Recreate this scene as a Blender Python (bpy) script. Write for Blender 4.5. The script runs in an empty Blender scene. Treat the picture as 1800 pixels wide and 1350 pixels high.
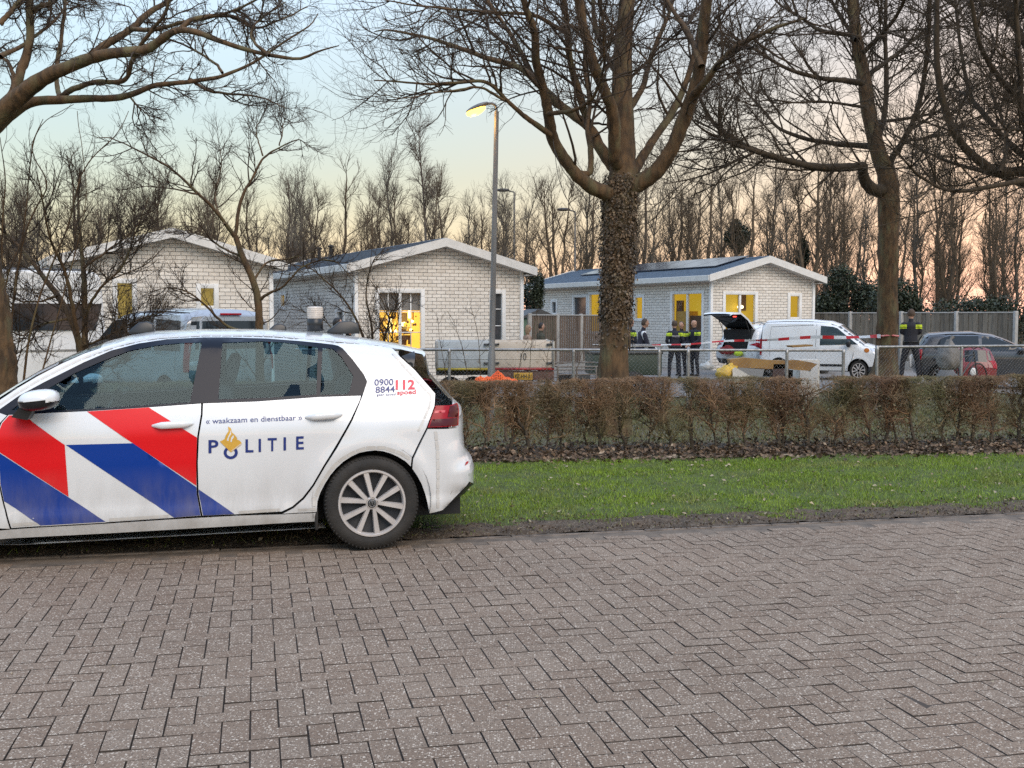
import bpy, bmesh, math, random
import numpy as np
from mathutils import Vector, Matrix
from mathutils.geometry import delaunay_2d_cdt

# ------------------------------------------------------------------ camera, sky, sun, exposure
scene = bpy.context.scene
COL = scene.collection
K = 1.45                                    # depth unit: the lens is 1.45 x a 1350 px focal length
F, HY, CZ = 1350.0 * K, 558.0, 1.55        # focal length and horizon row of the 1800 px wide photograph, eye height (m)
PITCH = math.atan((675 - HY) / F)
cam_d = bpy.data.cameras.new('camera'); cam = bpy.data.objects.new('camera', cam_d); COL.objects.link(cam)
cam_d.sensor_width = 36.0; cam_d.lens = 36.0 * F / 1800; cam_d.clip_end = 2000; cam_d.clip_start = 0.05
cam.location = (0, 0, CZ); cam.rotation_euler = (math.pi / 2 - PITCH, 0, 0)
scene.camera = cam

world = bpy.data.worlds.new('World'); scene.world = world; world.use_nodes = True
wn = world.node_tree; wn.nodes.clear()
w_out = wn.nodes.new('ShaderNodeOutputWorld'); w_bg = wn.nodes.new('ShaderNodeBackground')
sky = wn.nodes.new('ShaderNodeTexSky'); sky.sky_type = 'NISHITA'; sky.sun_disc = False
sky.sun_elevation = math.radians(2.2); sky.sun_rotation = math.radians(35)
sky.air_density = 1.35; sky.dust_density = 1.5; sky.ozone_density = 3.2; sky.altitude = 0
# long-exposure phone rendering of dusk: brightness range of the sky compressed, hue kept
w_bw = wn.nodes.new('ShaderNodeRGBToBW'); w_pow = wn.nodes.new('ShaderNodeMath'); w_pow.operation = 'POWER'; w_pow.inputs[1].default_value = -1.0
w_vm = wn.nodes.new('ShaderNodeVectorMath'); w_vm.operation = 'SCALE'
w_sat = wn.nodes.new('ShaderNodeHueSaturation'); w_sat.inputs['Saturation'].default_value = 0.62; w_sat.inputs['Value'].default_value = 5.0
wn.links.new(sky.outputs[0], w_bw.inputs[0]); wn.links.new(w_bw.outputs[0], w_pow.inputs[0]); wn.links.new(sky.outputs[0], w_vm.inputs[0]); wn.links.new(w_pow.outputs[0], w_vm.inputs['Scale'])
wn.links.new(w_vm.outputs[0], w_sat.inputs['Color']); wn.links.new(w_sat.outputs[0], w_bg.inputs[0]); wn.links.new(w_bg.outputs[0], w_out.inputs[0])
w_bg.inputs[1].default_value = 0.15
sky_fill_d = bpy.data.lights.new('sky_fill', 'SUN'); sky_fill = bpy.data.objects.new('sky_fill', sky_fill_d); COL.objects.link(sky_fill)
sky_fill_d.energy = 2.1; sky_fill_d.angle = math.radians(40); sky_fill_d.color = (1.0, 0.82, 0.63)  # added wide lamp from behind the camera, standing in for skylight, not sunlight
_az, _el = math.radians(150), math.radians(42)
_L = Vector((math.sin(_az) * math.cos(_el), math.cos(_az) * math.cos(_el), math.sin(_el)))
sky_fill.rotation_euler = _L.to_track_quat('Z', 'Y').to_euler(); sky_fill.location = _L * 60
vs = scene.view_settings
vs.view_transform = 'Standard'; vs.look = 'None'; vs.exposure = 0.1; vs.gamma = 1.0; vs.use_curve_mapping = False
scene.render.engine = 'CYCLES'
scene.cycles.max_bounces = 6; scene.cycles.transparent_max_bounces = 12; scene.cycles.diffuse_bounces = 3
scene.cycles.use_denoising = False

# ------------------------------------------------------------------ measuring helpers
cp, sp = math.cos(PITCH), math.sin(PITCH)
def ray(px, py):
    xc = (px - 900) / F; yc = -(py - 675) / F
    return np.array([xc, cp + yc * sp, -sp + yc * cp])
def P(px, py, Y):
    d = ray(px, py); d = d * (Y * K / d[1]); return np.array([d[0], d[1], d[2] + CZ])
def ss(t):
    t = np.clip(t, 0, 1); return t * t * (3 - 2 * t)
def gz(x, y):
    x = np.asarray(x, float); y = np.asarray(y, float)
    y = y / K; h = -0.36 * ss((y - 9.6) / 8.5)
    h = h + 0.30 * np.exp(-((x - 9.4) ** 2 + (y - 19.2) ** 2) / 5.0)
    return h
def G(px, py):
    d = ray(px, py); z = 0.0
    for _ in range(12):
        t = (z - CZ) / d[2]; p = d * t; z = float(gz(p[0], p[1]))
    return np.array([p[0], p[1], z])

# ------------------------------------------------------------------ mesh building
def rot(rx=0, ry=0, rz=0):
    return np.array(Matrix.Rotation(rz, 3, 'Z') @ Matrix.Rotation(ry, 3, 'Y') @ Matrix.Rotation(rx, 3, 'X'))
_boxc = {}
class MB:
    def __init__(s): s.V = []; s.F = []; s.n = 0; s.M = None; s.UV = None
    def add(s, v, f, m=0):
        v = np.asarray(v, float).reshape(-1, 3)
        if s.M is not None: v = v @ s.M[0].T + s.M[1]
        if isinstance(f, np.ndarray):
            s.F.append((f + s.n, m))
        else:
            by = {}
            for q in f: by.setdefault(len(q), []).append(q)
            for q in by.values(): s.F.append((np.array(q) + s.n, m))
        s.V.append(v); s.n += len(v)
    def box(s, c, d, m=0, rz=0, ry=0, rx=0, bev=0):
        key = tuple(round(x, 4) for x in d) + (round(bev, 4),)
        if key not in _boxc:
            bm = bmesh.new(); bmesh.ops.create_cube(bm, size=1.0)
            for v in bm.verts: v.co = Vector((v.co.x * d[0], v.co.y * d[1], v.co.z * d[2]))
            if bev > 0: bmesh.ops.bevel(bm, geom=list(bm.edges), offset=min(bev, min(d) * .45), segments=2, affect='EDGES', profile=.5)
            bm.verts.index_update()
            _boxc[key] = (np.array([v.co[:] for v in bm.verts]), [[v.index for v in f.verts] for f in bm.faces]); bm.free()
        v, f = _boxc[key]
        s.add(v @ rot(rx, ry, rz).T + np.asarray(c, float), f, m)
    def tube(s, pts, r, n=8, m=0, cap=True):
        pts = np.asarray(pts, float); K = len(pts)
        r = np.full(K, r) if np.isscalar(r) else np.asarray(r, float)
        v, f = tubes(pts[None], r[None], n); s.add(v, f, m)
        if cap:
            s.add(v[:n], [list(range(n))[::-1]], m); s.add(v[-n:], [list(range(n))], m)
    def lathe(s, prof, c, axis='z', n=24, m=0, arc=(0, 2 * math.pi)):
        prof = np.asarray(prof, float); full = abs(arc[1] - arc[0] - 2 * math.pi) < 1e-6
        A = np.linspace(arc[0], arc[1], n, endpoint=not full); K = len(prof)
        v = np.zeros((n, K, 3))
        v[:, :, 0] = np.cos(A)[:, None] * prof[:, 0]; v[:, :, 1] = np.sin(A)[:, None] * prof[:, 0]; v[:, :, 2] = prof[:, 1]
        if axis == 'y': v = np.stack([v[..., 0], v[..., 2], -v[..., 1]], -1)
        if axis == 'x': v = np.stack([v[..., 2], v[..., 0], v[..., 1]], -1)
        f = []
        for i in range(n if full else n - 1):
            j = (i + 1) % n
            for k in range(K - 1): f.append((i * K + k, j * K + k, j * K + k + 1, i * K + k + 1))
        s.add(v.reshape(-1, 3) + np.asarray(c, float), np.array(f), m)
    def ball(s, c, r, m=0, n=14, k=8, R=None):
        r = np.full(3, r) if np.isscalar(r) else np.asarray(r, float)
        th = np.linspace(0, math.pi, k + 1)
        v = np.array([[math.sin(t) * math.cos(a), math.sin(t) * math.sin(a), math.cos(t)] for t in th for a in np.linspace(0, 2 * math.pi, n, endpoint=False)])
        f = np.array([(i * n + j, (i + 1) * n + j, (i + 1) * n + (j + 1) % n, i * n + (j + 1) % n) for i in range(k) for j in range(n)])
        v = v * r
        if R is not None: v = v @ R.T
        s.add(v + np.asarray(c, float), f, m)
    def prism(s, poly, o, u, v, t, m=0):
        """polygon (a,b) in the plane o + a*u + b*v, extruded along u x v by t"""
        o, u, v = (np.asarray(q, float) for q in (o, u, v)); w = np.cross(u, v); n = len(poly)
        a = np.array([o + p[0] * u + p[1] * v for p in poly]); b = a + w * t
        s.add(np.vstack([a, b]), [list(range(n))[::-1], [n + i for i in range(n)]] + [[i, (i + 1) % n, n + (i + 1) % n, n + i] for i in range(n)], m)
    def build(s, name, mats, parent=None, smooth=True, angle=None):
        me = bpy.data.meshes.new(name)
        V = np.vstack(s.V) if s.V else np.zeros((0, 3))
        me.vertices.add(len(V)); me.vertices.foreach_set('co', V.astype(np.float32).ravel())
        tot = [len(f) for f, _ in s.F]; sizes = np.concatenate([np.full(len(f), f.shape[1]) for f, _ in s.F])
        loops = np.concatenate([f.ravel() for f, _ in s.F]); mi = np.concatenate([np.full(len(f), m) for f, m in s.F])
        me.loops.add(len(loops)); me.loops.foreach_set('vertex_index', loops.astype(np.int32))
        me.polygons.add(len(sizes))
        st = np.zeros(len(sizes), np.int32); st[1:] = np.cumsum(sizes)[:-1]
        me.polygons.foreach_set('loop_start', st); me.polygons.foreach_set('loop_total', sizes.astype(np.int32))
        for mt in (mats if isinstance(mats, (list, tuple)) else [mats]): me.materials.append(mt)
        me.polygons.foreach_set('material_index', mi.astype(np.int32))
        me.polygons.foreach_set('use_smooth', np.full(len(sizes), bool(smooth)))
        if s.UV is not None:
            uv = me.uv_layers.new(name='UVMap'); U = np.vstack(s.UV)[loops]
            uv.data.foreach_set('uv', U.astype(np.float32).ravel())
        me.update(calc_edges=True); me.validate()
        if smooth and angle is not None: me.set_sharp_from_angle(angle=math.radians(angle))
        o = bpy.data.objects.new(name, me); COL.objects.link(o)
        if parent is not None: o.parent = parent
        return o

def tubes(Pt, R, S, seed=0):
    """Pt (N,K,3), R (N,K): N tubes of K rings with S sides"""
    N, K, _ = Pt.shape
    T = np.empty_like(Pt); T[:, 1:-1] = Pt[:, 2:] - Pt[:, :-2]; T[:, 0] = Pt[:, 1] - Pt[:, 0]; T[:, -1] = Pt[:, -1] - Pt[:, -2]
    T /= np.linalg.norm(T, axis=2, keepdims=True) + 1e-12
    mean = T.mean(1); ref = np.zeros((N, 3)); ref[np.arange(N), np.argmin(np.abs(mean), 1)] = 1
    U = np.cross(T, ref[:, None, :]); U /= np.linalg.norm(U, axis=2, keepdims=True) + 1e-12
    W = np.cross(T, U)
    a = np.arange(S) * 2 * math.pi / S
    ring = Pt[:, :, None, :] + R[:, :, None, None] * (np.cos(a)[None, None, :, None] * U[:, :, None, :] + np.sin(a)[None, None, :, None] * W[:, :, None, :])
    b = (np.arange(N) * K * S)[:, None, None]; k = (np.arange(K - 1) * S)[None, :, None]; j = np.arange(S)[None, None, :]; j2 = (j + 1) % S
    f = np.stack([b + k + j, b + k + j2, b + k + S + j2, b + k + S + j], -1).reshape(-1, 4)
    return ring.reshape(-1, 3), f

def spline(pts, K):
    """Catmull-Rom through pts (rows of any width), K samples"""
    p = np.asarray(pts, float); n = len(p)
    if n == 2: return p[0] + (p[1] - p[0]) * np.linspace(0, 1, K)[:, None]
    seg = np.linalg.norm(np.diff(p[:, :3], axis=0), axis=1); cum = np.concatenate([[0], np.cumsum(seg)]); q = np.vstack([2 * p[0] - p[1], p, 2 * p[-1] - p[-2]])
    out = []
    for d in np.linspace(0, cum[-1], K):
        i = min(np.searchsorted(cum, d, 'right') - 1, n - 2); t = (d - cum[i]) / max(seg[i], 1e-9)
        a, b, c, e = q[i], q[i + 1], q[i + 2], q[i + 3]
        out.append(.5 * (2 * b + (c - a) * t + (2 * a - 5 * b + 4 * c - e) * t * t + (3 * b - a - 3 * c + e) * t ** 3))
    return np.array(out)

def thing(name, label, cat, loc=(0, 0, 0), rz=0, group=None, kind=None):
    o = bpy.data.objects.new(name, None); COL.objects.link(o); o.empty_display_size = .2
    o.location = tuple(float(c) for c in loc); o.rotation_euler = (0, 0, rz); return tag(o, label, cat, group, kind)
def tag(o, label=None, cat=None, group=None, kind=None):
    if label: o['label'] = label
    if cat: o['category'] = cat
    if group: o['group'] = group
    if kind: o['kind'] = kind
    return o
def struct(o): o['kind'] = 'structure'; return o
def dup(root, loc, rz, label=None, scale=None):
    r = root.copy(); COL.objects.link(r); r.location = tuple(float(c) for c in loc); r.rotation_euler = (0, 0, rz)
    if label: r['label'] = label
    if scale: r.scale = scale
    for ch in list(root.children):
        c = ch.copy(); COL.objects.link(c); c.parent = r
        for g in ch.children:
            d = g.copy(); COL.objects.link(d); d.parent = c
    return r

# ------------------------------------------------------------------ materials
def mat(name, c1, c2=None, scale=6., rough=.6, metal=0., bump=0., bscale=40., island=0., coat=0., spec=None, detail=5., lo=.35, hi=.65, c3=None, s3=40., t3=(.6, .7), stretch=None):
    m = bpy.data.materials.new(name); m.use_nodes = True; nt = m.node_tree; N, L = nt.nodes, nt.links
    b = N['Principled BSDF']; b.inputs['Roughness'].default_value = rough; b.inputs['Metallic'].default_value = metal
    b.inputs['Base Color'].default_value = (*c1, 1)
    if coat: b.inputs['Coat Weight'].default_value = coat; b.inputs['Coat Roughness'].default_value = .06
    if spec is not None: b.inputs['Specular IOR Level'].default_value = spec
    tc = N.new('ShaderNodeTexCoord'); co = tc.outputs['Object']
    if stretch:
        mp = N.new('ShaderNodeMapping'); mp.inputs['Scale'].default_value = stretch; L.new(co, mp.inputs[0]); co = mp.outputs[0]
    def noise(sc, det=detail):
        n = N.new('ShaderNodeTexNoise'); n.inputs['Scale'].default_value = sc; n.inputs['Detail'].default_value = det; L.new(co, n.inputs['Vector']); return n.outputs['Fac']
    def rng(x, a, c):
        r = N.new('ShaderNodeMapRange'); r.inputs[1].default_value = a; r.inputs[2].default_value = c; L.new(x, r.inputs[0]); return r.outputs[0]
    def mix(f, a, c):
        x = N.new('ShaderNodeMix'); x.data_type = 'RGBA'; L.new(f, x.inputs[0])
        for k, q in ((6, a), (7, c)):
            if isinstance(q, tuple): x.inputs[k].default_value = (*q, 1)
            else: L.new(q, x.inputs[k])
        return x.outputs[2]
    col = None
    if c2 is not None: col = mix(rng(noise(scale), lo, hi), tuple(c1), tuple(c2))
    if c3 is not None: col = mix(rng(noise(s3, 3), *t3), col if col is not None else tuple(c1), tuple(c3))
    if island:
        g = N.new('ShaderNodeNewGeometry'); h = N.new('ShaderNodeHueSaturation')
        L.new(rng_out(N, L, g.outputs['Random Per Island'], 1 - island, 1 + island), h.inputs['Value'])
        if col is not None: L.new(col, h.inputs['Color'])
        else: h.inputs['Color'].default_value = (*c1, 1)
        col = h.outputs[0]
    if col is not None: L.new(col, b.inputs['Base Color'])
    if bump:
        bp = N.new('ShaderNodeBump'); bp.inputs['Strength'].default_value = bump; bp.inputs['Distance'].default_value = .02
        L.new(noise(bscale, 6), bp.inputs['Height']); L.new(bp.outputs[0], b.inputs['Normal'])
    return m
def rng_out(N, L, x, a, c):
    r = N.new('ShaderNodeMapRange'); r.inputs[3].default_value = a; r.inputs[4].default_value = c; L.new(x, r.inputs[0]); return r.outputs[0]
def glow(name, col, st):
    m = bpy.data.materials.new(name); m.use_nodes = True; b = m.node_tree.nodes['Principled BSDF']
    b.inputs['Base Color'].default_value = (*[c * .6 for c in col], 1); b.inputs['Emission Color'].default_value = (*col, 1); b.inputs['Emission Strength'].default_value = st
    return m
def glass(name, tint, refl=.05, clear=.5, gl=(.9, .95, 1)):
    """thin sheet glass: tinted see-through plus a fresnel mirror"""
    m = bpy.data.materials.new(name); m.use_nodes = True; nt = m.node_tree; N, L = nt.nodes, nt.links; N.clear()
    o = N.new('ShaderNodeOutputMaterial'); t = N.new('ShaderNodeBsdfTransparent'); t.inputs[0].default_value = (*[c * clear for c in tint], 1)
    g = N.new('ShaderNodeBsdfGlossy'); g.inputs['Roughness'].default_value = .02; g.inputs[0].default_value = (*gl, 1)
    ge = N.new('ShaderNodeNewGeometry'); dt = N.new('ShaderNodeVectorMath'); dt.operation = 'DOT_PRODUCT'; L.new(ge.outputs['Normal'], dt.inputs[0]); L.new(ge.outputs['Incoming'], dt.inputs[1])
    ab = N.new('ShaderNodeMath'); ab.operation = 'ABSOLUTE'; L.new(dt.outputs['Value'], ab.inputs[0]); om = N.new('ShaderNodeMath'); om.operation = 'SUBTRACT'; om.inputs[0].default_value = 1; L.new(ab.outputs[0], om.inputs[1])
    pw = N.new('ShaderNodeMath'); pw.operation = 'POWER'; pw.inputs[1].default_value = 5; L.new(om.outputs[0], pw.inputs[0]); fr = N.new('ShaderNodeMath'); fr.operation = 'MULTIPLY_ADD'; fr.inputs[1].default_value = .95; fr.inputs[2].default_value = .045; L.new(pw.outputs[0], fr.inputs[0])
    ad = N.new('ShaderNodeMath'); ad.operation = 'ADD'; ad.inputs[1].default_value = refl; L.new(fr.outputs[0], ad.inputs[0])
    x = N.new('ShaderNodeMixShader'); L.new(ad.outputs[0], x.inputs[0]); L.new(t.outputs[0], x.inputs[1]); L.new(g.outputs[0], x.inputs[2]); L.new(x.outputs[0], o.inputs[0])
    return m

M = dict(
    white_trim=mat('white_trim', (.74, .73, .71), (.66, .65, .62), 3, .5, bump=.05),
    dark_metal=mat('dark_metal', (.06, .06, .06), rough=.5, metal=.3),
    steel=mat('steel', (.36, .36, .35), (.24, .23, .22), 14, .45, .7, bump=.1),
    rubber=mat('rubber', (.016, .0145, .013), (.03, .026, .022), 9, .8, bump=.2, bscale=90),
    black=mat('black_plastic', (.012, .013, .015), rough=.35),
    matt_black=mat('matt_black', (.018, .018, .019), rough=.8),
    car_white=mat('car_white', (.80, .81, .81), (.74, .74, .73), 2.5, .28, coat=.6),
    dark_glass=mat('dark_glass', (.02, .025, .03), rough=.05, spec=.45),
    bark=mat('bark', (.125, .072, .032), (.048, .029, .014), 14, .9, bump=.9, bscale=26, c3=(.13, .115, .055), s3=5, t3=(.5, .75), stretch=(1, 1, .35)),
    twig=mat('twig', (.034, .021, .012), (.06, .038, .020), 3, .9),
    dark_bark=mat('dark_bark', (.034, .023, .013), (.062, .043, .023), 9, .9, bump=.5, bscale=30, stretch=(1, 1, .3)),
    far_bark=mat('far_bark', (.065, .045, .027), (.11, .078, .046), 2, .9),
    wood=mat('brown_fence_wood', (.16, .11, .075), (.10, .07, .05), 5, .8, bump=.3, island=.25, stretch=(6, 6, .6)),
    wood_grey=mat('grey_fence_wood', (.17, .15, .12), (.11, .095, .075), 5, .8, bump=.3, island=.22, stretch=(6, 6, .6)),
    concrete=mat('concrete', (.36, .35, .33), (.28, .27, .25), 9, .8, bump=.2),
)
# ------------------------------------------------------------------ ground, road, verge
RNG = np.random.default_rng(7); random.seed(7)
RA = math.radians(12.9); RU = np.array([math.cos(RA), math.sin(RA)]); RV = np.array([-math.sin(RA), math.cos(RA)]); R0 = np.array([0, 7.80])
def uv2xy(u, v): return R0[0] + u * RU[0] + v * RV[0], R0[1] + u * RU[1] + v * RV[1]
def sheet(name, xs, ys, zf, m, mapf=None):
    X, Y = np.meshgrid(np.asarray(xs, float), np.asarray(ys, float), indexing='ij')
    if mapf: X, Y = mapf(X, Y)
    Z = zf(X, Y); nx, ny = X.shape
    i = np.arange(nx - 1)[:, None]; j = np.arange(ny - 1)[None]
    f = np.stack([i * ny + j, (i + 1) * ny + j, (i + 1) * ny + j + 1, i * ny + j + 1], -1).reshape(-1, 4)
    mb = MB(); mb.add(np.stack([X, Y, Z], -1).reshape(-1, 3), f); return mb.build(name, m)
def hnoise(x, y, s, seed=0):
    r = np.random.default_rng(seed); h = 0
    for k in range(6):
        a, b, c = r.uniform(-1, 1, 3); h = h + np.sin((x * a + y * b) * s * (1 + .35 * k) + c * 9)
    return h / 6
m_ground = mat('rough_grass_soil', (.075, .082, .026), (.10, .085, .05), 1.3, .95, bump=.6, bscale=14, c3=(.06, .045, .03), s3=5, t3=(.52, .7))
m_lawn = mat('lawn_soil', (.075, .105, .012), (.05, .065, .014), 7, .95, bump=.5, bscale=60)
m_dirt = mat('bare_soil', (.10, .068, .043), (.05, .035, .023), 9, .95, bump=1., bscale=45, c3=(.19, .155, .11), s3=55, t3=(.58, .66))
m_yard = mat('grey_yard_paving', (.21, .195, .18), (.155, .145, .135), 1.2, .85, bump=.2)
m_kerb = mat('sandy_kerb_concrete', (.20, .155, .12), (.085, .065, .048), 7, .9, bump=.6, bscale=60)
m_joint = mat('sand_joint', (.055, .041, .031), (.033, .025, .019), 3, .95)
xs = np.concatenate([np.linspace(-400, -40, 10), np.linspace(-36, 36, 74), np.linspace(40, 400, 10)])
ys = np.concatenate([np.linspace(-60, 4, 12), np.linspace(5, 46, 70), np.linspace(49, 90, 12), np.linspace(110, 900, 9)])
struct(sheet('ground', xs, ys, lambda x, y: gz(x, y) - .03, m_ground))
struct(sheet('yard', np.linspace(-34, 30, 66), np.linspace(18.4 * K, 44 * K, 50), lambda x, y: gz(x, y) + .004, m_yard))
struct(sheet('lawn', np.linspace(-16, 16, 80), np.linspace(.38, 4.0, 40), lambda x, y: .014 + .012 * hnoise(x, y, 3.1, 4), m_lawn, uv2xy))
def dirtz(x, y):
    v = (x - R0[0]) * RV[0] + (y - R0[1]) * RV[1]
    return .002 + .018 * ss((v - .06) / .16) + .018 * hnoise(x, y, 14, 2) * ss(v / .1) + .014 * hnoise(x, y, 33, 3) * ss(v / .1) - .03 * ss((v - .42) / .2)
struct(sheet('dirt_strip', np.linspace(-14, 14, 500), np.linspace(.06, .75, 24), dirtz, m_dirt, uv2xy))
def litterz(x, y): return .02 + .02 * hnoise(x, y, 11, 6)
HA = math.radians(7.8); HU = np.array([math.cos(HA), math.sin(HA)]); HV = np.array([-math.sin(HA), math.cos(HA)]); H0 = np.array([0, 12.42])
def hd(a, b): return H0[0] + a * HU[0] + b * HV[0], H0[1] + a * HU[1] + b * HV[1]
struct(sheet('soil_bed', np.linspace(-14, 12, 160), np.linspace(-.58, .75, 16), litterz, m_dirt, hd))
# kerb: flush concrete edging stones one metre long
kb = MB()
for k in range(-14, 14):
    x, y = uv2xy(k + .5, .03); kb.box((x, y, -.052 + random.uniform(-.004, .003)), (.994, .05, .11), rz=RA + random.uniform(-.002, .002), bev=.008)
struct(kb.build('kerb', m_kerb))
# road: every clinker a bevelled block laid in herringbone
nt_m = bpy.data.materials.new('grey_clinker'); nt_m.use_nodes = True
def clinker():
    nt = nt_m.node_tree; N, L = nt.nodes, nt.links; b = N['Principled BSDF']; b.inputs['Roughness'].default_value = .85; b.inputs['Specular IOR Level'].default_value = .25
    tc = N.new('ShaderNodeTexCoord'); g = N.new('ShaderNodeNewGeometry')
    cr = N.new('ShaderNodeValToRGB'); e = cr.color_ramp.elements
    e[0].color = (.184, .130, .092, 1); e[1].color = (.210, .156, .114, 1); e.new(.5).color = (.196, .142, .102, 1)
    L.new(g.outputs['Random Per Island'], cr.inputs[0])
    big = N.new('ShaderNodeTexNoise'); big.inputs['Scale'].default_value = .8; big.inputs['Detail'].default_value = 4; L.new(tc.outputs['Object'], big.inputs[0])
    hv = N.new('ShaderNodeHueSaturation'); L.new(rng_out(N, L, big.outputs[0], .70, 1.30), hv.inputs['Value']); L.new(cr.outputs[0], hv.inputs['Color'])
    fine = N.new('ShaderNodeTexNoise'); fine.inputs['Scale'].default_value = 120; fine.inputs['Detail'].default_value = 4; L.new(tc.outputs['Object'], fine.inputs[0])
    hv2 = N.new('ShaderNodeHueSaturation'); L.new(rng_out(N, L, fine.outputs[0], .45, 1.55), hv2.inputs['Value']); L.new(hv.outputs[0], hv2.inputs['Color'])
    col = hv2.outputs[0]
    for sc, th, c in ((125, .36, (.43, .36, .285)), (78, .19, (.50, .42, .335)), (120, .18, (.06, .045, .035))):
        vo = N.new('ShaderNodeTexVoronoi'); vo.inputs['Scale'].default_value = sc; L.new(tc.outputs['Object'], vo.inputs[0])
        cm = N.new('ShaderNodeSeparateColor'); L.new(vo.outputs['Color'], cm.inputs[0])
        lt = N.new('ShaderNodeMath'); lt.operation = 'LESS_THAN'; lt.inputs[1].default_value = th; L.new(cm.outputs[0], lt.inputs[0])
        ds = N.new('ShaderNodeMath'); ds.operation = 'LESS_THAN'; ds.inputs[1].default_value = .36; L.new(vo.outputs['Distance'], ds.inputs[0])
        mu = N.new('ShaderNodeMath'); mu.operation = 'MULTIPLY'; L.new(lt.outputs[0], mu.inputs[0]); L.new(ds.outputs[0], mu.inputs[1])
        x = N.new('ShaderNodeMix'); x.data_type = 'RGBA'; x.inputs[7].default_value = (*c, 1); L.new(mu.outputs[0], x.inputs[0]); L.new(col, x.inputs[6]); col = x.outputs[2]
    L.new(col, b.inputs['Base Color'])
    bp = N.new('ShaderNodeBump'); bp.inputs['Strength'].default_value = .8; bp.inputs['Distance'].default_value = .004; L.new(fine.outputs[0], bp.inputs['Height']); L.new(bp.outputs[0], b.inputs['Normal'])
clinker()
def herringbone():
    W = .105; out = []
    I, J = np.meshgrid(np.arange(-150, 150), np.arange(-104, -1), indexing='ij'); mm = (I - J) % 4
    for sel, w, h in ((mm == 0, 2, 1), (mm == 3, 1, 2)):
        i = I[sel].astype(float); j = J[sel].astype(float); keep = (j + h <= -.5); i, j = i[keep], j[keep]
        out.append(np.stack([(i + w / 2) * W, (j + h / 2) * W, np.full(len(i), w * W / 2), np.full(len(i), h * W / 2)], 1))
    B = np.vstack(out); n = len(B); gap = .0021; bev = .0013
    cu = B[:, 0] + RNG.normal(0, .0006, n); cv = B[:, 1] - .02 + RNG.normal(0, .0006, n); an = RNG.normal(0, .0035, n)
    V = np.zeros((n, 8, 3)); sg = np.array([(-1, -1), (1, -1), (1, 1), (-1, 1)])
    tx, ty, z0 = RNG.normal(0, .007, n), RNG.normal(0, .007, n), RNG.normal(0, .0008, n)
    z0 = z0 + .006 * hnoise(cu, cv, 1.3, 9)
    for k in range(8):
        s = sg[k % 4]; ins = gap if k < 4 else gap + bev
        a = s[0] * (B[:, 2] - ins); b = s[1] * (B[:, 3] - ins)
        u = cu + a * np.cos(an) - b * np.sin(an); v = cv + a * np.sin(an) + b * np.cos(an)
        V[:, k, 0], V[:, k, 1] = uv2xy(u, v); V[:, k, 2] = (z0 - .009 if k < 4 else z0) + tx * a + ty * b
    q = np.array([(4, 5, 6, 7), (0, 1, 5, 4), (1, 2, 6, 5), (2, 3, 7, 6), (3, 0, 4, 7)])
    f = (np.arange(n)[:, None, None] * 8 + q[None]).reshape(-1, 4)
    mb = MB(); mb.add(V.reshape(-1, 3), f); mb.F = [(f.reshape(n, 5, 4)[:, 0], 0), (f.reshape(n, 5, 4)[:, 1:].reshape(-1, 4), 1)]; return mb.build('road', [nt_m, m_joint], smooth=False)
struct(herringbone())
struct(sheet('road_bed', np.linspace(-40, 40, 30), np.linspace(-16, .02, 10), lambda x, y: 0 * x - .0075, m_joint, uv2xy))

struct(sheet('sand_edge', np.linspace(-14, 14, 300), np.linspace(-.24, .012, 10), lambda x, y: -.0042 + .0022 * hnoise(x, y, 19, 31), mat('edge_sand', (.175, .135, .10), (.10, .078, .06), 8, .95, bump=.5, bscale=80), uv2xy))

# ------------------------------------------------------------------ grass, leaves
def blades(name, x, y, z, h, w, m, lean=.5):
    n = len(x); a = RNG.uniform(0, 2 * math.pi, n); d = np.stack([np.cos(a), np.sin(a)], 1); la = RNG.uniform(0, 2 * math.pi, n); ll = h * RNG.uniform(.1, lean, n)
    V = np.zeros((n, 3, 3)); V[:, 0, :2] = np.stack([x, y], 1) - d * w[:, None]; V[:, 1, :2] = np.stack([x, y], 1) + d * w[:, None]
    V[:, 2, 0] = x + np.cos(la) * ll; V[:, 2, 1] = y + np.sin(la) * ll; V[:, :2, 2] = z[:, None]; V[:, 2, 2] = z + h
    mb = MB(); mb.add(V.reshape(-1, 3), np.arange(3 * n).reshape(n, 3)); o = mb.build(name, m, smooth=False); o['kind'] = 'stuff'; return o
m_grass = mat('grass_blade', (.185, .265, .012), (.105, .17, .009), 1.6, .6, island=.45, c3=(.22, .23, .05), s3=1.6, t3=(.52, .72))
m_dry = mat('dry_grass', (.24, .20, .09), (.15, .14, .05), 3, .8, island=.35)
n = 230000; u = RNG.uniform(-5, 9, n); v = RNG.uniform(.08, 4.3, n)
edge = .30 + .26 * hnoise(u, u * 0, 3.0, 11) + .10 * hnoise(u, u * 0, 11.0, 13) - .22 * ss((u - 3.2) / 2.0) + .2 * ss((.2 - u) / .8)
x, y = uv2xy(u, v); bb = (x - H0[0]) * HV[0] + (y - H0[1]) * HV[1]
dens = np.clip((v - edge) / .14, .03, 1) * np.clip((-.56 - bb + .18 * hnoise(u, v, 4, 5)) / .2, .0, 1); dens *= np.clip(.8 + .8 * hnoise(u, v, 5.5, 8), .25, 1)
k = RNG.uniform(0, 1, n) < dens; x, y = x[k], y[k]; n = len(x)
tuft = 1 + .55 * hnoise(x, y, 6, 21)
blades('lawn_grass', x, y, np.full(n, .012), RNG.uniform(.013, .036, n) * tuft, RNG.uniform(.0022, .0042, n), m_grass, .9)
n = 9000; u = RNG.uniform(-5.5, 9.5, n); v = RNG.uniform(.1, 3.9, n) ** 1.1; x, y = uv2xy(u, v)
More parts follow.
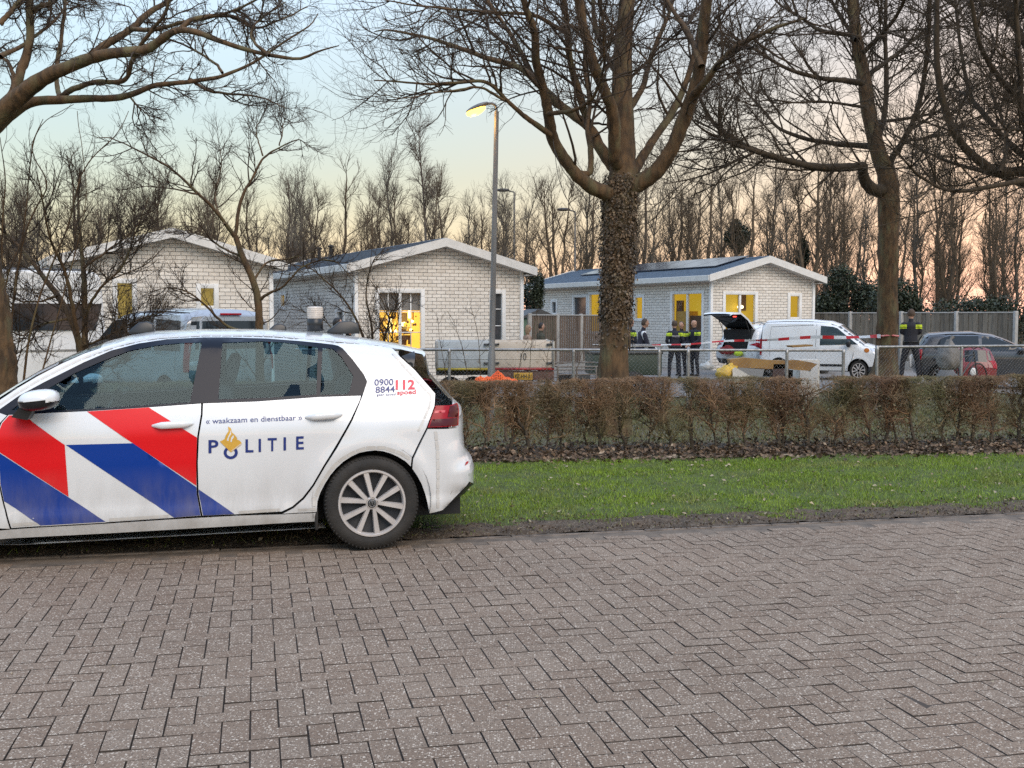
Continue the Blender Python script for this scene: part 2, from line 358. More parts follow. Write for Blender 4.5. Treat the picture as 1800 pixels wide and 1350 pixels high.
blades('dry_grass', x, y, np.full(n, .012), RNG.uniform(.015, .05, n), RNG.uniform(.0018, .0035, n), m_dry, 1.6)
n = 60000; x = RNG.uniform(-9, 13, n); y = RNG.uniform(9.0 * K, 18.6 * K, n) ; 
blades('rough_grass', x, y, gz(x, y) - .03, RNG.uniform(.04, .12, n), RNG.uniform(.004, .009, n), mat('rough_grass', (.10, .12, .03), (.16, .13, .06), 1.5, .8, island=.4), 1.)
def leaves(name, x, y, z, s, m, flat=.5):
    n = len(x); a = RNG.uniform(0, 2 * math.pi, n); ux = np.stack([np.cos(a), np.sin(a), RNG.normal(0, flat, n)], 1); ux /= np.linalg.norm(ux, axis=1, keepdims=True)
    vx = np.stack([-np.sin(a), np.cos(a), RNG.normal(0, flat, n)], 1); vx /= np.linalg.norm(vx, axis=1, keepdims=True); nz = np.cross(ux, vx)
    c = np.stack([x, y, z], 1); L = s[:, None]; Wd = L * RNG.uniform(.3, .5, n)[:, None]; cu = L * RNG.uniform(.05, .3, n)[:, None]
    V = np.stack([c - ux * L * .5, c - vx * Wd + nz * cu, c + ux * L * .5 + nz * cu * RNG.uniform(-1, 1, n)[:, None], c + vx * Wd + nz * cu], 1)
    f = (np.arange(n)[:, None, None] * 4 + np.array([(0, 1, 2), (0, 2, 3)])[None]).reshape(-1, 3)
    mb = MB(); mb.add(V.reshape(-1, 3), f); o = mb.build(name, m, smooth=False); return o
m_leaf = mat('dead_leaf', (.15, .095, .055), (.09, .058, .036), 4, .8, island=.55, c3=(.26, .20, .14), s3=9, t3=(.58, .66))
m_leafp = mat('pale_dead_leaf', (.34, .28, .19), (.22, .16, .09), 4, .8, island=.4)
n = 8500; a = RNG.uniform(-5, 9.5, n); b = -.48 + RNG.normal(0, .19, n); b = np.where(RNG.uniform(0, 1, n) < .55, RNG.uniform(-.5, .7, n), b)
x, y = hd(a, b); o = leaves('fallen_leaves', x, y, .03 + np.abs(RNG.normal(0, .035, n)) * (b > -.5), RNG.uniform(.03, .075, n), m_leaf); o['kind'] = 'stuff'
n = 620; u = RNG.uniform(-3, 8, n); v = RNG.uniform(.1, 3.9, n); x, y = uv2xy(u, v)
o = leaves('scattered_leaves', x, y, np.full(n, .035), RNG.uniform(.018, .05, n), m_leafp, .35); o['kind'] = 'stuff'
n = 46; u = RNG.uniform(-3, 4, n); v = RNG.uniform(-3.9, -.1, n); x, y = uv2xy(u, v)
o = leaves('leaf_litter', x, y, np.full(n, .006), RNG.uniform(.008, .022, n), m_leafp, .1); o['kind'] = 'stuff'
n = 7000; u = RNG.uniform(-4, 8, n); v = RNG.uniform(-.03, .62, n); x, y = uv2xy(u, v)
cl = leaves('clods', x, y, .02 + RNG.uniform(-.012, .015, n), RNG.uniform(.006, .026, n), m_dirt, .9); cl['kind'] = 'stuff'; cl.name = 'soil_crumbs'

# ------------------------------------------------------------------ branching
def spawn(Pt, R, n, t0, t1, L, ang, rad, up=0., wob=.25, K=5, tip=.3, rel=True, pw=.5, seed=None):
    g = RNG; N, Kp, _ = Pt.shape
    idx = np.repeat(np.arange(N), n); m = len(idx); t = t0 + (t1 - t0) * g.uniform(0, 1, m)
    f = t * (Kp - 1); i = np.minimum(f.astype(int), Kp - 2); fr = (f - i)[:, None]
    base = Pt[idx, i] * (1 - fr) + Pt[idx, i + 1] * fr; r = R[idx, i] * (1 - fr[:, 0]) + R[idx, i + 1] * fr[:, 0]
    T = Pt[idx, i + 1] - Pt[idx, i]; T /= np.linalg.norm(T, axis=1, keepdims=True) + 1e-12
    q = np.cross(T, g.normal(0, 1, (m, 3))); q /= np.linalg.norm(q, axis=1, keepdims=True) + 1e-12
    a = g.uniform(*ang, m)[:, None]; D = np.cos(a) * T + np.sin(a) * q
    if rel:
        PL = np.linalg.norm(np.diff(Pt, axis=1), axis=2).sum(1)[idx]; ln = PL * g.uniform(*L, m) * (1 - pw * t)
    else: ln = g.uniform(*L, m) * (1 - pw * t)
    out = np.zeros((m, K, 3)); out[:, 0] = base; st = (ln / (K - 1))[:, None]; p = base.copy()
    for k in range(1, K):
        D = D + g.normal(0, wob, (m, 3)); D[:, 2] += up; D /= np.linalg.norm(D, axis=1, keepdims=True); p = p + D * st; out[:, k] = p
    r0 = r * rad if not isinstance(rad, tuple) else np.minimum(r * .8, g.uniform(*rad, m))
    return out, r0[:, None] * np.linspace(1, tip, K)[None]

# ------------------------------------------------------------------ the hedge
def hedge():
    root = thing('hedge', 'low clipped leafless brown hedge running along the grass verge', 'hedge', (*hd(0, 0), 0), HA)
    ml = mat('hedge_twig', (.255, .155, .083), (.175, .10, .058), 2.0, .9, c3=(.16, .14, .065), s3=1.7, t3=(.45, .65), island=.45)
    ms = mat('hedge_stem', (.085, .066, .046), (.05, .04, .028), 20, .9, bump=.5)
    A = np.arange(-5.0, 9.6, .235); A = A + RNG.normal(0, .05, len(A)); n = len(A); K = 8; t = np.linspace(0, 1, K)
    Pt = np.zeros((n, K, 3)); Pt[:, :, 0] = A[:, None] + np.cumsum(RNG.normal(0, .022, (n, K)), 1) + RNG.normal(0, .06, n)[:, None] * t; Pt[:, :, 1] = RNG.normal(0, .11, n)[:, None] + np.cumsum(RNG.normal(0, .016, (n, K)), 1)
    Pt[:, :, 2] = t * RNG.uniform(.66, .84, n)[:, None]; Pt[:, 0, 2] = -.03
    R = RNG.uniform(.011, .026, n)[:, None] * np.linspace(1, .45, K)[None]
    for k in range(n):
        mb = MB(); v, f = tubes(Pt[k:k + 1], R[k:k + 1], 7); mb.add(v, f); mb.build('stem', ms, root)
    def clampbox(p):
        top = .845 + .03 * hnoise(p[..., 0], p[..., 1], 7, 3) + RNG.normal(0, .012, p.shape[:-1])
        p[..., 2] = np.clip(p[..., 2], .02, top); w = .36 + .07 * hnoise(p[..., 0], p[..., 2] * 3, 5, 12); p[..., 1] = np.clip(p[..., 1], -w, w); return p
    tw = MB()
    l1, r1 = spawn(Pt, R, 23, .18, 1, (.18, .5), (.5, 1.3), (.004, .010), .10, .22, 6, .5, rel=False, pw=.2); l1 = clampbox(l1)
    tw.add(*tubes(l1, r1, 4))
    l2, r2 = spawn(l1, r1, 11, .1, 1, (.10, .30), (.4, 1.3), (.0025, .0046), .06, .3, 5, .5, rel=False, pw=.2); l2 = clampbox(l2)
    tw.add(*tubes(l2, r2, 3))
    sel = RNG.uniform(0, 1, len(l2)) < np.clip(.35 + 1.2 * (l2[:, 2, 2] - .3), .4, 1); l2, r2 = l2[sel], r2[sel]
    l3, r3 = spawn(l2, r2, 5, .1, 1, (.05, .17), (.3, 1.2), (.0016, .0028), .05, .35, 4, .6, rel=False, pw=.2); l3 = clampbox(l3)
    tw.add(*tubes(l3, r3, 3))
    # a few stray shoots above the clipped top
    s1, q1 = spawn(l1[::9], r1[::9], 1, .7, 1, (.08, .22), (.1, .7), (.0014, .0024), .25, .12, 4, .5, rel=False); tw.add(*tubes(s1, q1, 3))
    tw.build('twigs', ml, root)
    n = 9500; a = RNG.uniform(-5, 9.5, n); b = RNG.uniform(-.38, .38, n); z = np.where(RNG.uniform(0, 1, n) < .5, RNG.uniform(.03, .3, n), RNG.uniform(.3, .85, n))
    o = leaves('dead_leaves', a, b, z, RNG.uniform(.014, .04, n), mat('hedge_leaf', (.145, .10, .06), (.10, .085, .04), 5, .85, island=.5), .9); o.parent = root; o['kind'] = 'stuff'
hedge()
# ------------------------------------------------------------------ white brick houses
def resample(poly, step, closed=True):
    p = np.asarray(poly, float); out = []
    for i in range(len(p) if closed else len(p) - 1):
        a, b = p[i], p[(i + 1) % len(p)]; n = max(1, int(np.ceil(np.linalg.norm(b - a) / step)))
        for k in range(n): out.append(a + (b - a) * k / n)
    if not closed: out.append(p[-1])
    return np.array(out)
def inpoly(q, poly):
    q = np.atleast_2d(q); x, y = q[:, 0], q[:, 1]; ins = np.zeros(len(q), bool); p = np.asarray(poly); j = len(p) - 1
    for i in range(len(p)):
        c = ((p[i, 1] > y) != (p[j, 1] > y)) & (x < (p[j, 0] - p[i, 0]) * (y - p[i, 1]) / (p[j, 1] - p[i, 1] + 1e-15) + p[i, 0]); ins ^= c; j = i
    return ins
def cdt(outer, holes, step):
    loops = [resample(outer, step)] + [resample(h, step) for h in holes]
    pts, edges, o = [], [], 0
    for l in loops:
        n = len(l); pts.append(l); edges += [(o + i, o + (i + 1) % n) for i in range(n)]; o += n
    B = np.vstack(pts); mn, mx = loops[0].min(0), loops[0].max(0)
    gx, gy = np.meshgrid(np.arange(mn[0] + step * .37, mx[0], step), np.arange(mn[1] + step * .41, mx[1], step)); g = np.stack([gx.ravel(), gy.ravel()], 1)
    if len(g):
        k = inpoly(g, loops[0])
        for h in loops[1:]: k &= ~inpoly(g, h)
        g = g[k]
        if len(g): g = g[np.min(((g[:, None] - B[None]) ** 2).sum(2), 1) > (step * .42) ** 2]
    allp = np.vstack([B, g]) if len(g) else B
    r = delaunay_2d_cdt([Vector(p) for p in allp], edges, [], 0, 1e-7)
    V = np.array([v[:] for v in r[0]]); Fc = np.array([list(f) for f in r[2]])
    c = V[Fc].mean(1); k = inpoly(c, loops[0])
    for h in loops[1:]: k &= ~inpoly(c, h)
    Fc = Fc[k]
    a, b, d = V[Fc[:, 0]], V[Fc[:, 1]], V[Fc[:, 2]]; cr = (b[:, 0] - a[:, 0]) * (d[:, 1] - a[:, 1]) - (b[:, 1] - a[:, 1]) * (d[:, 0] - a[:, 0])
    Fc[cr < 0] = Fc[cr < 0][:, ::-1]
    return V, Fc

m_brick = bpy.data.materials.new('white_brick'); m_brick.use_nodes = True
def _brick():
    nt = m_brick.node_tree; N, L = nt.nodes, nt.links; b = N['Principled BSDF']; b.inputs['Roughness'].default_value = .85
    uv = N.new('ShaderNodeUVMap'); br = N.new('ShaderNodeTexBrick'); L.new(uv.outputs[0], br.inputs[0])
    for k, v in (('Scale', 1), ('Mortar Size', .0062), ('Mortar Smooth', .15), ('Brick Width', .285), ('Row Height', .105), ('Bias', 0)): br.inputs[k].default_value = v
    br.inputs['Color1'].default_value = (.74, .69, .615, 1); br.inputs['Color2'].default_value = (.64, .585, .51, 1); br.inputs['Mortar'].default_value = (.125, .11, .095, 1)
    n = N.new('ShaderNodeTexNoise'); n.inputs['Scale'].default_value = 9; n.inputs['Detail'].default_value = 6; L.new(uv.outputs[0], n.inputs[0])
    h = N.new('ShaderNodeHueSaturation'); L.new(rng_out(N, L, n.outputs[0], .78, 1.2), h.inputs['Value']); L.new(br.outputs[0], h.inputs['Color']); L.new(h.outputs[0], b.inputs['Base Color'])
    bp = N.new('ShaderNodeBump'); bp.inputs['Strength'].default_value = .8; bp.inputs['Distance'].default_value = .012; bp.invert = True; L.new(br.outputs['Fac'], bp.inputs['Height']); L.new(bp.outputs[0], b.inputs['Normal'])
_brick()
m_roof = mat('grey_roof_tile', (.105, .125, .155), (.075, .088, .11), 4, .6, bump=.3, bscale=18)
m_fascia = mat('fascia_board', (.66, .64, .60), (.58, .56, .52), 5, .5)
m_yellow = glow('lit_yellow_wall', (.76, .52, .04), .44)
m_amber = glow('lit_amber_room', (1.0, .60, .09), 1.05)
m_bulb = glow('lit_bulb', (1.0, .80, .35), 5)
m_curtain = glow('lit_curtain', (.42, .31, .075), .55)
m_room = mat('room_paint', (.55, .42, .12), rough=.8)
m_furn = mat('dark_furniture', (.11, .055, .025), rough=.6)
m_furn2 = mat('ochre_furniture', (.50, .28, .05), rough=.6)
m_pane = glass('window_pane', (.95, .97, 1), .0, .95, (.45, .5, .55))
m_pane_dark = mat('dark_pane', (.05, .055, .06), rough=.05, spec=.8)
m_blind = mat('grey_blind', (.20, .20, .19), rough=.8)
m_solar = mat('solar_panel', (.012, .016, .03), rough=.14, spec=.7)

YAW = math.radians(27); HX = np.array([math.cos(YAW), math.sin(YAW), 0]); HYV = np.array([-math.sin(YAW), math.cos(YAW), 0]); UP = np.array([0, 0, 1.])
class House:
    W, D, SL, ZE, ZR = 5.5, 13.6, .267, 3.40, 3.40 + .267 * 3.07
    def __init__(s, corner, label, W=5.3):
        s.W = W; s.ZR = s.ZE + s.SL * (W / 2 + .32)
        s.o = np.array([corner[0], corner[1], -.36]); s.root = thing('house', label, 'house', s.o, YAW, 'white brick chalets')
        s.holes = {'F': [], 'S': []}; s.wins = []
    def px(s, face, px, py):
        n = -HYV if face == 'F' else -HX; d = ray(px, py); c = np.array([0, 0, CZ]); p = c + d * (((s.o - c) @ n) / (d @ n)) - s.o
        return (p @ (HX if face == 'F' else HYV)), p[2]
    def window(s, face, x0, y0, x1, y1, n=1, kind='yellow', z0=None, name='window'):
        a, zt = s.px(face, x0, y0); b, zb = s.px(face, x1, y1)
        if z0 is not None: zb = z0
        a, b = min(a, b), max(a, b); s.holes[face].append([(a, zb), (b, zb), (b, zt), (a, zt)]); s.wins.append((face, a, b, zb, zt, n, kind, name))
    def frame(s, mb, face):
        R = np.eye(3) if face == 'F' else np.array([[0., 1, 0], [1, 0, 0], [0, 0, 1]]).T   # wall coords (along, depth inward, z)
        mb.M = (R, np.zeros(3)); return mb
    def finish(s, roofmat=None, solar=False, pipes=False):
        W, D, SL, ZE, ZR = s.W, s.D, s.SL, s.ZE, s.ZR; root = s.root
        zw = ZE + .32 * SL - .175
        for face, poly in (('F', [(0, 0), (W, 0), (W, zw), (W / 2, zw + W / 2 * SL), (0, zw)]), ('S', [(0, 0), (D, 0), (D, zw), (0, zw)])):
            V, Fc = cdt(poly, s.holes[face], 1.2); mb = MB(); v3 = np.stack([V[:, 0], 0 * V[:, 0], V[:, 1]], 1)
            if face == 'S': v3 = v3[:, [1, 0, 2]]; Fc = Fc[:, ::-1]
            mb.add(v3, Fc); mb.UV = [V + (.07, .03)]; o = mb.build('brick_wall', m_brick, root, smooth=False)
        mb = MB(); vv = [(W, 0, 0), (W, D, 0), (W, D, zw), (W, 0, zw), (0, D, 0), (W / 2, D, zw + W / 2 * SL), (0, D, zw)]
        mb.add(vv, [(0, 1, 2, 3), (1, 4, 6, 5, 2)]); mb.UV = [np.array([(0, 0), (D, 0), (D, zw), (0, zw), (W + D, 0), (D + W / 2, zw + .7), (W + D, zw)])]; mb.build('brick_wall', m_brick, root, smooth=False)
        for x, y in ((-.012, -.012), (W + .012, -.012), (-.012, D + .012), (W + .012, D + .012)):
            tr = MB(); tr.box((x, y, zw / 2), (.11, .11, zw - .02), bev=.008); tr.build('corner_trim', M['white_trim'], root)
        # roof
        rf = MB(); oh = .36; ns = 16
        for sg in (-1, 1):
            xe = -.32 if sg < 0 else W + .32
            for k in range(ns):   # overlapping tile courses
                t0, t1 = k / ns, (k + 1) / ns; xa, xb = xe + (W / 2 - xe) * t0, xe + (W / 2 - xe) * t1; za, zb = ZE + (ZR - ZE) * t0, ZE + (ZR - ZE) * t1
                p = [(xa, za - .05), (xb, zb - .05), (xb, zb + .004), (xa, za + .028)]
                rf.prism(p if sg < 0 else p[::-1], (0, D + oh, 0), (1, 0, 0), (0, 0, 1), D + 2 * oh)
        for i in range(int(D / .33)): rf.box((W / 2, -oh + .17 + i * .335, ZR + .015), (.17, .33, .05), bev=.02)
        rf.build('roof', roofmat or m_roof, root, smooth=False)
        fb = MB(); th = .235
        for y in (-oh - .03, D + oh):
            for sg in (-1, 1):
                xe = -.35 if sg < 0 else W + .35; p = [(xe, ZE - th + .02), (W / 2, ZR - th + .03), (W / 2, ZR + .045), (xe, ZE + .035)]
                fb.prism(p if sg < 0 else p[::-1], (0, y + .03, 0), (1, 0, 0), (0, 0, 1), .03)
        for x in (-.37, W + .37): fb.box((x, D / 2, ZE - .085), (.05, D + 2 * oh - .01, .20), bev=.012)
        for x in (-.172, W + .172): fb.box((x, D / 2, ZE - .2), (.34, D + 2 * oh - .08, .02))
        for sg in (-1, 1):
            xe = -.3 if sg < 0 else W + .3; p = [(xe, ZE - .195), (W / 2, ZR - .19), (W / 2, ZR - .17), (xe, ZE - .175)]
            fb.prism(p if sg < 0 else p[::-1], (0, -.005, 0), (1, 0, 0), (0, 0, 1), oh)
        fb.build('fascia', m_fascia, root, smooth=False)
        if solar:
            sp_ = MB(); L = math.hypot(1, SL); ux = np.array([1, 0, SL]) / L
            for k in range(7):
                for r in range(1):
                    o = np.array([.95, 1.0 + k * 1.42, ZE + (.95 + .32) * SL + .05]); sp_.prism([(0, 0), (1.62, 0), (1.62, 1.38), (0, 1.38)], o, ux, (0, 1, 0), .04)
            sp_.build('solar_panel', m_solar, root, smooth=False)
        if pipes:
            for y in (8.2, 9.6):
                pm = MB(); pm.tube([(1.9, y, ZE + .5), (1.9, y, ZE + 1.0)], .065, 12); pm.lathe([(.001, .10), (.11, .07), (.11, .02), (.07, 0)], (1.9, y, ZE + 1.0), n=12); pm.build('flue_pipe', M['matt_black'], root)
        for face, a, b, z0, z1, n, kind, nm in s.wins:
            fr = s.frame(MB(), face); t = .055
            for (x0, x1, q0, q1) in ((a - .07, a + t, z0 - .07, z1 + .07), (b - t, b + .07, z0 - .07, z1 + .07), (a + t, b - t, z1 - t, z1 + .07), (a + t, b - t, z0 - .07, z0 + t)):
                fr.box(((x0 + x1) / 2, .03, (q0 + q1) / 2), (x1 - x0, .13, q1 - q0), bev=.008)
            for k in range(1, n): fr.box((a + (b - a) * k / n, .035, (z0 + z1) / 2), (.085, .09, z1 - z0 - 2 * t - .004), bev=.008)
            w = fr.build(nm, M['white_trim'], root)
            g = s.frame(MB(), face); g.add([(a + t, .06, z0 + t), (b - t, .06, z0 + t), (b - t, .06, z1 - t), (a + t, .06, z1 - t)], [(0, 1, 2, 3)])
            g.build('pane', m_pane_dark if kind in ('dark', 'greyblind') else m_pane, w, smooth=False)
            if kind in ('dark', 'greyblind'):
                if kind == 'greyblind':
                    q = s.frame(MB(), face)
                    for z in (.33, .66): q.box(((a + b) / 2, .045, z0 + (z1 - z0) * z), (b - a - 2 * t, .02, .03))
                    q.build('glazing_bar', M['white_trim'], w)
                continue
            dp = .60; rm = s.frame(MB(), face); A0, A1, Z0, Z1 = a - .5, b + .5, z0 - .4, z1 + .3
            A0, A1 = max(A0, .06), min(A1, (W if face == 'F' else D) - .06)
            rm.add([(A0, .1, Z0), (A1, .1, Z0), (A1, .1, Z1), (A0, .1, Z1), (A0, dp, Z0), (A1, dp, Z0), (A1, dp, Z1), (A0, dp, Z1)], [(4, 5, 6, 7)], 0)
            rm.add([(A0, .1, Z0), (A1, .1, Z0), (A1, .1, Z1), (A0, .1, Z1), (A0, dp, Z0), (A1, dp, Z0), (A1, dp, Z1), (A0, dp, Z1)], [(0, 1, 5, 4), (3, 2, 6, 7), (0, 4, 7, 3), (1, 2, 6, 5)], 0 if kind != 'curtain' else 1)
            H = z1 - z0; Wd = b - a; rnd = random.Random(int(a * 100))
            if kind == 'yellow':
                rm.box((a + Wd * .16, dp - .05, z1 - H * .22), (Wd * .26, .05, H * .36), 2); rm.box((b - Wd * .14, dp - .05, z1 - H * .22), (Wd * .24, .05, H * .38), 2)
                rm.box((a + Wd * .55, .42, z0 + H * .06), (Wd * .5, .2, H * .22), 3); rm.ball((a + Wd * .62, .40, z0 + H * .3), (.16, .12, .2), 2); rm.ball((a + Wd * .12, .40, z0 + H * .2), (.14, .1, .18), 2)
            if kind == 'yellow':
                for k in range(7): rm.box((a + Wd * rnd.uniform(.05, .95), rnd.uniform(.25, .5), z0 + H * rnd.uniform(0, .22)), (rnd.uniform(.08, .22), .08, H * rnd.uniform(.1, .4)), rnd.choice((2, 3)))
                rm.tube([(a + Wd * .7, .35, z1), (a + Wd * .7, .35, z0 + H * .72)], .012, 5, 2); rm.ball((a + Wd * .7, .35, z0 + H * .68), (.12, .12, .07), 4, 10, 6)
            if kind == 'plain': rm.box((a + Wd * .3, .4, z0 + H * .05), (Wd * .3, .2, H * .2), 3)
            if kind == 'patio':
                rm.box((a + Wd * .27, .22, z0 + H * .27), (Wd * .46, .12, H * .62), 2); rm.box((b - Wd * .25, .22, z0 + H * .33), (Wd * .44, .12, H * .66), 3); rm.box((b - Wd * .1, .25, z0 + H * .74), (Wd * .18, .1, H * .24), 2); rm.box((b - Wd * .22, .5, z0 + H * .33), (Wd * .42, .3, H * .66), 3, 0); rm.box((b - Wd * .1, .8, z0 + H * .72), (Wd * .22, .2, H * .3), 2)
                for k in range(5): rm.ball((a + Wd * (.22 + .05 * k), .42, z0 + H * (.44 + .02 * (k % 2))), .035, 4, 8, 5)
            if kind == 'amber':
                rm.box(((a + b) / 2, .16, z1 - H * .16), (Wd + .5, .02, H * .32), 5)
                for k in range(16): rm.box((a + Wd * rnd.uniform(.05, .95), dp - rnd.uniform(.08, .3), z0 + H * rnd.uniform(.0, .62)), (rnd.uniform(.05, .24), .1, rnd.uniform(.06, .35)), rnd.choice((2, 3, 3, 2, 1)))
                for k in range(22): rm.box((a + Wd * rnd.uniform(.03, .97), dp - rnd.uniform(.05, .22), z0 + H * rnd.uniform(.02, .68)), (rnd.uniform(.03, .12), .06, rnd.uniform(.08, .5)), rnd.choice((1, 3, 1, 2, 4)))
                for k in range(26): rm.ball((a + Wd * rnd.uniform(.08, .95), rnd.uniform(.2, .45), z0 + H * rnd.uniform(.30, .60)), rnd.uniform(.02, .045), rnd.choice((4, 2, 3)), 7, 5)
                for k in range(4): rm.box((a + Wd * (.58 + .1 * k), .45, z0 + H * .15), (.03, .03, H * .3), 4 if k == 9 else 0)
                rm.box((a + Wd * .73, .45, z0 + H * .28), (Wd * .45, .3, .03), 0)
            if kind == 'curtain':
                cur = np.linspace(a - .05, b + .05, 40); zz = (z0 - .05, z1 + .05)
                rm.add([(x, .28 + .035 * math.sin(x * 47) + .02 * math.sin(x * 21), z) for x in cur for z in zz], np.array([(2 * i, 2 * i + 2, 2 * i + 3, 2 * i + 1) for i in range(39)]), 0)
            rm.build('room', [{'amber': m_amber, 'curtain': m_curtain}.get(kind, m_yellow), m_room, m_furn, m_furn2, m_bulb, m_blind], w, smooth=False)
            if kind == 'amber':
                q = s.frame(MB(), face)
                for k in range(n):
                    c = a + (b - a) * (k + .5) / n; q.box((c, .048, (z0 + z1) / 2), (.028, .02, z1 - z0 - 2 * t))
                for z in (.32, .66): q.box(((a + b) / 2, .046, z0 + (z1 - z0) * z), (b - a - 2 * t, .02, .028))
                q.build('glazing_bar', M['white_trim'], w)
h1 = House((-11.35, 28.25), 'white brick chalet at the left with a curtained tall narrow window')
h1.window('F', 202, 494, 238, 600, 1, 'curtain'); h1.window('F', 349, 503, 380, 541, 1, 'curtain'); h1.finish()
h2 = House((-4.45, 31.9), 'white brick chalet with big amber lit gable window behind the lamp post')
h2.window('F', 663, 511, 743, 618, 2, 'amber'); h2.window('F', 864, 513, 885, 602, 1, 'greyblind'); h2.window('S', 502, 516, 494, 541, 1, 'plain')
h2.window('S', 605, 545, 593, 612, 1, 'dark', .1, 'door'); h2.finish(pipes=True)
h3 = House((7.17, 40.2), 'white brick chalet with solar panels and yellow lit windows behind the van', 4.75)
h3.window('F', 1273, 515, 1328, 590, 2, 'yellow'); h3.window('F', 1387, 518, 1406, 560, 1, 'plain')
h3.window('S', 1181, 515, 1235, 612, 2, 'patio'); h3.window('S', 1116, 521, 1131, 562, 1, 'plain'); h3.window('S', 1008, 521, 1032, 585, 1, 'dark', None, 'door'); h3.window('S', 1036, 516, 1056, 585, 1, 'plain'); h3.window('S', 970, 529, 979, 552, 1, 'dark')
h3.finish(mat('blue_grey_roof_tile', (.12, .16, .21), (.09, .12, .16), 4, .6, bump=.3, bscale=18), solar=True)

# ------------------------------------------------------------------ board fences with concrete posts
def board_fence(name, label, pts, ztop, m, boardw=.14):
    root = thing(name, label, 'fence', (*pts[0], 0)); o = np.array([*pts[0], 0])
    for i, p in enumerate(pts):
        g = float(gz(*p)); pm = MB(); pm.box(np.array([*p, (ztop + .05 + g) / 2]) - o, (.13, .13, ztop + .05 - g), rz=.3, bev=.02); pm.build('post', M['concrete'], root)
        if i + 1 < len(pts):
            q = np.array(pts[i + 1]); p_ = np.array(p); d = q - p_; L = np.linalg.norm(d); d /= L; nrm = np.array([d[1], -d[0]]); a = math.atan2(d[1], d[0]); pb = MB(); k = 0; x = .09
            while x < L - .12:
                w = min(boardw, L - .1 - x); c = p_ + d * (x + w / 2) + nrm * (.012 if k % 2 else -.012); pb.box(np.array([*c, (ztop + g) / 2]) - o, (w - .008, .018, ztop - g - .04), rz=a); x += w; k += 1
            pb.box(np.array([*(p_ + d * L / 2), ztop]) - o, (L - .14, .07, .045), 1, rz=a, bev=.01); pb.box(np.array([*(p_ + d * L / 2), g + .16]) - o, (L - .14, .05, .3), 1, rz=a)
            pb.build('board_panel', [m, M['concrete']], root, smooth=False)
def line(p0, p1, n): return [tuple(np.array(p0) + (np.array(p1) - np.array(p0)) * k / n) for k in range(n + 1)]
board_fence('board_fence', 'brown board fence with pale posts between the middle and solar panel chalets', line((.55, 34.9), (3.5, 30.0 * K), 3), 1.63, M['wood'])
board_fence('board_fence', 'grey board fence with pale concrete posts behind the parked cars', line((11.4, 30.2 * K), (17.15, 26.2 * K), 4), 1.72, M['wood_grey'], .17)

# ------------------------------------------------------------------ steel rail fences with wire mesh
def rail_fence(label, pts, posts, ztop):
    root = thing('rail_fence', label, 'fence', (*pts[0], 0)); o = np.array([*pts[0], 0])
    pts3 = np.array([[*p, ztop] for p in pts]); rm = MB(); rm.tube(pts3 - o, .027, 10); rm.build('top_rail', M['steel'], root)
    for p in posts:
        g = float(gz(*p)); pm = MB(); pm.tube(np.array([[*p, g - .1], [*p, ztop + .01]]) - o, .03, 10); pm.lathe([(.001, .03), (.034, .02), (.036, -.05)], np.array([*p, ztop]) - o, n=10); pm.build('post', M['steel'], root)
    d = np.array(pts[-1]) - np.array(pts[0]); L = np.linalg.norm(d); d = d / L; H = ztop + .30; A = []; s = .075
    for sg in (1, -1):
        for c in np.arange(-H, L + H, s):
            a, b = (c, c + H) if sg > 0 else (c, c - H); za, zb = 0., H
            if sg > 0:
                if a < 0: za = -a; a = 0
                if b > L: zb = H - (b - L); b = L
            else:
                if a > L: za = a - L; a = L
                if b < 0: zb = H + b; b = 0
            if zb > za: A.append([[a, za], [b, zb]])
    A = np.array(A); Q = np.zeros((len(A), 2, 3)); Q[..., 0] = d[0] * A[..., 0]; Q[..., 1] = d[1] * A[..., 0]; Q[..., 2] = A[..., 1] - .30
    mb = MB(); mb.add(*tubes(Q, np.full((len(A), 2), .0012), 3)); mb.build('wire_mesh', M['steel'], root)
def XY(px, Y): return ((px - 900) / F * (Y * K * cp + .1), Y * K)
rail_fence('long grey tube rail fence with wire mesh behind the bare hedge', [XY(520, 14.9), XY(1000, 14.7), XY(1481, 14.5)], [XY(p, 14.9 - (p - 520) / 961 * .4) for p in (530, 660, 790, 1008, 1158, 1209, 1382, 1481)], .93)
rail_fence('short grey rail fence beside the standing officer at the right tree', [XY(1540, 14.6), XY(1860, 15.4)], [XY(p, 14.6 + (p - 1540) / 320 * .8) for p in (1540, 1688, 1850)], .99)

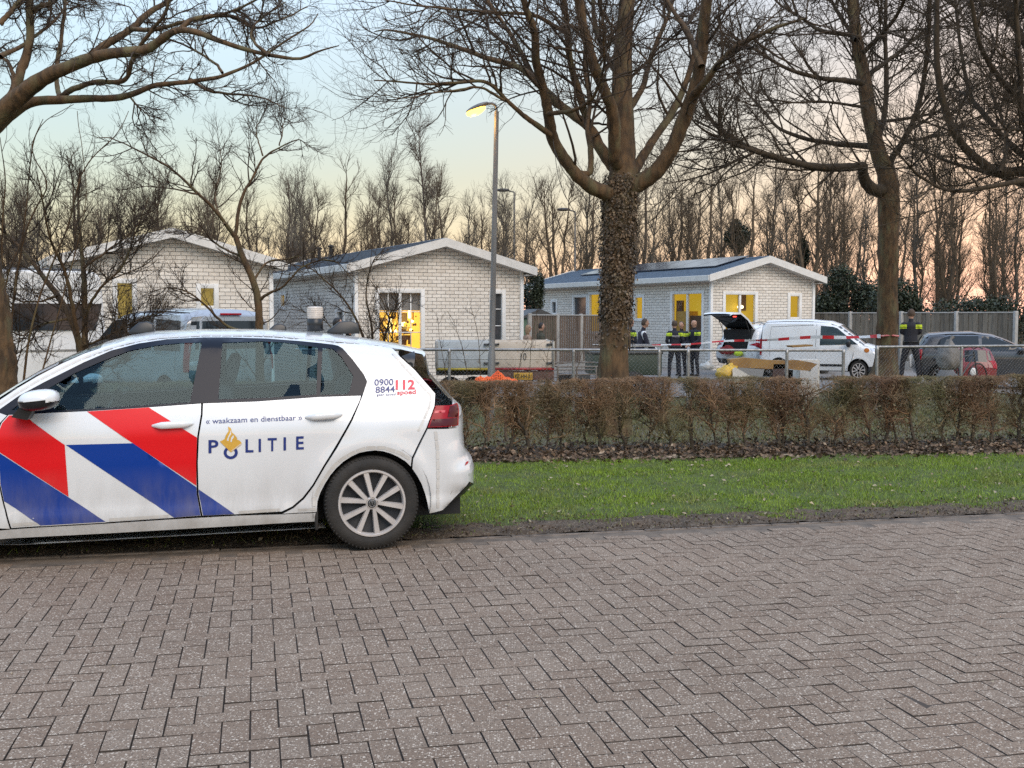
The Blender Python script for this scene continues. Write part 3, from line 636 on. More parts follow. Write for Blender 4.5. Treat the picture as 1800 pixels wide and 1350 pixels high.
# ------------------------------------------------------------------ street lamps
m_pole = mat('galvanised_pole', (.27, .26, .25), (.19, .175, .16), 6, .55, .5, bump=.1, stretch=(1, 1, .2))
m_sodium = glow('sodium_lamp_lens', (1.0, .52, .06), 7)
def street_lamp():
    b = P(862, 690, 12.4); b[2] = float(gz(b[0], b[1])) - .05; t = P(873, 196, 12.4); root = thing('street_lamp', 'tall grey street lamp glowing amber in front of the middle chalet', 'street lamp', b)
    pm = MB(); pm.tube(np.array([b, b + (t - b) * .22, b + (t - b) * .23, t]) - b, [.062, .060, .048, .036], 14); pm.build('pole', m_pole, root)
    am = MB(); arm = spline([t, P(872, 187, 12.4), P(866, 182, 12.38), P(856, 182.5, 12.36), P(846, 186, 12.34)], 12); am.tube(arm - b, .022, 10); am.build('arm', m_pole, root)
    hd_ = MB(); c = P(839, 190.5, 12.33) - b; ax = P(820, 199, 12.3) - P(858, 184, 12.36); an = math.atan2(ax[2], -ax[0])
    R = rot(0, an, 0); hd_.ball(c + (0, 0, .018), (.195, .085, .045), 0, 18, 8, R); hd_.build('housing', m_pole, root)
    ln = MB(); ln.ball(c + R @ np.array([-.035, 0, -.022]), (.165, .078, .075), 0, 18, 8, R); ln.build('lens', m_sodium, root)
    l = bpy.data.lights.new('lamp_light', 'POINT'); l.energy = 16; l.color = (1, .55, .15); l.shadow_soft_size = .08; lo = bpy.data.objects.new('lamp_light', l); COL.objects.link(lo); lo.parent = root; lo.location = c + (-.05, -.02, -.16)
street_lamp()
def far_lamp(px, py, Y, flip, label):
    t = P(px, py, Y); b = t.copy(); b[2] = float(gz(b[0], b[1])); root = thing('street_lamp', label, 'street lamp', b)
    pm = MB(); pm.tube([(0, 0, 0), (0, 0, t[2] - b[2])], [.07, .05], 10); pm.build('pole', m_pole, root)
    hm = MB(); hm.tube([(0, 0, t[2] - b[2]), (flip * .5, 0, t[2] - b[2] + .12)], .035, 8); hm.ball((flip * .65, 0, t[2] - b[2] + .12), (.4, .14, .1), 0, 14, 6); hm.build('lamp_head', M['dark_metal'], root)
far_lamp(904, 338, 44, -1, 'distant unlit street lamp with dark head right of the tall lamp')
far_lamp(1011, 372, 44, -1, 'distant unlit street lamp just left of the ivy covered trunk')

# ------------------------------------------------------------------ caravan
def caravan():
    cn = -HYV; q0 = P(190, 640, 15.6); q0[2] = float(gz(q0[0], q0[1])); g = q0[2]; L = 6.8; a = q0 - HX * L
    root = thing('caravan', 'white caravan with long dark side window beside the left chalet', 'caravan', (a[0], a[1], g), YAW)
    def loc(px, py):
        d = ray(px, py); c = np.array([0, 0, CZ]); p = c + d * (((a - c) @ cn) / (d @ cn)) - a; return (float(p @ HX), float(p[2]))
    H = loc(150, 476)[1]; b = MB(); z0 = .38
    prof = [(0, z0 + .1), (.1, z0), (L - .12, z0), (L, z0 + .2), (L - .02, H * .5), (L - .10, H - .16), (L - .2, H - .03), (L - .4, H), (.3, H), (0, H - .3)]
    b.prism(prof, (0, 2.2, 0), (1, 0, 0), (0, 0, 1), 2.2)
    o = b.build('body', mat('caravan_white', (.70, .70, .69), (.60, .60, .58), 2, .4), root, smooth=False)
    md = o.modifiers.new('bevel', 'BEVEL'); md.width = .06; md.segments = 3; md.limit_method = 'ANGLE'
    def pr(poly, name, m, d=.02, par=root):
        mb = MB(); mb.prism([loc(x, y) for x, y in poly], (0, 0, 0), (1, 0, 0), (0, 0, 1), d); return mb.build(name, m, par, smooth=False)
    w = pr([(22, 581), (168, 580), (179, 534), (22, 533)], 'window', M['dark_glass'], .03)
    pr([(100, 580.5), (103, 580.5), (103, 533.5), (100, 533.5)], 'window_bar', M['black'], .036, w)
    pr([(-150, 581), (10, 581), (10, 533), (-150, 533)], 'window', M['dark_glass'], .03)
    pr([(-160, 622), (188, 616), (188, 613), (-160, 618)], 'trim_strip', M['steel'], .015); pr([(-160, 506), (187, 512), (187, 509.5), (-160, 503)], 'trim_strip', M['steel'], .012)
    rm = MB(); rm.box((L / 2 - .1, 1.1, H + .012), (L - .7, 2.1, .05), bev=.02); rm.build('roof_edge', mat('roof_edge_dark', (.07, .075, .085), rough=.5), root)
    for y in (.08, 2.12):
        wm = MB(); wm.lathe([(.06, -.09), (.19, -.09), (.3, -.07), (.31, 0), (.3, .07), (.19, .09), (.06, .09)], (L * .42, y, .31), 'y', 24); wm.build('wheel', M['rubber'], root)
    for x in (L - .5, .5):
        lm = MB(); lm.box((x, .4, .19), (.06, .06, .4)); lm.build('corner_leg', M['steel'], root)
caravan()
gs = thing('garden_shed', 'small green shed beyond the brown board fence', 'shed', (.75, 31 * K, -.36), .3)
_m = MB(); _m.box((0.1, 0, .95), (1.4, 1.6, 1.9)); _m.build('wall', mat('green_boards', (.10, .16, .11), (.08, .13, .09), 6, .8), gs, smooth=False)
_m = MB(); _m.prism([(-.75, 1.9), (.95, 1.9), (.1, 2.25)], (0, .9, 0), (1, 0, 0), (0, 0, 1), 1.8); _m.build('roof', M['dark_metal'], gs, smooth=False)
# ------------------------------------------------------------------ bare trees
def limbs(base, L, Y0):
    """L: list of limbs, each a list of (px, py, dY, radius); px read off the photo, dY the limb's own depth"""
    out, rad = [], []
    for l in L:
        q = np.array([[*P(x, y, Y0 + dy), r] for x, y, dy, r in l]); q[:, :3] -= base; c = spline(q, 24); c[:, 3] = np.maximum(c[:, 3], .004)
        c[:, :3] += np.cumsum(RNG.normal(0, .004, (24, 3)), 0) * (np.arange(24) > 0)[:, None]; out.append(c[:, :3]); rad.append(c[:, 3])
    return np.array(out), np.array(rad)
def rl(pts, dy, r0, r1, pw=.8):
    n = len(pts); dy = dy if isinstance(dy, tuple) else (0, dy)
    return [(x, y, dy[0] + (dy[1] - dy[0]) * i / (n - 1), r0 + (r1 - r0) * (i / (n - 1)) ** pw) for i, (x, y) in enumerate(pts)]
def crown_from(Pt, R, c1, c2, c3, l1, l2, l3, up=(.05, .06, .05), r1=(.010, .022), r2=(.0042, .0085), r3=(.0026, .0045), wob=(.13, .2, .28), t0=.25, extra=None):
    mb = MB(); a, ra = spawn(Pt, R, c1, t0, 1, l1, (.5, 1.15), r1, up[0], wob[0], 8, .35, rel=False, pw=.35); mb.add(*tubes(a, ra, 5))
    b, rb = spawn(a, ra, c2, .15, 1, l2, (.4, 1.1), r2, up[1], wob[1], 6, .45, rel=False, pw=.3); mb.add(*tubes(b, rb, 4))
    c, rc = spawn(b, rb, c3, .1, 1, l3, (.4, 1.2), r3, up[2], wob[2], 4, .55, rel=False, pw=.2); mb.add(*tubes(c, rc, 3))
    return mb, (a, ra, b, rb)
def ivy(parent, pts, r, n, m, s=(.04, .09), name='ivy', spread=.10):
    c = spline(pts, 60); t = RNG.integers(0, 59, n); a = RNG.uniform(0, 2 * math.pi, n); d = np.interp(t, [0, 59], r) + np.abs(RNG.normal(0, spread * .5, n))
    p = c[t, :3] + np.stack([np.cos(a) * d, np.sin(a) * d, RNG.uniform(-.05, .05, n)], 1); L = RNG.uniform(*s, n)
    nn = np.stack([np.cos(a), np.sin(a), RNG.normal(.1, .35, n)], 1); nn += RNG.normal(0, .45, (n, 3)); nn /= np.linalg.norm(nn, axis=1, keepdims=True)
    dn = np.array([0, 0, -1.]) + RNG.normal(0, .4, (n, 3)); dn -= (dn * nn).sum(1, keepdims=True) * nn; dn /= np.linalg.norm(dn, axis=1, keepdims=True); sd = np.cross(nn, dn)
    V = np.stack([p - dn * L[:, None] * .4, p + sd * L[:, None] * .45, p + dn * L[:, None] * .6 + nn * L[:, None] * .15, p - sd * L[:, None] * .45], 1)
    mb = MB(); mb.add(V.reshape(-1, 3), (np.arange(n)[:, None, None] * 4 + np.array([(0, 1, 2), (0, 2, 3)])[None]).reshape(-1, 3)); return mb.build(name, m, parent, smooth=False)
def trunk_mesh(parent, Pt, R, name, m, n=16, bump=.0):
    mb = MB()
    for p, r in zip(Pt, R):
        c = spline(np.hstack([p, r[:, None]]), 60); k = np.arange(60); rr = c[:, 3]
        v, f = tubes(c[None, :, :3], rr[None], n); v = v.reshape(60, n, 3); cen = c[:, None, :3]
        a = np.arange(n); v = cen + (v - cen) * (1 + .06 * np.sin(a * 3 + k[:, None] * .35) + .045 * RNG.normal(0, 1, (60, n)))[..., None]
        mb.add(v.reshape(-1, 3), f)
    return mb.build(name, m, parent)

def main_tree():
    Y = 10.35; b = P(1079, 760, Y); b[2] = float(gz(b[0], b[1])) - .05
    root = thing('tree', 'big bare tree with ivy wrapped trunk standing behind the hedge', 'tree', b)
    T = [[(1074, 775, 0, .33), (1077, 745, 0, .255), (1079, 690, 0, .222), (1081, 600, 0, .184), (1084, 500, 0, .178), (1087, 400, 0, .182), (1090, 345, 0, .215), (1096, 300, .02, .17), (1095, 213, .1, .145), (1094, 142, .15, .13), (1098, 71, .2, .115), (1105, 0, .25, .10), (1110, -90, .3, .08)]]
    Lm = [rl([(1092, 352), (1069, 341), (1037, 328), (1009, 302), (973, 245), (963, 199), (950, 142), (941, 100), (938, 53), (920, 0), (905, -70)], -.9, .115, .03),
      rl([(968, 237), (934, 213), (895, 181), (856, 146), (799, 144), (742, 146), (685, 142), (655, 140)], (-.5, -1.3), .038, .006),
      rl([(886, 176), (850, 153), (813, 156), (771, 164), (717, 174), (682, 168)], (-.8, -1.5), .018, .004),
      rl([(1090, 310), (1083, 299), (1055, 260), (1037, 227), (991, 192), (945, 149), (913, 121), (856, 103), (799, 82), (742, 64), (680, 52), (655, 55)], .9, .10, .007),
      rl([(945, 149), (915, 95), (895, 57), (856, 0), (830, -40)], (.5, 1.2), .045, .02),
      rl([(1037, 227), (1016, 149), (1005, 107), (998, 36), (991, -40)], (.35, -.2), .06, .03),
      rl([(1092, 300), (1080, 277), (1076, 213), (1059, 160), (1037, 107), (1020, 36), (1008, -60)], -.8, .10, .05),
      rl([(1098, 340), (1112, 330), (1155, 302), (1183, 263), (1204, 213), (1219, 171), (1233, 117), (1240, 53), (1247, 0), (1250, -80)], -.55, .125, .06),
      rl([(1219, 171), (1236, 149), (1277, 103), (1309, 75), (1373, 46), (1420, 30)], (-.35, -1.2), .06, .012),
      rl([(1104, 318), (1123, 284), (1148, 242), (1176, 199), (1204, 135), (1222, 60), (1235, -40)], .7, .075, .03),
      rl([(1009, 302), (1035, 304), (1038, 267), (1032, 228), (1036, 180), (1028, 120), (1030, 40), (1020, -40)], (-.2, .5), .05, .02),
      rl([(1094, 213), (1130, 150), (1150, 90), (1180, 20), (1200, -60)], (.1, 1.3), .05, .02),
      rl([(1094, 142), (1060, 90), (1045, 40), (1040, -60)], (.15, 1.0), .05, .025),
      rl([(1000, 60), (940, 25), (880, 20), (800, 15), (720, 5), (650, -10)], (-.1, -1.2), .03, .006),
      rl([(1233, 117), (1210, 60), (1180, 10), (1160, -50)], (-.5, .3), .045, .02),
      rl([(913, 121), (870, 60), (800, 30), (740, 10)], (.8, 1.6), .025, .006),
      rl([(963, 199), (1000, 195), (1040, 170), (1060, 120), (1062, 60)], (-.5, -1.4), .03, .012)]
    tp, tr = limbs(b, T, Y); trunk_mesh(root, tp, tr, 'trunk', M['bark'], 18)
    lp, lr = limbs(b, Lm, Y); trunk_mesh(root, lp, lr, 'limbs', M['bark'], 12)
    cm, _ = crown_from(lp, lr, 14, 7, 4, (.6, 1.6), (.28, .8), (.12, .36), t0=.22, r2=(.004, .0075), r3=(.0022, .0038)); x, _r = crown_from(tp[:, 14:], tr[:, 14:], 15, 7, 4, (.8, 1.6), (.3, .8), (.12, .34), r2=(.004, .0075), r3=(.0022, .0038)); 
    o = cm.build('crown', M['twig'], root); o2 = x.build('leader_twigs', M['twig'], root)
    m_ivy = mat('brown_ivy_leaf', (.12, .075, .038), (.06, .042, .022), 5, .6, island=.6, c3=(.20, .15, .09), s3=6, t3=(.6, .7))
    pts = np.array([P(x, y, Y) - b for x, y in ((1082, 560), (1084, 500), (1087, 400), (1090, 350), (1094, 310))]); ivy(root, pts, (.182, .212), 9500, m_ivy, (.016, .046), 'ivy', .065)
    pts = np.array([P(x, y, Y) - b for x, y in ((1081, 610), (1083, 540))]); ivy(root, pts, (.186, .186), 420, m_ivy, (.022, .05), 'ivy', .06)
    vm = MB()
    for k in range(26):
        a = RNG.uniform(0, 6.3); z0, z1 = sorted(RNG.uniform(480, 640, 2)); pt = []
        for t in np.linspace(0, 1, 6): q = P(1083, z1 + (z0 - z1) * t, Y) - b; a += RNG.normal(0, .25); pt.append(q + np.array([math.cos(a), math.sin(a), 0]) * .192)
        vm.tube(spline(pt, 12), .006, 5)
    vm.build('ivy_stems', mat('ivy_stem', (.17, .12, .08), (.10, .07, .045), 9, .9), root)
    wm = MB(); wm.tube(spline([P(975, 262, Y - .5) - b, P(990, 300, Y - .5) - b, P(1030, 350, Y - .4) - b, P(1062, 400, Y - .25) - b], 16), .004, 5); wm.tube(spline([P(972, 245, Y - .5) - b, P(984, 320, Y - .5) - b, P(1010, 375, Y - .45) - b], 16), .004, 5); wm.build('hanging_wire', M['dark_metal'], root)
main_tree()

def right_tree():
    Y = 18.6; b = P(1559, 662, Y); b[2] = float(gz(b[0], b[1])) - .05
    root = thing('tree', 'bare tree with crooked fork and straight mossy trunk where the tape is tied', 'tree', b)
    T = [[(1554, 668, 0, .40), (1557, 650, 0, .285), (1559, 600, 0, .25), (1560, 520, 0, .238), (1561, 430, 0, .232), (1562, 345, 0, .24), (1561, 312, 0, .23), (1552, 290, 0, .205), (1540, 256, 0, .185), (1528, 199, .1, .17), (1519, 135, .2, .155), (1508, 78, .3, .14), (1501, 0, .4, .13), (1497, -90, .5, .12)]]
    Lm = [rl([(1560, 330), (1540, 336), (1522, 322), (1516, 302), (1520, 292), (1501, 294), (1437, 294), (1388, 284), (1338, 268), (1295, 249), (1260, 220), (1238, 185), (1225, 150)], -1.2, .17, .03),
      rl([(1345, 270), (1310, 262), (1277, 249), (1240, 230), (1215, 205)], (-.9, -2), .06, .015),
      rl([(1535, 258), (1519, 256), (1466, 252), (1409, 242), (1366, 224), (1345, 199), (1302, 153), (1270, 120)], 1.2, .085, .015),
      rl([(1516, 146), (1480, 142), (1444, 139), (1388, 124), (1338, 96), (1295, 71), (1260, 55)], -1.2, .08, .015),
      rl([(1506, 70), (1494, 62), (1444, 55), (1409, 32), (1373, 8), (1340, -30)], .9, .075, .02),
      rl([(1563, 300), (1568, 278), (1587, 249), (1611, 199), (1626, 135), (1633, 53), (1637, -60)], -.5, .085, .045),
      rl([(1540, 256), (1555, 200), (1560, 130), (1558, 60), (1562, -50)], (0, .9), .08, .04),
      rl([(1528, 190), (1500, 186), (1450, 180), (1400, 182), (1350, 178), (1300, 182)], (.1, -1.4), .045, .008),
      rl([(1519, 135), (1570, 100), (1620, 60), (1680, 20), (1740, -10)], (.2, 1.5), .06, .02),
      rl([(1530, 215), (1590, 210), (1650, 195), (1700, 160), (1750, 130)], (.1, -1.0), .05, .012),
      rl([(1508, 78), (1470, 20), (1450, -30)], (.3, 1.2), .06, .03),
      rl([(1510, 100), (1560, 50), (1590, 0), (1600, -50)], (.3, -1.2), .06, .03),
      rl([(1330, 266), (1280, 290), (1230, 310), (1185, 320), (1165, 322)], (-.8, -2.2), .035, .006),
      rl([(1587, 249), (1640, 240), (1700, 222), (1760, 215)], (-.3, 1.3), .045, .01)]
    tp, tr = limbs(b, T, Y); trunk_mesh(root, tp, tr, 'trunk', M['bark'], 18); lp, lr = limbs(b, Lm, Y); trunk_mesh(root, lp, lr, 'limbs', M['dark_bark'], 12)
    cm, _ = crown_from(lp, lr, 20, 7, 5, (1.2, 2.8), (.5, 1.3), (.18, .5), r1=(.014, .028), r2=(.007, .012), r3=(.004, .0066), t0=.12); cm.build('crown', M['dark_bark'], root)
    x, _r = crown_from(tp[:, 12:], tr[:, 12:], 26, 7, 5, (1.4, 3.2), (.5, 1.3), (.18, .5), r1=(.014, .028), r2=(.007, .012), r3=(.004, .0066)); x.build('leader_twigs', M['dark_bark'], root)
right_tree()

def edge_tree():
    Y = 15.5; b = P(1935, 690, Y); b[2] = float(gz(b[0], b[1])) - .05
    root = thing('tree', 'bare tree whose dark limbs sweep in over the grey board fence', 'tree', b)
    T = [[(1935, 690, 0, .34), (1930, 600, 0, .28), (1925, 450, 0, .27), (1918, 340, 0, .26), (1900, 250, 0, .22), (1870, 150, 0, .2), (1845, 60, 0, .18), (1830, -80, 0, .14)]]
    Lm = [rl([(1920, 360), (1860, 330), (1800, 302), (1757, 303), (1715, 277), (1683, 242), (1661, 185), (1651, 124), (1649, 53), (1650, -50)], -.9, .125, .045),
      rl([(1920, 380), (1860, 350), (1800, 327), (1764, 314), (1715, 299), (1658, 281), (1597, 252), (1570, 236)], .8, .09, .01),
      rl([(1800, 318), (1743, 328), (1693, 335), (1658, 331), (1619, 306), (1587, 274), (1545, 236)], (-.5, -1.6), .055, .01),
      rl([(1915, 320), (1860, 300), (1800, 274), (1764, 242), (1729, 199), (1708, 171), (1690, 90), (1680, 0)], 1.2, .09, .03),
      rl([(1895, 240), (1850, 220), (1800, 180), (1760, 140), (1725, 80), (1710, 0)], -1.2, .09, .035),
      rl([(1870, 150), (1830, 110), (1795, 60), (1770, 0), (1760, -60)], .5, .12, .06),
      rl([(1860, 330), (1820, 260), (1795, 200), (1790, 120), (1785, 20), (1780, -60)], (-.3, -1.3), .08, .04),
      rl([(1757, 303), (1770, 260), (1760, 210), (1740, 150), (1745, 60)], (-.5, .6), .045, .015),
      rl([(1850, 70), (1800, 20), (1740, -10)], 1.0, .06, .03), rl([(1905, 280), (1860, 260), (1810, 230), (1750, 225), (1690, 215)], (0, -1.5), .05, .01)]
    tp, tr = limbs(b, T, Y); trunk_mesh(root, tp, tr, 'trunk', M['bark'], 16); lp, lr = limbs(b, Lm, Y); trunk_mesh(root, lp, lr, 'limbs', M['dark_bark'], 12)
    cm, _ = crown_from(lp, lr, 22, 7, 5, (.9, 2.2), (.4, 1.0), (.14, .4), r1=(.012, .024), r2=(.0058, .010), r3=(.0034, .0056), t0=.15); cm.build('crown', M['dark_bark'], root)
edge_tree()

def left_tree():
    Y = 8.6; b = P(-22, 790, Y); b[2] = -.05
    root = thing('tree', 'bare tree at the left whose crooked limbs reach out over the police car', 'tree', b)
    T = [[(-16, 790, 0, .36), (-10, 720, 0, .265), (-14, 640, 0, .25), (-28, 540, 0, .245), (-50, 420, 0, .24), (-60, 330, 0, .23), (-40, 270, 0, .2)]]
    Lm = [rl([(-70, 345), (-45, 270), (-5, 205), (36, 168), (71, 139), (107, 124), (153, 107), (199, 96), (256, 91), (284, 71), (306, 57), (341, 59), (400, 80), (473, 98), (533, 106), (565, 90), (597, 82)], -.9, .165, .005, .45),
      rl([(150, 108), (185, 78), (228, 50), (260, 21), (295, 0), (330, -30)], (-.3, .2), .048, .024),
      rl([(225, 51), (270, 53), (320, 39), (384, 27), (444, 4), (480, -20)], (-.1, -.7), .028, .008),
      rl([(-30, 245), (21, 199), (57, 178), (107, 174), (153, 172), (220, 167), (270, 149), (334, 140), (391, 128), (440, 108), (500, 70), (544, 43), (560, 20)], (-.1, .6), .09, .005, .5),
      rl([(104, 174), (125, 158), (160, 146), (217, 139), (228, 103), (263, 53), (288, 21), (300, -20)], (.2, -.5), .036, .014),
      rl([(-8, 212), (22, 164), (39, 117), (53, 64), (54, 0), (60, -60)], (-.1, .2), .062, .036),
      rl([(106, 172), (103, 155), (105, 107), (114, 36), (118, -40)], (.15, .7), .032, .018),
      rl([(391, 128), (370, 105), (320, 80), (285, 70), (262, 90)], (.4, .9), .018, .006), rl([(334, 140), (370, 160), (420, 165), (470, 175), (505, 190)], (.4, -.2), .022, .005),
      rl([(54, 20), (90, 5), (110, -20)], (.2, -.3), .035, .02), rl([(26, 170), (20, 120), (0, 100), (-30, 90)], (-.1, .4), .026, .014), rl([(0, 42), (30, 10), (60, -20)], (-.1, .1), .03, .02),
      rl([(306, 57), (350, 30), (410, 28), (450, 50), (500, 30), (540, 10)], (-.6, -.1), .028, .006), rl([(473, 98), (440, 60), (460, 30), (500, 5)], (-.8, -.4), .018, .006),
      rl([(220, 167), (250, 190), (275, 212)], (.4, .2), .014, .004), rl([(0, 100), (40, 80), (90, 40), (120, 0)], (-.2, .6), .03, .01)]
    tp, tr = limbs(b, T, Y); trunk_mesh(root, tp, tr, 'trunk', M['bark'], 18); lp, lr = limbs(b, Lm, Y); trunk_mesh(root, lp, lr, 'limbs', M['bark'], 12)
    cm, _ = crown_from(lp, lr, 11, 7, 6, (.35, .9), (.14, .42), (.05, .15), up=(0, -.02, -.04), r1=(.006, .012), r2=(.003, .0055), r3=(.002, .0036), wob=(.2, .28, .35), t0=.2); cm.build('crown', M['twig'], root)
left_tree()

# ------------------------------------------------------------------ garden trees and shoots behind the police car
def shrub(label, Y, L, base, cts, l1, l2, l3, name='young_tree', r=((.006, .012), (.003, .006), (.002, .0034)), up=(.1, .12, .1), m=None):
    b = P(*base, Y); b[2] = float(gz(b[0], b[1])) - .03; root = thing(name, label, {'bush': 'bush', 'shrub': 'shrub', 'young_tree': 'tree'}.get(name, 'plant'), b); lp, lr = limbs(b, L, Y)
    trunk_mesh(root, lp, lr, 'trunk', m or M['bark'], 9); cm, _ = crown_from(lp, lr, *cts, l1, l2, l3, up=up, r1=r[0], r2=r[1], r3=r[2], t0=.2); cm.build('crown', M['twig'], root)
shrub('slender bare garden tree with forked dark stem before the left chalet', 10.6, [
    [(462, 768, 0, .075), (458, 680, 0, .062), (455, 590, 0, .056), (453, 530, 0, .05), (442, 493, 0, .046), (425, 452, 0, .042), (413, 415, 0, .036)],
    rl([(412, 416), (384, 377), (348, 341), (302, 299), (256, 270), (199, 242), (168, 240)], -.6, .03, .004), rl([(413, 414), (423, 348), (441, 313), (462, 274), (491, 256), (526, 242), (540, 258)], .3, .028, .004),
    rl([(348, 341), (302, 332), (250, 330), (205, 338)], (-.4, .2), .014, .003), rl([(453, 530), (475, 516), (500, 505), (540, 470), (590, 462), (625, 500)], -.4, .026, .004),
    rl([(395, 395), (380, 350), (390, 290), (385, 240)], (-.1, .6), .018, .004), rl([(455, 588), (400, 574), (361, 538), (333, 515), (300, 504), (262, 512)], -.5, .024, .004),
    rl([(444, 496), (470, 460), (510, 452), (560, 440)], .5, .02, .004), rl([(425, 452), (380, 430), (340, 400), (300, 395)], .4, .018, .004), rl([(462, 274), (450, 230), (470, 190)], (.2, .4), .012, .003), rl([(491, 256), (500, 215), (505, 200)], .1, .01, .003)],
    (458, 768), (13, 6, 4), (.3, .9), (.12, .4), (.05, .16))
shrub('spreading brown multi stemmed bush in front of the caravan window', 9.7, [
    [(150, 780, 0, .06), (143, 660, 0, .052), (139, 610, 0, .048), (122, 560, 0, .042), (100, 521, .1, .038), (78, 490, .15, .032), (55, 460, .2, .026), (20, 420, .3, .018), (-20, 385, .3, .01)],
    [(155, 780, 0, .05), (150, 640, 0, .044), (150, 527, .1, .036), (147, 471, .15, .03), (142, 427, .2, .022), (136, 350, .3, .012), (140, 300, .3, .006)],
    rl([(140, 620), (128, 540), (110, 470), (85, 420), (70, 350), (60, 300)], -.6, .034, .005), rl([(148, 560), (175, 510), (215, 470), (235, 420), (250, 380)], -.4, .022, .004), rl([(139, 610), (190, 590), (240, 560), (290, 545)], -.5, .018, .004),
    rl([(122, 560), (70, 570), (30, 590), (0, 570)], -.5, .018, .004), rl([(150, 640), (200, 640), (230, 610), (262, 590)], -.6, .014, .004), rl([(147, 471), (190, 440), (240, 400), (262, 350)], .4, .018, .004), rl([(100, 521), (60, 530), (10, 520), (-30, 490)], .3, .018, .004)],
    (150, 780), (20, 8, 5), (.3, 1.1), (.14, .5), (.06, .22), name='bush')
shrub('tall thin curving bare shoots rising beside the left trunk', 9.2, [
    rl([(30, 790), (20, 600), (35, 450), (60, 370), (85, 320), (60, 260), (78, 205)], .1, .018, .004), rl([(25, 790), (5, 600), (2, 420), (8, 320), (0, 240)], -.2, .018, .004), rl([(28, 790), (60, 560), (120, 400), (150, 300), (205, 240), (225, 200)], .3, .016, .003),
    rl([(20, 790), (10, 520), (40, 420), (56, 300), (75, 220), (135, 180)], 0, .016, .003), rl([(35, 790), (110, 520), (150, 350), (135, 190)], .2, .012, .003)], (28, 790), (7, 3, 2), (.3, .8), (.15, .4), (.06, .2), name='bare_shoots', up=(.2, .2, .15))
shrub('low bare shrub before the side wall of the middle chalet', 13.2, [
    rl([(650, 700), (640, 600), (615, 540), (580, 500), (540, 470), (500, 470)], 0, .03, .005), rl([(655, 700), (655, 580), (645, 520), (660, 460), (690, 440)], .2, .026, .004), rl([(660, 700), (680, 590), (700, 540), (730, 520)], -.2, .022, .004), rl([(648, 640), (600, 600), (560, 560), (510, 545)], .2, .018, .004), rl([(652, 690), (690, 600), (670, 530), (640, 480)], -.3, .018, .004)],
    (655, 700), (14, 6, 4), (.3, 1.0), (.15, .5), (.08, .2), name='shrub')
shrub('dry weed stalks beside the trailer and the railing', 12.9, [rl([(830, 700), (815, 620), (800, 570), (788, 548)], 0, .006, .003), rl([(845, 700), (840, 600), (830, 550), (826, 540)], .1, .006, .003), rl([(905, 700), (915, 640), (930, 600)], .1, .006, .003), rl([(960, 700), (965, 620), (975, 580)], .1, .005, .003), rl([(790, 700), (775, 600), (770, 560)], 0, .005, .003), rl([(1000, 700), (1015, 640), (1030, 590)], 0, .005, .003), rl([(925, 700), (935, 600), (945, 540)], 0, .004, .002)],
    (860, 700), (6, 3, 2), (.15, .4), (.06, .2), (.03, .1), name='weed_stalks', r=((.003, .005), (.002, .003), (.0015, .002)))

# ------------------------------------------------------------------ the wood behind the houses: each tree a thing, copies of a few shapes
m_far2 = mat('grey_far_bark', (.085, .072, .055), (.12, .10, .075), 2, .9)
protos = []
for v in range(9):
    r = thing('bare_tree', 'bare slender tree in the wood', 'tree', (0, -200, 0), 0, 'bare trees of the wood behind the houses')
    H = RNG.uniform(9.5, 13); ns = 1 if v % 3 else 2; t = np.linspace(0, 1, 14); St, SR = [], []
    for k in range(ns + (v % 2)):
        x = np.cumsum(RNG.normal(0, .09, 14)) + (k - .5) * (.4 + 1.6 * t) * (ns > 1) + (k > 0) * t * RNG.uniform(-2, 2); y = np.cumsum(RNG.normal(0, .09, 14)); h = H * (1 if k == 0 else RNG.uniform(.65, .9))
        St.append(np.stack([x - x[0], y - y[0], t * h - .3], 1)); SR.append(RNG.uniform(.10, .17) * (1 if k == 0 else .7) * (1 - t) ** .8 + .012)
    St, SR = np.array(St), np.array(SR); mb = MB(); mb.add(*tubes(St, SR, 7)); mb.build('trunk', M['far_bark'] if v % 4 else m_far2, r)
    cm = MB(); n1 = int(30 / (ns + v % 2)) + 6
    a, ra = spawn(St, SR, n1, .18, .97, (1.4, 3.6), (.45, 1.0), (.022, .042), .12, .10, 7, .35, rel=False, pw=.45); cm.add(*tubes(a, ra, 4))
    b2, rb = spawn(a, ra, 8, .12, 1, (.6, 1.7), (.35, .9), (.008, .014), .12, .15, 5, .5, rel=False, pw=.35); cm.add(*tubes(b2, rb, 3))
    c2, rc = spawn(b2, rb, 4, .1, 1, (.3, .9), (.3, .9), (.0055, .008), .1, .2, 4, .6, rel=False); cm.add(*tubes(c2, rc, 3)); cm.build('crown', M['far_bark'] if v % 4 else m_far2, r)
    protos.append(r)
used = set(); k = 0
HH = []
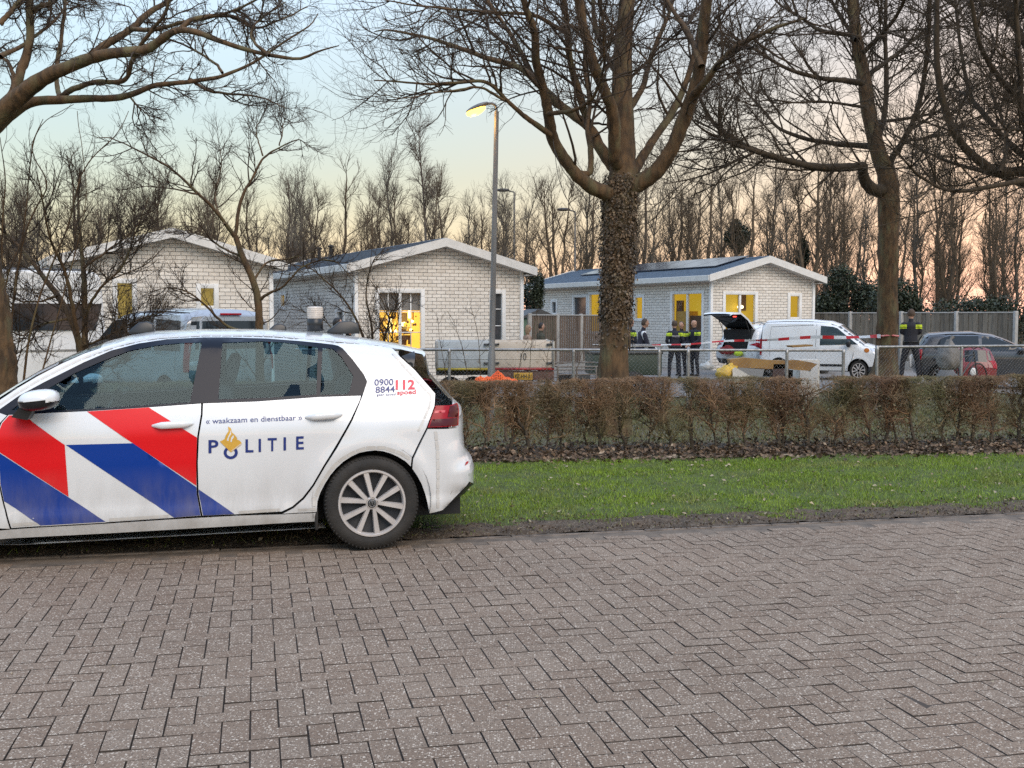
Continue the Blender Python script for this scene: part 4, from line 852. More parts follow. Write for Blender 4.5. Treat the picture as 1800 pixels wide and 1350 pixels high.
for row, (Y0, n) in enumerate(((39, 20), (44, 27), (50, 31), (57, 30))):
    for i in range(n):
        x = (-1.02 + 2.04 * (i + RNG.uniform(.1, .9)) / n) * Y0 * .78; y = Y0 + RNG.uniform(-2.2, 2.2); yw = y * K; s = (.19 * y + 1.6) / 11.2 * RNG.uniform(.84, 1.06); px = 900 + F * x / yw
        if -60 < px < 60: s *= .95
        s *= 1 + .12 * ss((px - 900) / 400); pv = int(RNG.integers(9)); 
        wh = 'behind the left chalet' if px < 500 else 'behind the middle chalet' if px < 930 else 'between the two chalets' if px < 1040 else 'behind the solar panel chalet' if px < 1450 else 'behind the grey board fence'
        lab = 'bare slender tree of the wood ' + wh; loc = (x, yw, -.36); rz = RNG.uniform(0, 6.28)
        if pv not in used: used.add(pv); o = protos[pv]; o.location = loc; o.rotation_euler = (0, 0, rz); o['label'] = lab; o.scale = (s, s, s)
        else: dup(protos[pv], loc, rz, lab, (s, s, s))
# birch with hanging fine twigs, taller than its neighbours
br = thing('birch_tree', 'pale wispy birch taller than the wood behind the middle chalet', 'tree', P(742, 572, 47)); t = np.linspace(0, 1, 14); St = np.stack([.25 * np.sin(t * 4), .1 * t, t * 12.6 - .5], 1)[None]; SR = (.12 * (1 - t) + .012)[None]
mb = MB(); mb.add(*tubes(St, SR, 7)); mb.build('trunk', mat('birch_bark', (.22, .19, .16), (.08, .07, .06), 3, .9), br); cm = MB(); a, ra = spawn(St, SR, 34, .3, .98, (1.2, 2.8), (.3, .6), (.02, .032), .06, .06, 7, .35, rel=False, pw=.5); cm.add(*tubes(a, ra, 4))
b2, rb = spawn(a, ra, 9, .2, 1, (.6, 1.4), (.3, .8), (.009, .013), -.02, .1, 5, .5, rel=False); cm.add(*tubes(b2, rb, 3)); c2, rc = spawn(b2, rb, 6, .2, 1, (.4, 1.0), (.2, .7), (.006, .009), -.12, .12, 4, .6, rel=False); cm.add(*tubes(c2, rc, 3)); cm.build('crown', mat('birch_twig', (.12, .09, .07), rough=.9), br)
# undergrowth, a single far mass
n = 2600; Y = RNG.uniform(38, 60, n); X = RNG.uniform(-1, 1, n) * Y * .85; Y = Y * K; H = RNG.uniform(.8, 3.0, n); A = RNG.normal(0, .35, (n, 2)); Q = np.zeros((n, 4, 3)); t = np.linspace(0, 1, 4)
Q[:, :, 0] = X[:, None] + A[:, :1] * t * H[:, None]; Q[:, :, 1] = Y[:, None] + A[:, 1:] * t * H[:, None]; Q[:, :, 2] = -.4 + t * H[:, None]; mb = MB(); R_ = np.full((n, 4), .016) * np.linspace(1, .5, 4); mb.add(*tubes(Q, R_, 3))
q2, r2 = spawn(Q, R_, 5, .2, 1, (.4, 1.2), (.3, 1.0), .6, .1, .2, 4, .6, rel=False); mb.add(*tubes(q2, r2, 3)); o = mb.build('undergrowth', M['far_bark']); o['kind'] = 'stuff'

# ------------------------------------------------------------------ evergreens
m_ever = mat('evergreen_leaf', (.018, .026, .012), (.035, .045, .02), 1.2, .6, island=.5); m_ever2 = mat('dark_ivy_leaf', (.014, .022, .009), (.026, .034, .014), 2, .6, island=.5)
def leafball(name, label, c, r, n, s, m, trunk=True, lumps=9, cat='shrub'):
    c = np.array(c); g = float(gz(c[0], c[1])); root = thing(name, label, cat, (c[0], c[1], g)); o = np.array([0, 0, c[2] - g]); r = np.array(r)
    L = RNG.normal(0, 1, (lumps, 3)); L /= np.linalg.norm(L, axis=1, keepdims=True); L = o + L * r * RNG.uniform(.35, .75, (lumps, 1)); lr = RNG.uniform(.3, .55, lumps)
    k = RNG.integers(0, lumps, n); d = RNG.normal(0, 1, (n, 3)); d /= np.linalg.norm(d, axis=1, keepdims=True); p = L[k] + d * r * (lr[k] * RNG.uniform(.55, 1.08, n))[:, None]; p[:, 2] = np.maximum(p[:, 2], .02)
    oo = leaves('foliage', p[:, 0], p[:, 1], p[:, 2], RNG.uniform(*s, n), m, .9); oo.parent = root
    mb = MB()
    for j in range(lumps): mb.tube(spline([(0, 0, -.1), (L[j] * [.4, .4, .5]), L[j]], 8), np.linspace(.07, .02, 8), 6)
    mb.build('stems', M['dark_bark'], root); return root
leafball('evergreen_bush', 'large dark evergreen bush right of the solar panel chalet', P(1487, 540, 33), (1.75, 1.4, 1.95), 15000, (.06, .15), m_ever)
leafball('evergreen_bush', 'dark low evergreen growing against the grey board fence end', P(1590, 545, 31), (1.6, 1.0, 1.4), 7000, (.06, .15), m_ever)
leafball('evergreen_hedge', 'ragged dark evergreen bank above the grey board fence', P(1700, 568, 32), (3.4, 1.0, 1.35), 11000, (.06, .15), m_ever, lumps=18)
leafball('evergreen_bush', 'dark bush in the gap beside the middle chalet gable', P(938, 510, 33), (.55, .6, 1.5), 3600, (.06, .14), m_ever)
leafball('ivy_tree', 'round dark ivy clump on a bare tree behind the solar panel chalet', P(1299, 415, 41), (.85, .8, 1.15), 5200, (.07, .15), m_ever2, cat='tree')
leafball('ivy_tree', 'narrow ivy clad trunk right of the round ivy clump', P(1412, 452, 41), (.45, .5, 1.3), 2400, (.07, .14), m_ever2, cat='tree')
# ------------------------------------------------------------------ vehicle bodies: half width as a function of the side view
class Body:
    def __init__(s, S, Wt, tap=None, p=2.3, arches=()):
        """S: closed side silhouette rows (s, z, R) with edge rounding R; Wt: rows (z, half width); tap: rows (s, factor)"""
        s.S = np.asarray(S, float); s.Wt = np.asarray(Wt, float); s.tap = np.asarray(tap if tap is not None else [(-9, 1), (9, 1)], float); s.p = p; s.arches = arches
    def ratio(s, q):
        A = s.S[:, :2]; B = np.roll(A, -1, 0); RA_ = s.S[:, 2]; RB = np.roll(RA_, -1); d = B - A; L2 = (d ** 2).sum(1) + 1e-12
        t = np.clip(((q[:, None] - A[None]) * d[None]).sum(2) / L2, 0, 1); near = A[None] + t[..., None] * d[None]
        dist = np.sqrt(((q[:, None] - near) ** 2).sum(2)); r = (dist / (RA_ + (RB - RA_) * t)).min(1)
        return np.where(inpoly(q, A), r, 0)
    def wbase(s, q):
        w = np.interp(q[:, 1], s.Wt[:, 0], s.Wt[:, 1]) * np.interp(q[:, 0], s.tap[:, 0], s.tap[:, 1])
        for (c, z, r) in s.arches:
            rr = np.hypot(q[:, 0] - c, q[:, 1] - z); w = w + .016 * np.exp(-((rr - r - .03) / .055) ** 2) * (q[:, 1] > z * .5)
        return w
    def w(s, q):
        q = np.atleast_2d(np.asarray(q, float)); g = 1 - np.clip(s.ratio(q), 0, 1); return s.wbase(q) * np.clip(1 - g ** s.p, 0, 1) ** (1 / s.p)
    def at(s, V, off, side):
        y = s.w(V); N = np.zeros((len(V), 3)); N[:, 1] = 1
        if off > 0:   # offset along the surface normal, so sheets stay proud where the body turns away
            e = .006; gs = (s.w(V + [e, 0]) - s.w(V - [e, 0])) / (2 * e); gzz = (s.w(V + [0, e]) - s.w(V - [0, e])) / (2 * e); N = np.stack([-gs, np.ones(len(V)), -gzz], 1); N /= np.linalg.norm(N, axis=1, keepdims=True)
        q = np.stack([V[:, 0], y, V[:, 1]], 1) + N * off; return q * np.array([1, side, 1])
    def skin(s, mb, poly, holes=(), step=.04, off=0., side=1, m=0, flange=.0, lift=None):
        V, Fc = cdt(poly, holes, step); v3 = s.at(V, off, side)
        # (s, z) counter-clockwise faces -y; flip for the left (+y) side
        mb.add(v3, Fc[:, ::-1] if side > 0 else Fc, m)
        if flange:
            for lp in [poly] + list(holes):
                l = resample(lp, step); n = len(l); yy = s.w(l) + off; a = np.stack([l[:, 0], side * yy, l[:, 1]], 1); b = a - np.array([0, side * flange, 0])
                mb.add(np.vstack([a, b]), np.array([(i, (i + 1) % n, n + (i + 1) % n, n + i) for i in range(n)]), m)
    def strip(s, mb, pts, width, dash, gap, off=.002, side=1, m=0):
        c = resample(pts, .012, False); seg = np.concatenate([[0], np.cumsum(np.linalg.norm(np.diff(c, axis=0), axis=1))]); t = 0
        while t < seg[-1]:
            tt = np.linspace(t, min(t + dash, seg[-1]), 5); x = np.stack([np.interp(tt, seg, c[:, 0]), np.interp(tt, seg, c[:, 1])], 1)
            d = np.gradient(x, axis=0); d /= np.linalg.norm(d, axis=1, keepdims=True) + 1e-9; nn = np.stack([-d[:, 1], d[:, 0]], 1) * width / 2
            q = np.vstack([x + nn, x - nn]); v3 = np.stack([q[:, 0], side * (s.w(q) + off), q[:, 1]], 1); k = len(tt)
            mb.add(v3, np.array([(i, i + 1, k + i + 1, k + i) for i in range(k - 1)]), m); t += dash + gap
    def cap(s, mb, i0, i1, dmax, matf, off=-.004, step=.045, ny=11):
        """surface over the silhouette from vertex i0 to i1: centre line to depth dmax(s,z) under the side panels"""
        idx = np.arange(i0, i1 + 1); A = s.S[idx % len(s.S)]; seg = np.concatenate([[0], np.cumsum(np.linalg.norm(np.diff(A[:, :2], axis=0), axis=1))])
        n = max(2, int(seg[-1] / step)); tt = np.unique(np.concatenate([np.linspace(0, seg[-1], n), seg])); C_ = np.stack([np.interp(tt, seg, A[:, k]) for k in range(3)], 1)
        area = 0.5 * np.sum(s.S[:, 0] * np.roll(s.S[:, 1], -1) - np.roll(s.S[:, 0], -1) * s.S[:, 1]); sg = 1 if area > 0 else -1
        T = np.gradient(C_[:, :2], axis=0); T /= np.linalg.norm(T, axis=1, keepdims=True) + 1e-9; Nn = np.stack([-T[:, 1], T[:, 0]], 1) * sg   # inward
        k = np.array([.0, .25, .5, .25, .0]); 
        for _ in range(3): Nn[1:-1] = (Nn[:-2] + 2 * Nn[1:-1] + Nn[2:]) / 4
        Nn /= np.linalg.norm(Nn, axis=1, keepdims=True) + 1e-9
        rows = []; infos = []
        for c, nv in zip(C_, Nn):
            R = c[2]; dm = min(dmax(c[0], c[1]), R); yfm = (1 - (1 - dm / R) ** s.p) ** (1 / s.p)
            yf = np.linspace(0, yfm, ny); d = R * (1 - np.clip(1 - yf ** s.p, 0, 1) ** (1 / s.p)); q = c[:2] + nv * (d - off)[:, None]
            w = s.wbase(q) * yf + off * (yf > .5); rows.append(np.stack([q[:, 0], w, q[:, 1]], 1)); infos.append([(c[0], c[1], f) for f in yf])
        V = np.array(rows); n = len(V)
        for side in (1, -1):
            v = V * np.array([1, side, 1])
            fs = {}
            for i in range(n - 1):
                for j in range(ny - 1):
                    a = infos[i][j]; b = infos[i + 1][j + 1]; mt = matf((a[0] + b[0]) / 2, (a[1] + b[1]) / 2, (a[2] + b[2]) / 2)
                    if mt is None: continue
                    q = (i * ny + j, (i + 1) * ny + j, (i + 1) * ny + j + 1, i * ny + j + 1); fs.setdefault(mt, []).append(q if side * sg > 0 else q[::-1])
            base = mb.n; first = True
            for mt, f in fs.items():
                if first: mb.add(v.reshape(-1, 3), np.array(f), mt); first = False
                else: mb.F.append((np.array(f) + base, mt))
def arc(c, z, r, a0, a1, n=14): return [(c + r * math.cos(math.radians(a)), z + r * math.sin(math.radians(a))) for a in np.linspace(a0, a1, n)]

# ------------------------------------------------------------------ the police car
TH = math.radians(13); PF = np.array([-math.cos(TH), -math.sin(TH), 0]); PN = np.array([math.sin(TH), -math.cos(TH), 0])
PO = np.array([-.928, 7.334, 0]) - PN * .89
def carY(px, py, y):
    d = ray(px, py); c = np.array([0, 0, CZ]); p = c + d * (((PO + PN * y - c) @ PN) / (d @ PN)); return ((p - PO) @ PF, p[2])
_rf = [(0, 689), (33, 667), (65, 648), (107, 627), (147, 610), (184, 599), (228, 588), (277, 580.5), (358, 577.5), (450, 577.5), (485, 578.5), (570, 584), (638, 592.5), (690, 601)]
_S = [(*carY(x, y + dy_, y_), r_) for (x, y), y_, r_, dy_ in zip(_rf, [.6, .6, .6, .6, .55, .45, .25] + [0] * 7, [.045, .045, .045, .05, .055, .07, .085] + [.10] * 7, [0] * 14)]
_S += [(*carY(732, 611, 0), .07), (*carY(733, 617, 0), .05), (*carY(745, 646, .1), .10), (*carY(785, 690, .12), .14), (*carY(804, 705, .15), .24), (*carY(809, 722, .15), .28), (*carY(809, 750, .15), .28), (*carY(811, 777, .15), .26),
       (*carY(825, 793, .2), .28), (*carY(831, 810, .2), .30), (*carY(832, 846, .25), .30), (*carY(818, 875, .42), .28), (*carY(792, 894, .6), .14)]
N_REAR = len(_S) - 1
_S += [(-.45, .20, .03), (.3, .13, .02), (2.2, .10, .02), (3.2, .13, .05), (3.40, .24, .3), (3.49, .38, .4), (3.50, .55, .4), (3.44, .68, .35), (3.30, .80, .28), (3.0, .89, .16), (2.75, .95, .12), (2.60, 1.0, .10)]
_W = [(.1, .80), (.2, .845), (.25, .868), (.30, .876), (.36, .868), (.50, .880), (.64, .889), (.76, .892), (.805, .894), (.84, .888), (.9, .872), (.97, .850), (1.02, .826), (1.1, .792), (1.2, .748), (1.3, .702), (1.4, .655), (1.47, .62)]
_T = [(-.8, .955), (-.4, .972), (0, .99), (.4, 1), (2.3, 1), (2.9, .985), (3.5, .90)]
PC = Body(_S, _W, _T, 2.3, [(0, .316, .37), (2.70, .316, .37)])
def car_sz(px, py):
    """photo pixel to the side surface, by marching the ray"""
    d = ray(px, py); c = np.array([0, 0, CZ]); a = (c - PO); t0 = (PO + PN * 1.0 - c) @ PN / (d @ PN); t1 = (PO + PN * .05 - c) @ PN / (d @ PN)
    t = np.linspace(t0, t1, 70)
    for _ in range(2):
        p = a[None] + t[:, None] * d[None]; q = np.stack([p @ PF, p[:, 2]], 1); f = p @ PN - PC.w(q); k = np.argmax(f <= 0)
        if not (f <= 0).any(): k = np.argmin(f); return q[k]
        k = max(k, 1); t = np.linspace(t[k - 1], t[k], 40)
    return q[k]
def SZ(pts): return np.array([car_sz(x, y) for x, y in pts])

m_pw = mat('police_white_paint', (.70, .71, .71), (.66, .665, .665), 1.5, .22, coat=.8)
def dirty(m):   # road film thrown up along the lower body: dirt with a place of its own
    nt = m.node_tree; N, L = nt.nodes, nt.links; b = N['Principled BSDF']; src = b.inputs['Base Color'].links[0].from_socket if b.inputs['Base Color'].links else None
    tc = N.new('ShaderNodeTexCoord'); sx = N.new('ShaderNodeSeparateXYZ'); L.new(tc.outputs['Object'], sx.inputs[0])
    r = N.new('ShaderNodeMapRange'); r.inputs[1].default_value = .62; r.inputs[2].default_value = .16; r.inputs[4].default_value = .7; L.new(sx.outputs[2], r.inputs[0])
    mp = N.new('ShaderNodeMapping'); mp.inputs['Scale'].default_value = (5, 5, 1.2); L.new(tc.outputs['Object'], mp.inputs[0])
    n = N.new('ShaderNodeTexNoise'); n.inputs['Scale'].default_value = 1.6; n.inputs['Detail'].default_value = 9; n.inputs['Roughness'].default_value = .7; L.new(mp.outputs[0], n.inputs[0])
    r2 = N.new('ShaderNodeMapRange'); r2.inputs[1].default_value = .3; r2.inputs[2].default_value = .75; L.new(n.outputs[0], r2.inputs[0])
    mu = N.new('ShaderNodeMath'); mu.operation = 'MULTIPLY'; L.new(r.outputs[0], mu.inputs[0]); L.new(r2.outputs[0], mu.inputs[1])
    x = N.new('ShaderNodeMix'); x.data_type = 'RGBA'; L.new(mu.outputs[0], x.inputs[0]); x.inputs[7].default_value = (.27, .235, .195, 1)
    if src: L.new(src, x.inputs[6])
    else: x.inputs[6].default_value = b.inputs['Base Color'].default_value
    L.new(x.outputs[2], b.inputs['Base Color'])
    rr = N.new('ShaderNodeMapRange'); rr.inputs[3].default_value = b.inputs['Roughness'].default_value; rr.inputs[4].default_value = .7; L.new(mu.outputs[0], rr.inputs[0]); L.new(rr.outputs[0], b.inputs['Roughness']); return m
dirty(m_pw)
m_red = dirty(mat('signal_red', (.66, .006, .010), rough=.35, spec=.3)); m_blue = dirty(mat('police_blue', (.001, .036, .25), rough=.35, spec=.3))
m_navy = mat('navy_letter', (.012, .03, .17), rough=.4); m_redl = mat('red_letter', (.62, .012, .05), rough=.4); m_gold = mat('gold_emblem', (.62, .36, .055), rough=.35)
m_tape = dirty(mat('reflective_tape', (.62, .60, .565), (.55, .53, .5), 20, .35)); m_tlens = mat('tail_lens_red', (.36, .004, .016), (.26, .003, .010), 6, .25, spec=.3); m_tdark = mat('tail_lens_dark', (.075, .008, .014), rough=.2, spec=.3)
m_cglass = glass('car_window_glass', (.42, .58, .62), .0, 1.0, (.34, .46, .52))
m_rim = mat('wheel_cover_silver', (.60, .56, .53), (.50, .465, .44), 9, .38, .35); m_int = mat('interior_grey', (.035, .037, .042), rough=.8); m_trimblk = mat('gloss_black_trim', (.008, .011, .020), rough=.25, spec=.2)

def text_mesh(txt, size, bold=0., spacing=1.):
    cu = bpy.data.curves.new('txt', 'FONT'); cu.body = txt; cu.size = size; cu.offset = bold; cu.space_character = spacing; cu.resolution_u = 3
    ob = bpy.data.objects.new('txt', cu); me = ob.to_mesh(); V = np.array([v.co[:2] for v in me.vertices]).reshape(-1, 2); Fc = [list(p.vertices) for p in me.polygons]; ob.to_mesh_clear(); bpy.data.objects.remove(ob); return V, Fc
def text_on(mb, txt, p0, p1, h, m, bold=0., fit=True, sp=1.):
    """lettering from photo point p0 to p1 along the baseline, h = cap height in photo pixels"""
    V, Fc = text_mesh(txt, 1.0, bold, sp); V = V - [V[:, 0].min(), 0]; W = V[:, 0].max(); capH = .70
    a, b = np.array(p0, float), np.array(p1, float); d = (b - a); up = np.array([0, -1.])
    q = a + V[:, :1] / W * d + V[:, 1:] / capH * h * up
    s = SZ([p0, p1, (p0[0], p0[1] - h)]); o = s[0]; ex = (s[1] - s[0]); ey = (s[2] - s[0])
    sz = o + V[:, :1] / W * ex + V[:, 1:] / capH * ey
    mb.add(np.stack([sz[:, 0], PC.w(sz) + .0035, sz[:, 1]], 1), Fc, m)
def poly_on(mb, pts, m, off=.002, step=.028): PC.skin(mb, SZ(pts), (), step, off, 1, m)

def wheel(parent, c, r, w, side, spokes=True, emblem=False, light=False):
    wh = MB(); x, y, z = c; s = side
    def L(mb, prof, m=0, n=40): mb.lathe([(a, s * b) for a, b in prof], (x, y, z), 'y', n, m)   # b: outward
    rr = r * .70
    hub = MB(); L(hub, [(.02, -.05), (rr - .02, -.06), (rr - .006, -.02), (rr - .006, -w + .02)], 0); root = hub.build('wheel', m_int, parent)
    ty = MB(); L(ty, [(rr - .01, -w + .01), (rr + .02, -w + .003), (r - .03, -w), (r - .006, -w + .02), (r, -w + .05), (r, -.045), (r - .005, -.022), (r - .022, -.004), (r - .05, .004), (rr + .022, .002), (rr + .004, -.006), (rr - .01, -.012)], 0, 60)
    if not light:
        for k in range(72):
            a = k * math.pi / 36; ty.box((x + (r - .012) * math.cos(a), y - s * .020, z + (r - .012) * math.sin(a)), (.016, .022, .010), ry=-a + .35)
    ty.build('tyre', M['rubber'], root)
    rm = MB(); L(rm, [(rr - .004, -.022), (rr + .004, -.006), (rr + .001, .001), (rr - .010, .001), (rr - .017, -.010), (rr - .02, -.035)], 0, 60)
    if not light: L(rm, [(.012, -.005), (.036, -.005), (.042, -.010), (.044, -.03)], 0)
    n = 5
    for k in range(n):
        for d in ((-.145, .145) if spokes else (0,)):
            a = math.radians(90 + 8) + k * 2 * math.pi / n; 
            b0, b1 = a + d * .9, a + d * 2.25
            p0 = np.array([math.cos(b0), math.sin(b0)]) * .040; p1 = np.array([math.cos(b1), math.sin(b1)]) * (rr - .012); t = p1 - p0; nn = np.array([-t[1], t[0]]) / np.linalg.norm(t)
            wi, wo = (.0105, .0160) if spokes else (.04, .045); q = [p0 + nn * wi, p1 + nn * wo, p1 - nn * wo, p0 - nn * wi]; ri = [.78, .9, .9, .78]
            top = [(x + u[0], y + s * (.000 if i in (0, 3) else -.006), z + u[1]) for i, u in enumerate([p0 + (u - p0) * 1 for u in q])]
            q2 = [p0 + nn * wi * 1.5, p1 + nn * wo * 1.35, p1 - nn * wo * 1.35, p0 - nn * wi * 1.5]; bot = [(x + u[0], y + s * (-.022 if i in (0, 3) else -.03), z + u[1]) for i, u in enumerate(q2)]
            rm.add(top + bot, [(0, 1, 2, 3), (0, 1, 5, 4), (1, 2, 6, 5), (2, 3, 7, 6), (3, 0, 4, 7)], 0)
    rm.build('rim', m_rim, root, smooth=True, angle=30)
    if emblem:
        em = MB(); L(em, [(.0005, .003), (.027, .003), (.029, .0), (.030, -.012)], 0, 28)
        yy = y + s * .0045; R_ = .022
        ring = [(x + R_ * math.cos(a), yy, z + R_ * math.sin(a)) for a in np.linspace(0, 2 * math.pi, 29)]; em.tube(ring, .0018, 6, 1)
        def st(pts): em.tube([(x - s * u * R_, yy, z + v * R_) for u, v in pts], .0017, 6, 1)
        st([(-.42, .88), (0, .12), (.42, .88)]); st([(-.86, .46), (-.42, -.86), (0, .02), (.42, -.86), (.86, .46)])
        em.build('hub_emblem', [M['black'], M['steel']], root)
    return root

def police_car():
    root = thing('police_car', 'white police hatchback with red and blue stripes parked at the road edge', 'police car', PO, math.pi + TH)
    BLK, DG, WH = 1, 2, 0
    # --- shell under the panels, roof, tailgate, bonnet
    shell = MB()
    def dmax(s_, z): return .036 if (z > 1.06 and s_ > -.42) else (.06 if z > 1.0 else (.20 if s_ < 0 else .30))
    z_gl0 = _S[17][1]
    def mf(s_, z, yf):
        if s_ < -.2 and z_gl0 + .01 < z < _S[15][1] and yf < .995: return DG
        if s_ < 0 and z < .30 - .25 * min(0, s_ + .62): return BLK
        if s_ > 1.75 and z > 1.0 and yf < .93: return DG
        if s_ > 3.3 and z < .42: return BLK
        return WH
    PC.cap(shell, 0, N_REAR, dmax, mf); PC.cap(shell, N_REAR + 2, len(_S), dmax, mf)
    shell.build('body_shell', [m_pw, M['black'], M['dark_glass']], root, angle=50)
    # --- outlines read off the photo
    arch = [(557, 893), (558, 880.7), (563, 866), (570, 852), (580, 836), (591, 822.8), (604, 811), (618, 802), (631, 796), (645, 793), (659, 791.5), (673, 793), (687, 797), (700, 803), (713, 811), (722, 820)]
    arch2 = [(725, 823), (734, 836), (741.5, 850), (747, 865), (751, 881), (753, 900.5)]
    dlo_top = [(645.5, 671), (639.5, 658), (619, 631), (602, 612), (594, 607.5), (584.5, 605.5), (563.5, 603), (529, 599.6), (468, 595), (400, 593), (358, 593), (293, 596.5), (244, 603.5), (195.5, 616), (147, 637), (114, 653.5), (78, 671.4), (32.6, 696), (0, 719), (-90, 768)]
    top = [(-90, 752), (0, 703), (33, 681), (65, 662), (107, 640), (147, 622), (184, 609.5), (228, 596.5), (277, 588), (358, 583.5), (450, 583.5), (485, 584.5), (570, 590.5), (638, 599), (681, 605)]
    side_px = top + [(704, 628), (728.5, 650), (765, 692), (763.5, 714), (749.5, 752), (723.5, 805), (722, 820)] + arch[::-1][1:] + [(556.5, 899.5), (497.5, 903), (516, 893.5), (534.5, 877.5), (551.5, 855), (571.5, 820.5), (593, 787), (619.5, 739), (637, 696.5)] + dlo_top
    fd_px = [(15, 729.5), (98, 725.5), (153, 723), (264, 716), (353.5, 709.5), (353, 729), (346.5, 768), (344.6, 814), (346, 869.5), (352.8, 906.3), (306, 910), (187, 917.8), (72, 924.5), (20, 928), (8, 886), (0, 850), (-6, 800), (-4, 760), (3, 743)]
    rd_px = [(357, 709.3), (450, 706), (560, 698), (634.5, 695.5), (633, 702), (616.8, 737), (590, 784), (569, 818), (549, 852.5), (532, 874.5), (514, 890), (495, 899), (417, 903.8), (356, 906.3), (349.2, 869.5), (347.8, 814), (349.7, 768), (356.2, 729)]
    trim_px = dlo_top[::-1][1:] + [(637, 694.5), (611, 695.3), (560, 697), (450, 705), (353, 708.5), (264, 715), (153, 722), (98, 724.7), (15, 728.7), (-25, 741)]
    trim_px = [(-25, 737)] + dlo_top[::-1][1:] + [(637, 694.5), (611, 695.3), (560, 697), (450, 705), (353, 708.5), (264, 715), (153, 722), (98, 724.7), (15, 728.7)]
    fg = [(98, 721.5), (79, 702), (80, 686), (130, 656.5), (179, 635), (228, 616.5), (277, 607), (318, 603), (355, 602), (334, 707), (264, 711.5), (153, 719)]
    vg = [(20, 721), (40, 705), (66, 686), (70, 697), (62, 719)]
    rg = [(391, 602.5), (460, 600), (500, 602), (559, 610.5), (556, 693.5), (470, 699), (384, 702)]
    qg = [(567, 611.5), (585, 613), (600, 627), (621, 661), (615, 686), (611, 692.5), (563, 694)]
    sill_px = [(20, 931), (72, 927.3), (187, 920.7), (306, 913), (417, 906.8), (497, 904.5), (556.5, 901.5), (557, 916.5), (400, 925.5), (200, 937), (0, 948), (-60, 951.5), (-60, 936)]
    bump_px = [(751.5, 754), (802, 752), (804.5, 775), (807, 781), (817, 795.5), (821, 809), (822, 846), (776, 895), (754.5, 900.5)] + arch2[::-1][1:] + [(725, 822), (726, 806)]
    tail_px = [(765, 714), (800, 710.5), (803, 721), (802, 748), (751.5, 751.5)]
    red1 = [(153, 723), (262, 715.8), (349, 770), (347, 855.5), (233, 778.5)]
    blue1 = [(115.7, 782), (234, 779), (414, 904.3), (306, 910.5)]
    red2 = [(-5, 728), (42, 727), (60, 744), (114, 782), (120.6, 873), (-8, 788)]
    blue2 = [(-8, 789), (120.6, 874), (186, 918.2), (72, 924.8), (-6, 872)]
    side_sz, fd, rd, trim = SZ(side_px), SZ(fd_px), SZ(rd_px), SZ(trim_px); G4 = [SZ(g) for g in (fg, vg, rg, qg)]
    sillz, bump, tail = SZ(sill_px), SZ(bump_px), SZ(tail_px)
    def clip(poly, cl):  # keep poly inside a convex-ish half plane set: |s| limits by door outline box
        return poly
    ds = car_sz(350, 800)[0]
    for side in (1, -1):
        b = MB(); PC.skin(b, side_sz, (), .04, 0, side, 0, .014)
        if side > 0:
            for pts, w in (([(0, 711), (33, 689), (65, 670), (107, 648), (147, 629), (184, 614), (228, 601.5), (277, 593), (358, 588.5), (450, 588.7), (485, 590), (570, 597), (632, 603)], 3.2), ([(690, 620), (706, 640), (728, 664), (757, 695), (755, 714), (742, 744), (735, 758)], 4.0), ([(552, 890), (553, 876), (560, 860), (573, 838), (587, 819), (602, 806), (622, 795), (645, 787), (675, 787), (703, 796), (720, 806)], 6)):
                PC.strip(b, SZ(pts), w / 266, .062, .006, .0015, 1, 1)
            PC.strip(b, SZ([(524, 896.5), (555, 894.5)]), 4.5 / 266, .06, .006, .0015, 1, 1)
            text_on(b, '0900', (658, 677.5), (691.5, 676.5), 11, m=2, bold=.012); text_on(b, '8844', (660, 690.5), (694, 689), 11, m=2, bold=.012); text_on(b, 'geen spoed', (662, 695.8), (695.5, 694.6), 4.2, m=2)
            text_on(b, '112', (695.5, 684.2), (729, 683.5), 16, m=3, bold=.03); text_on(b, 'spoed', (698, 693.5), (731, 692), 7.6, m=3, bold=.02)
        b.build('body_side', [m_pw, m_tape, m_navy, m_redl], root, angle=50)
        t = MB(); PC.skin(t, trim, G4, .05, -.003, side, 0, .02)
        gl = [MB() for _ in range(4)]
        tr = t.build('window_trim', m_trimblk, root, angle=50)
        for g in G4:
            gm = MB(); PC.skin(gm, g, (), .08, -.009, side, 0); gm.build('window_glass', m_cglass, tr)
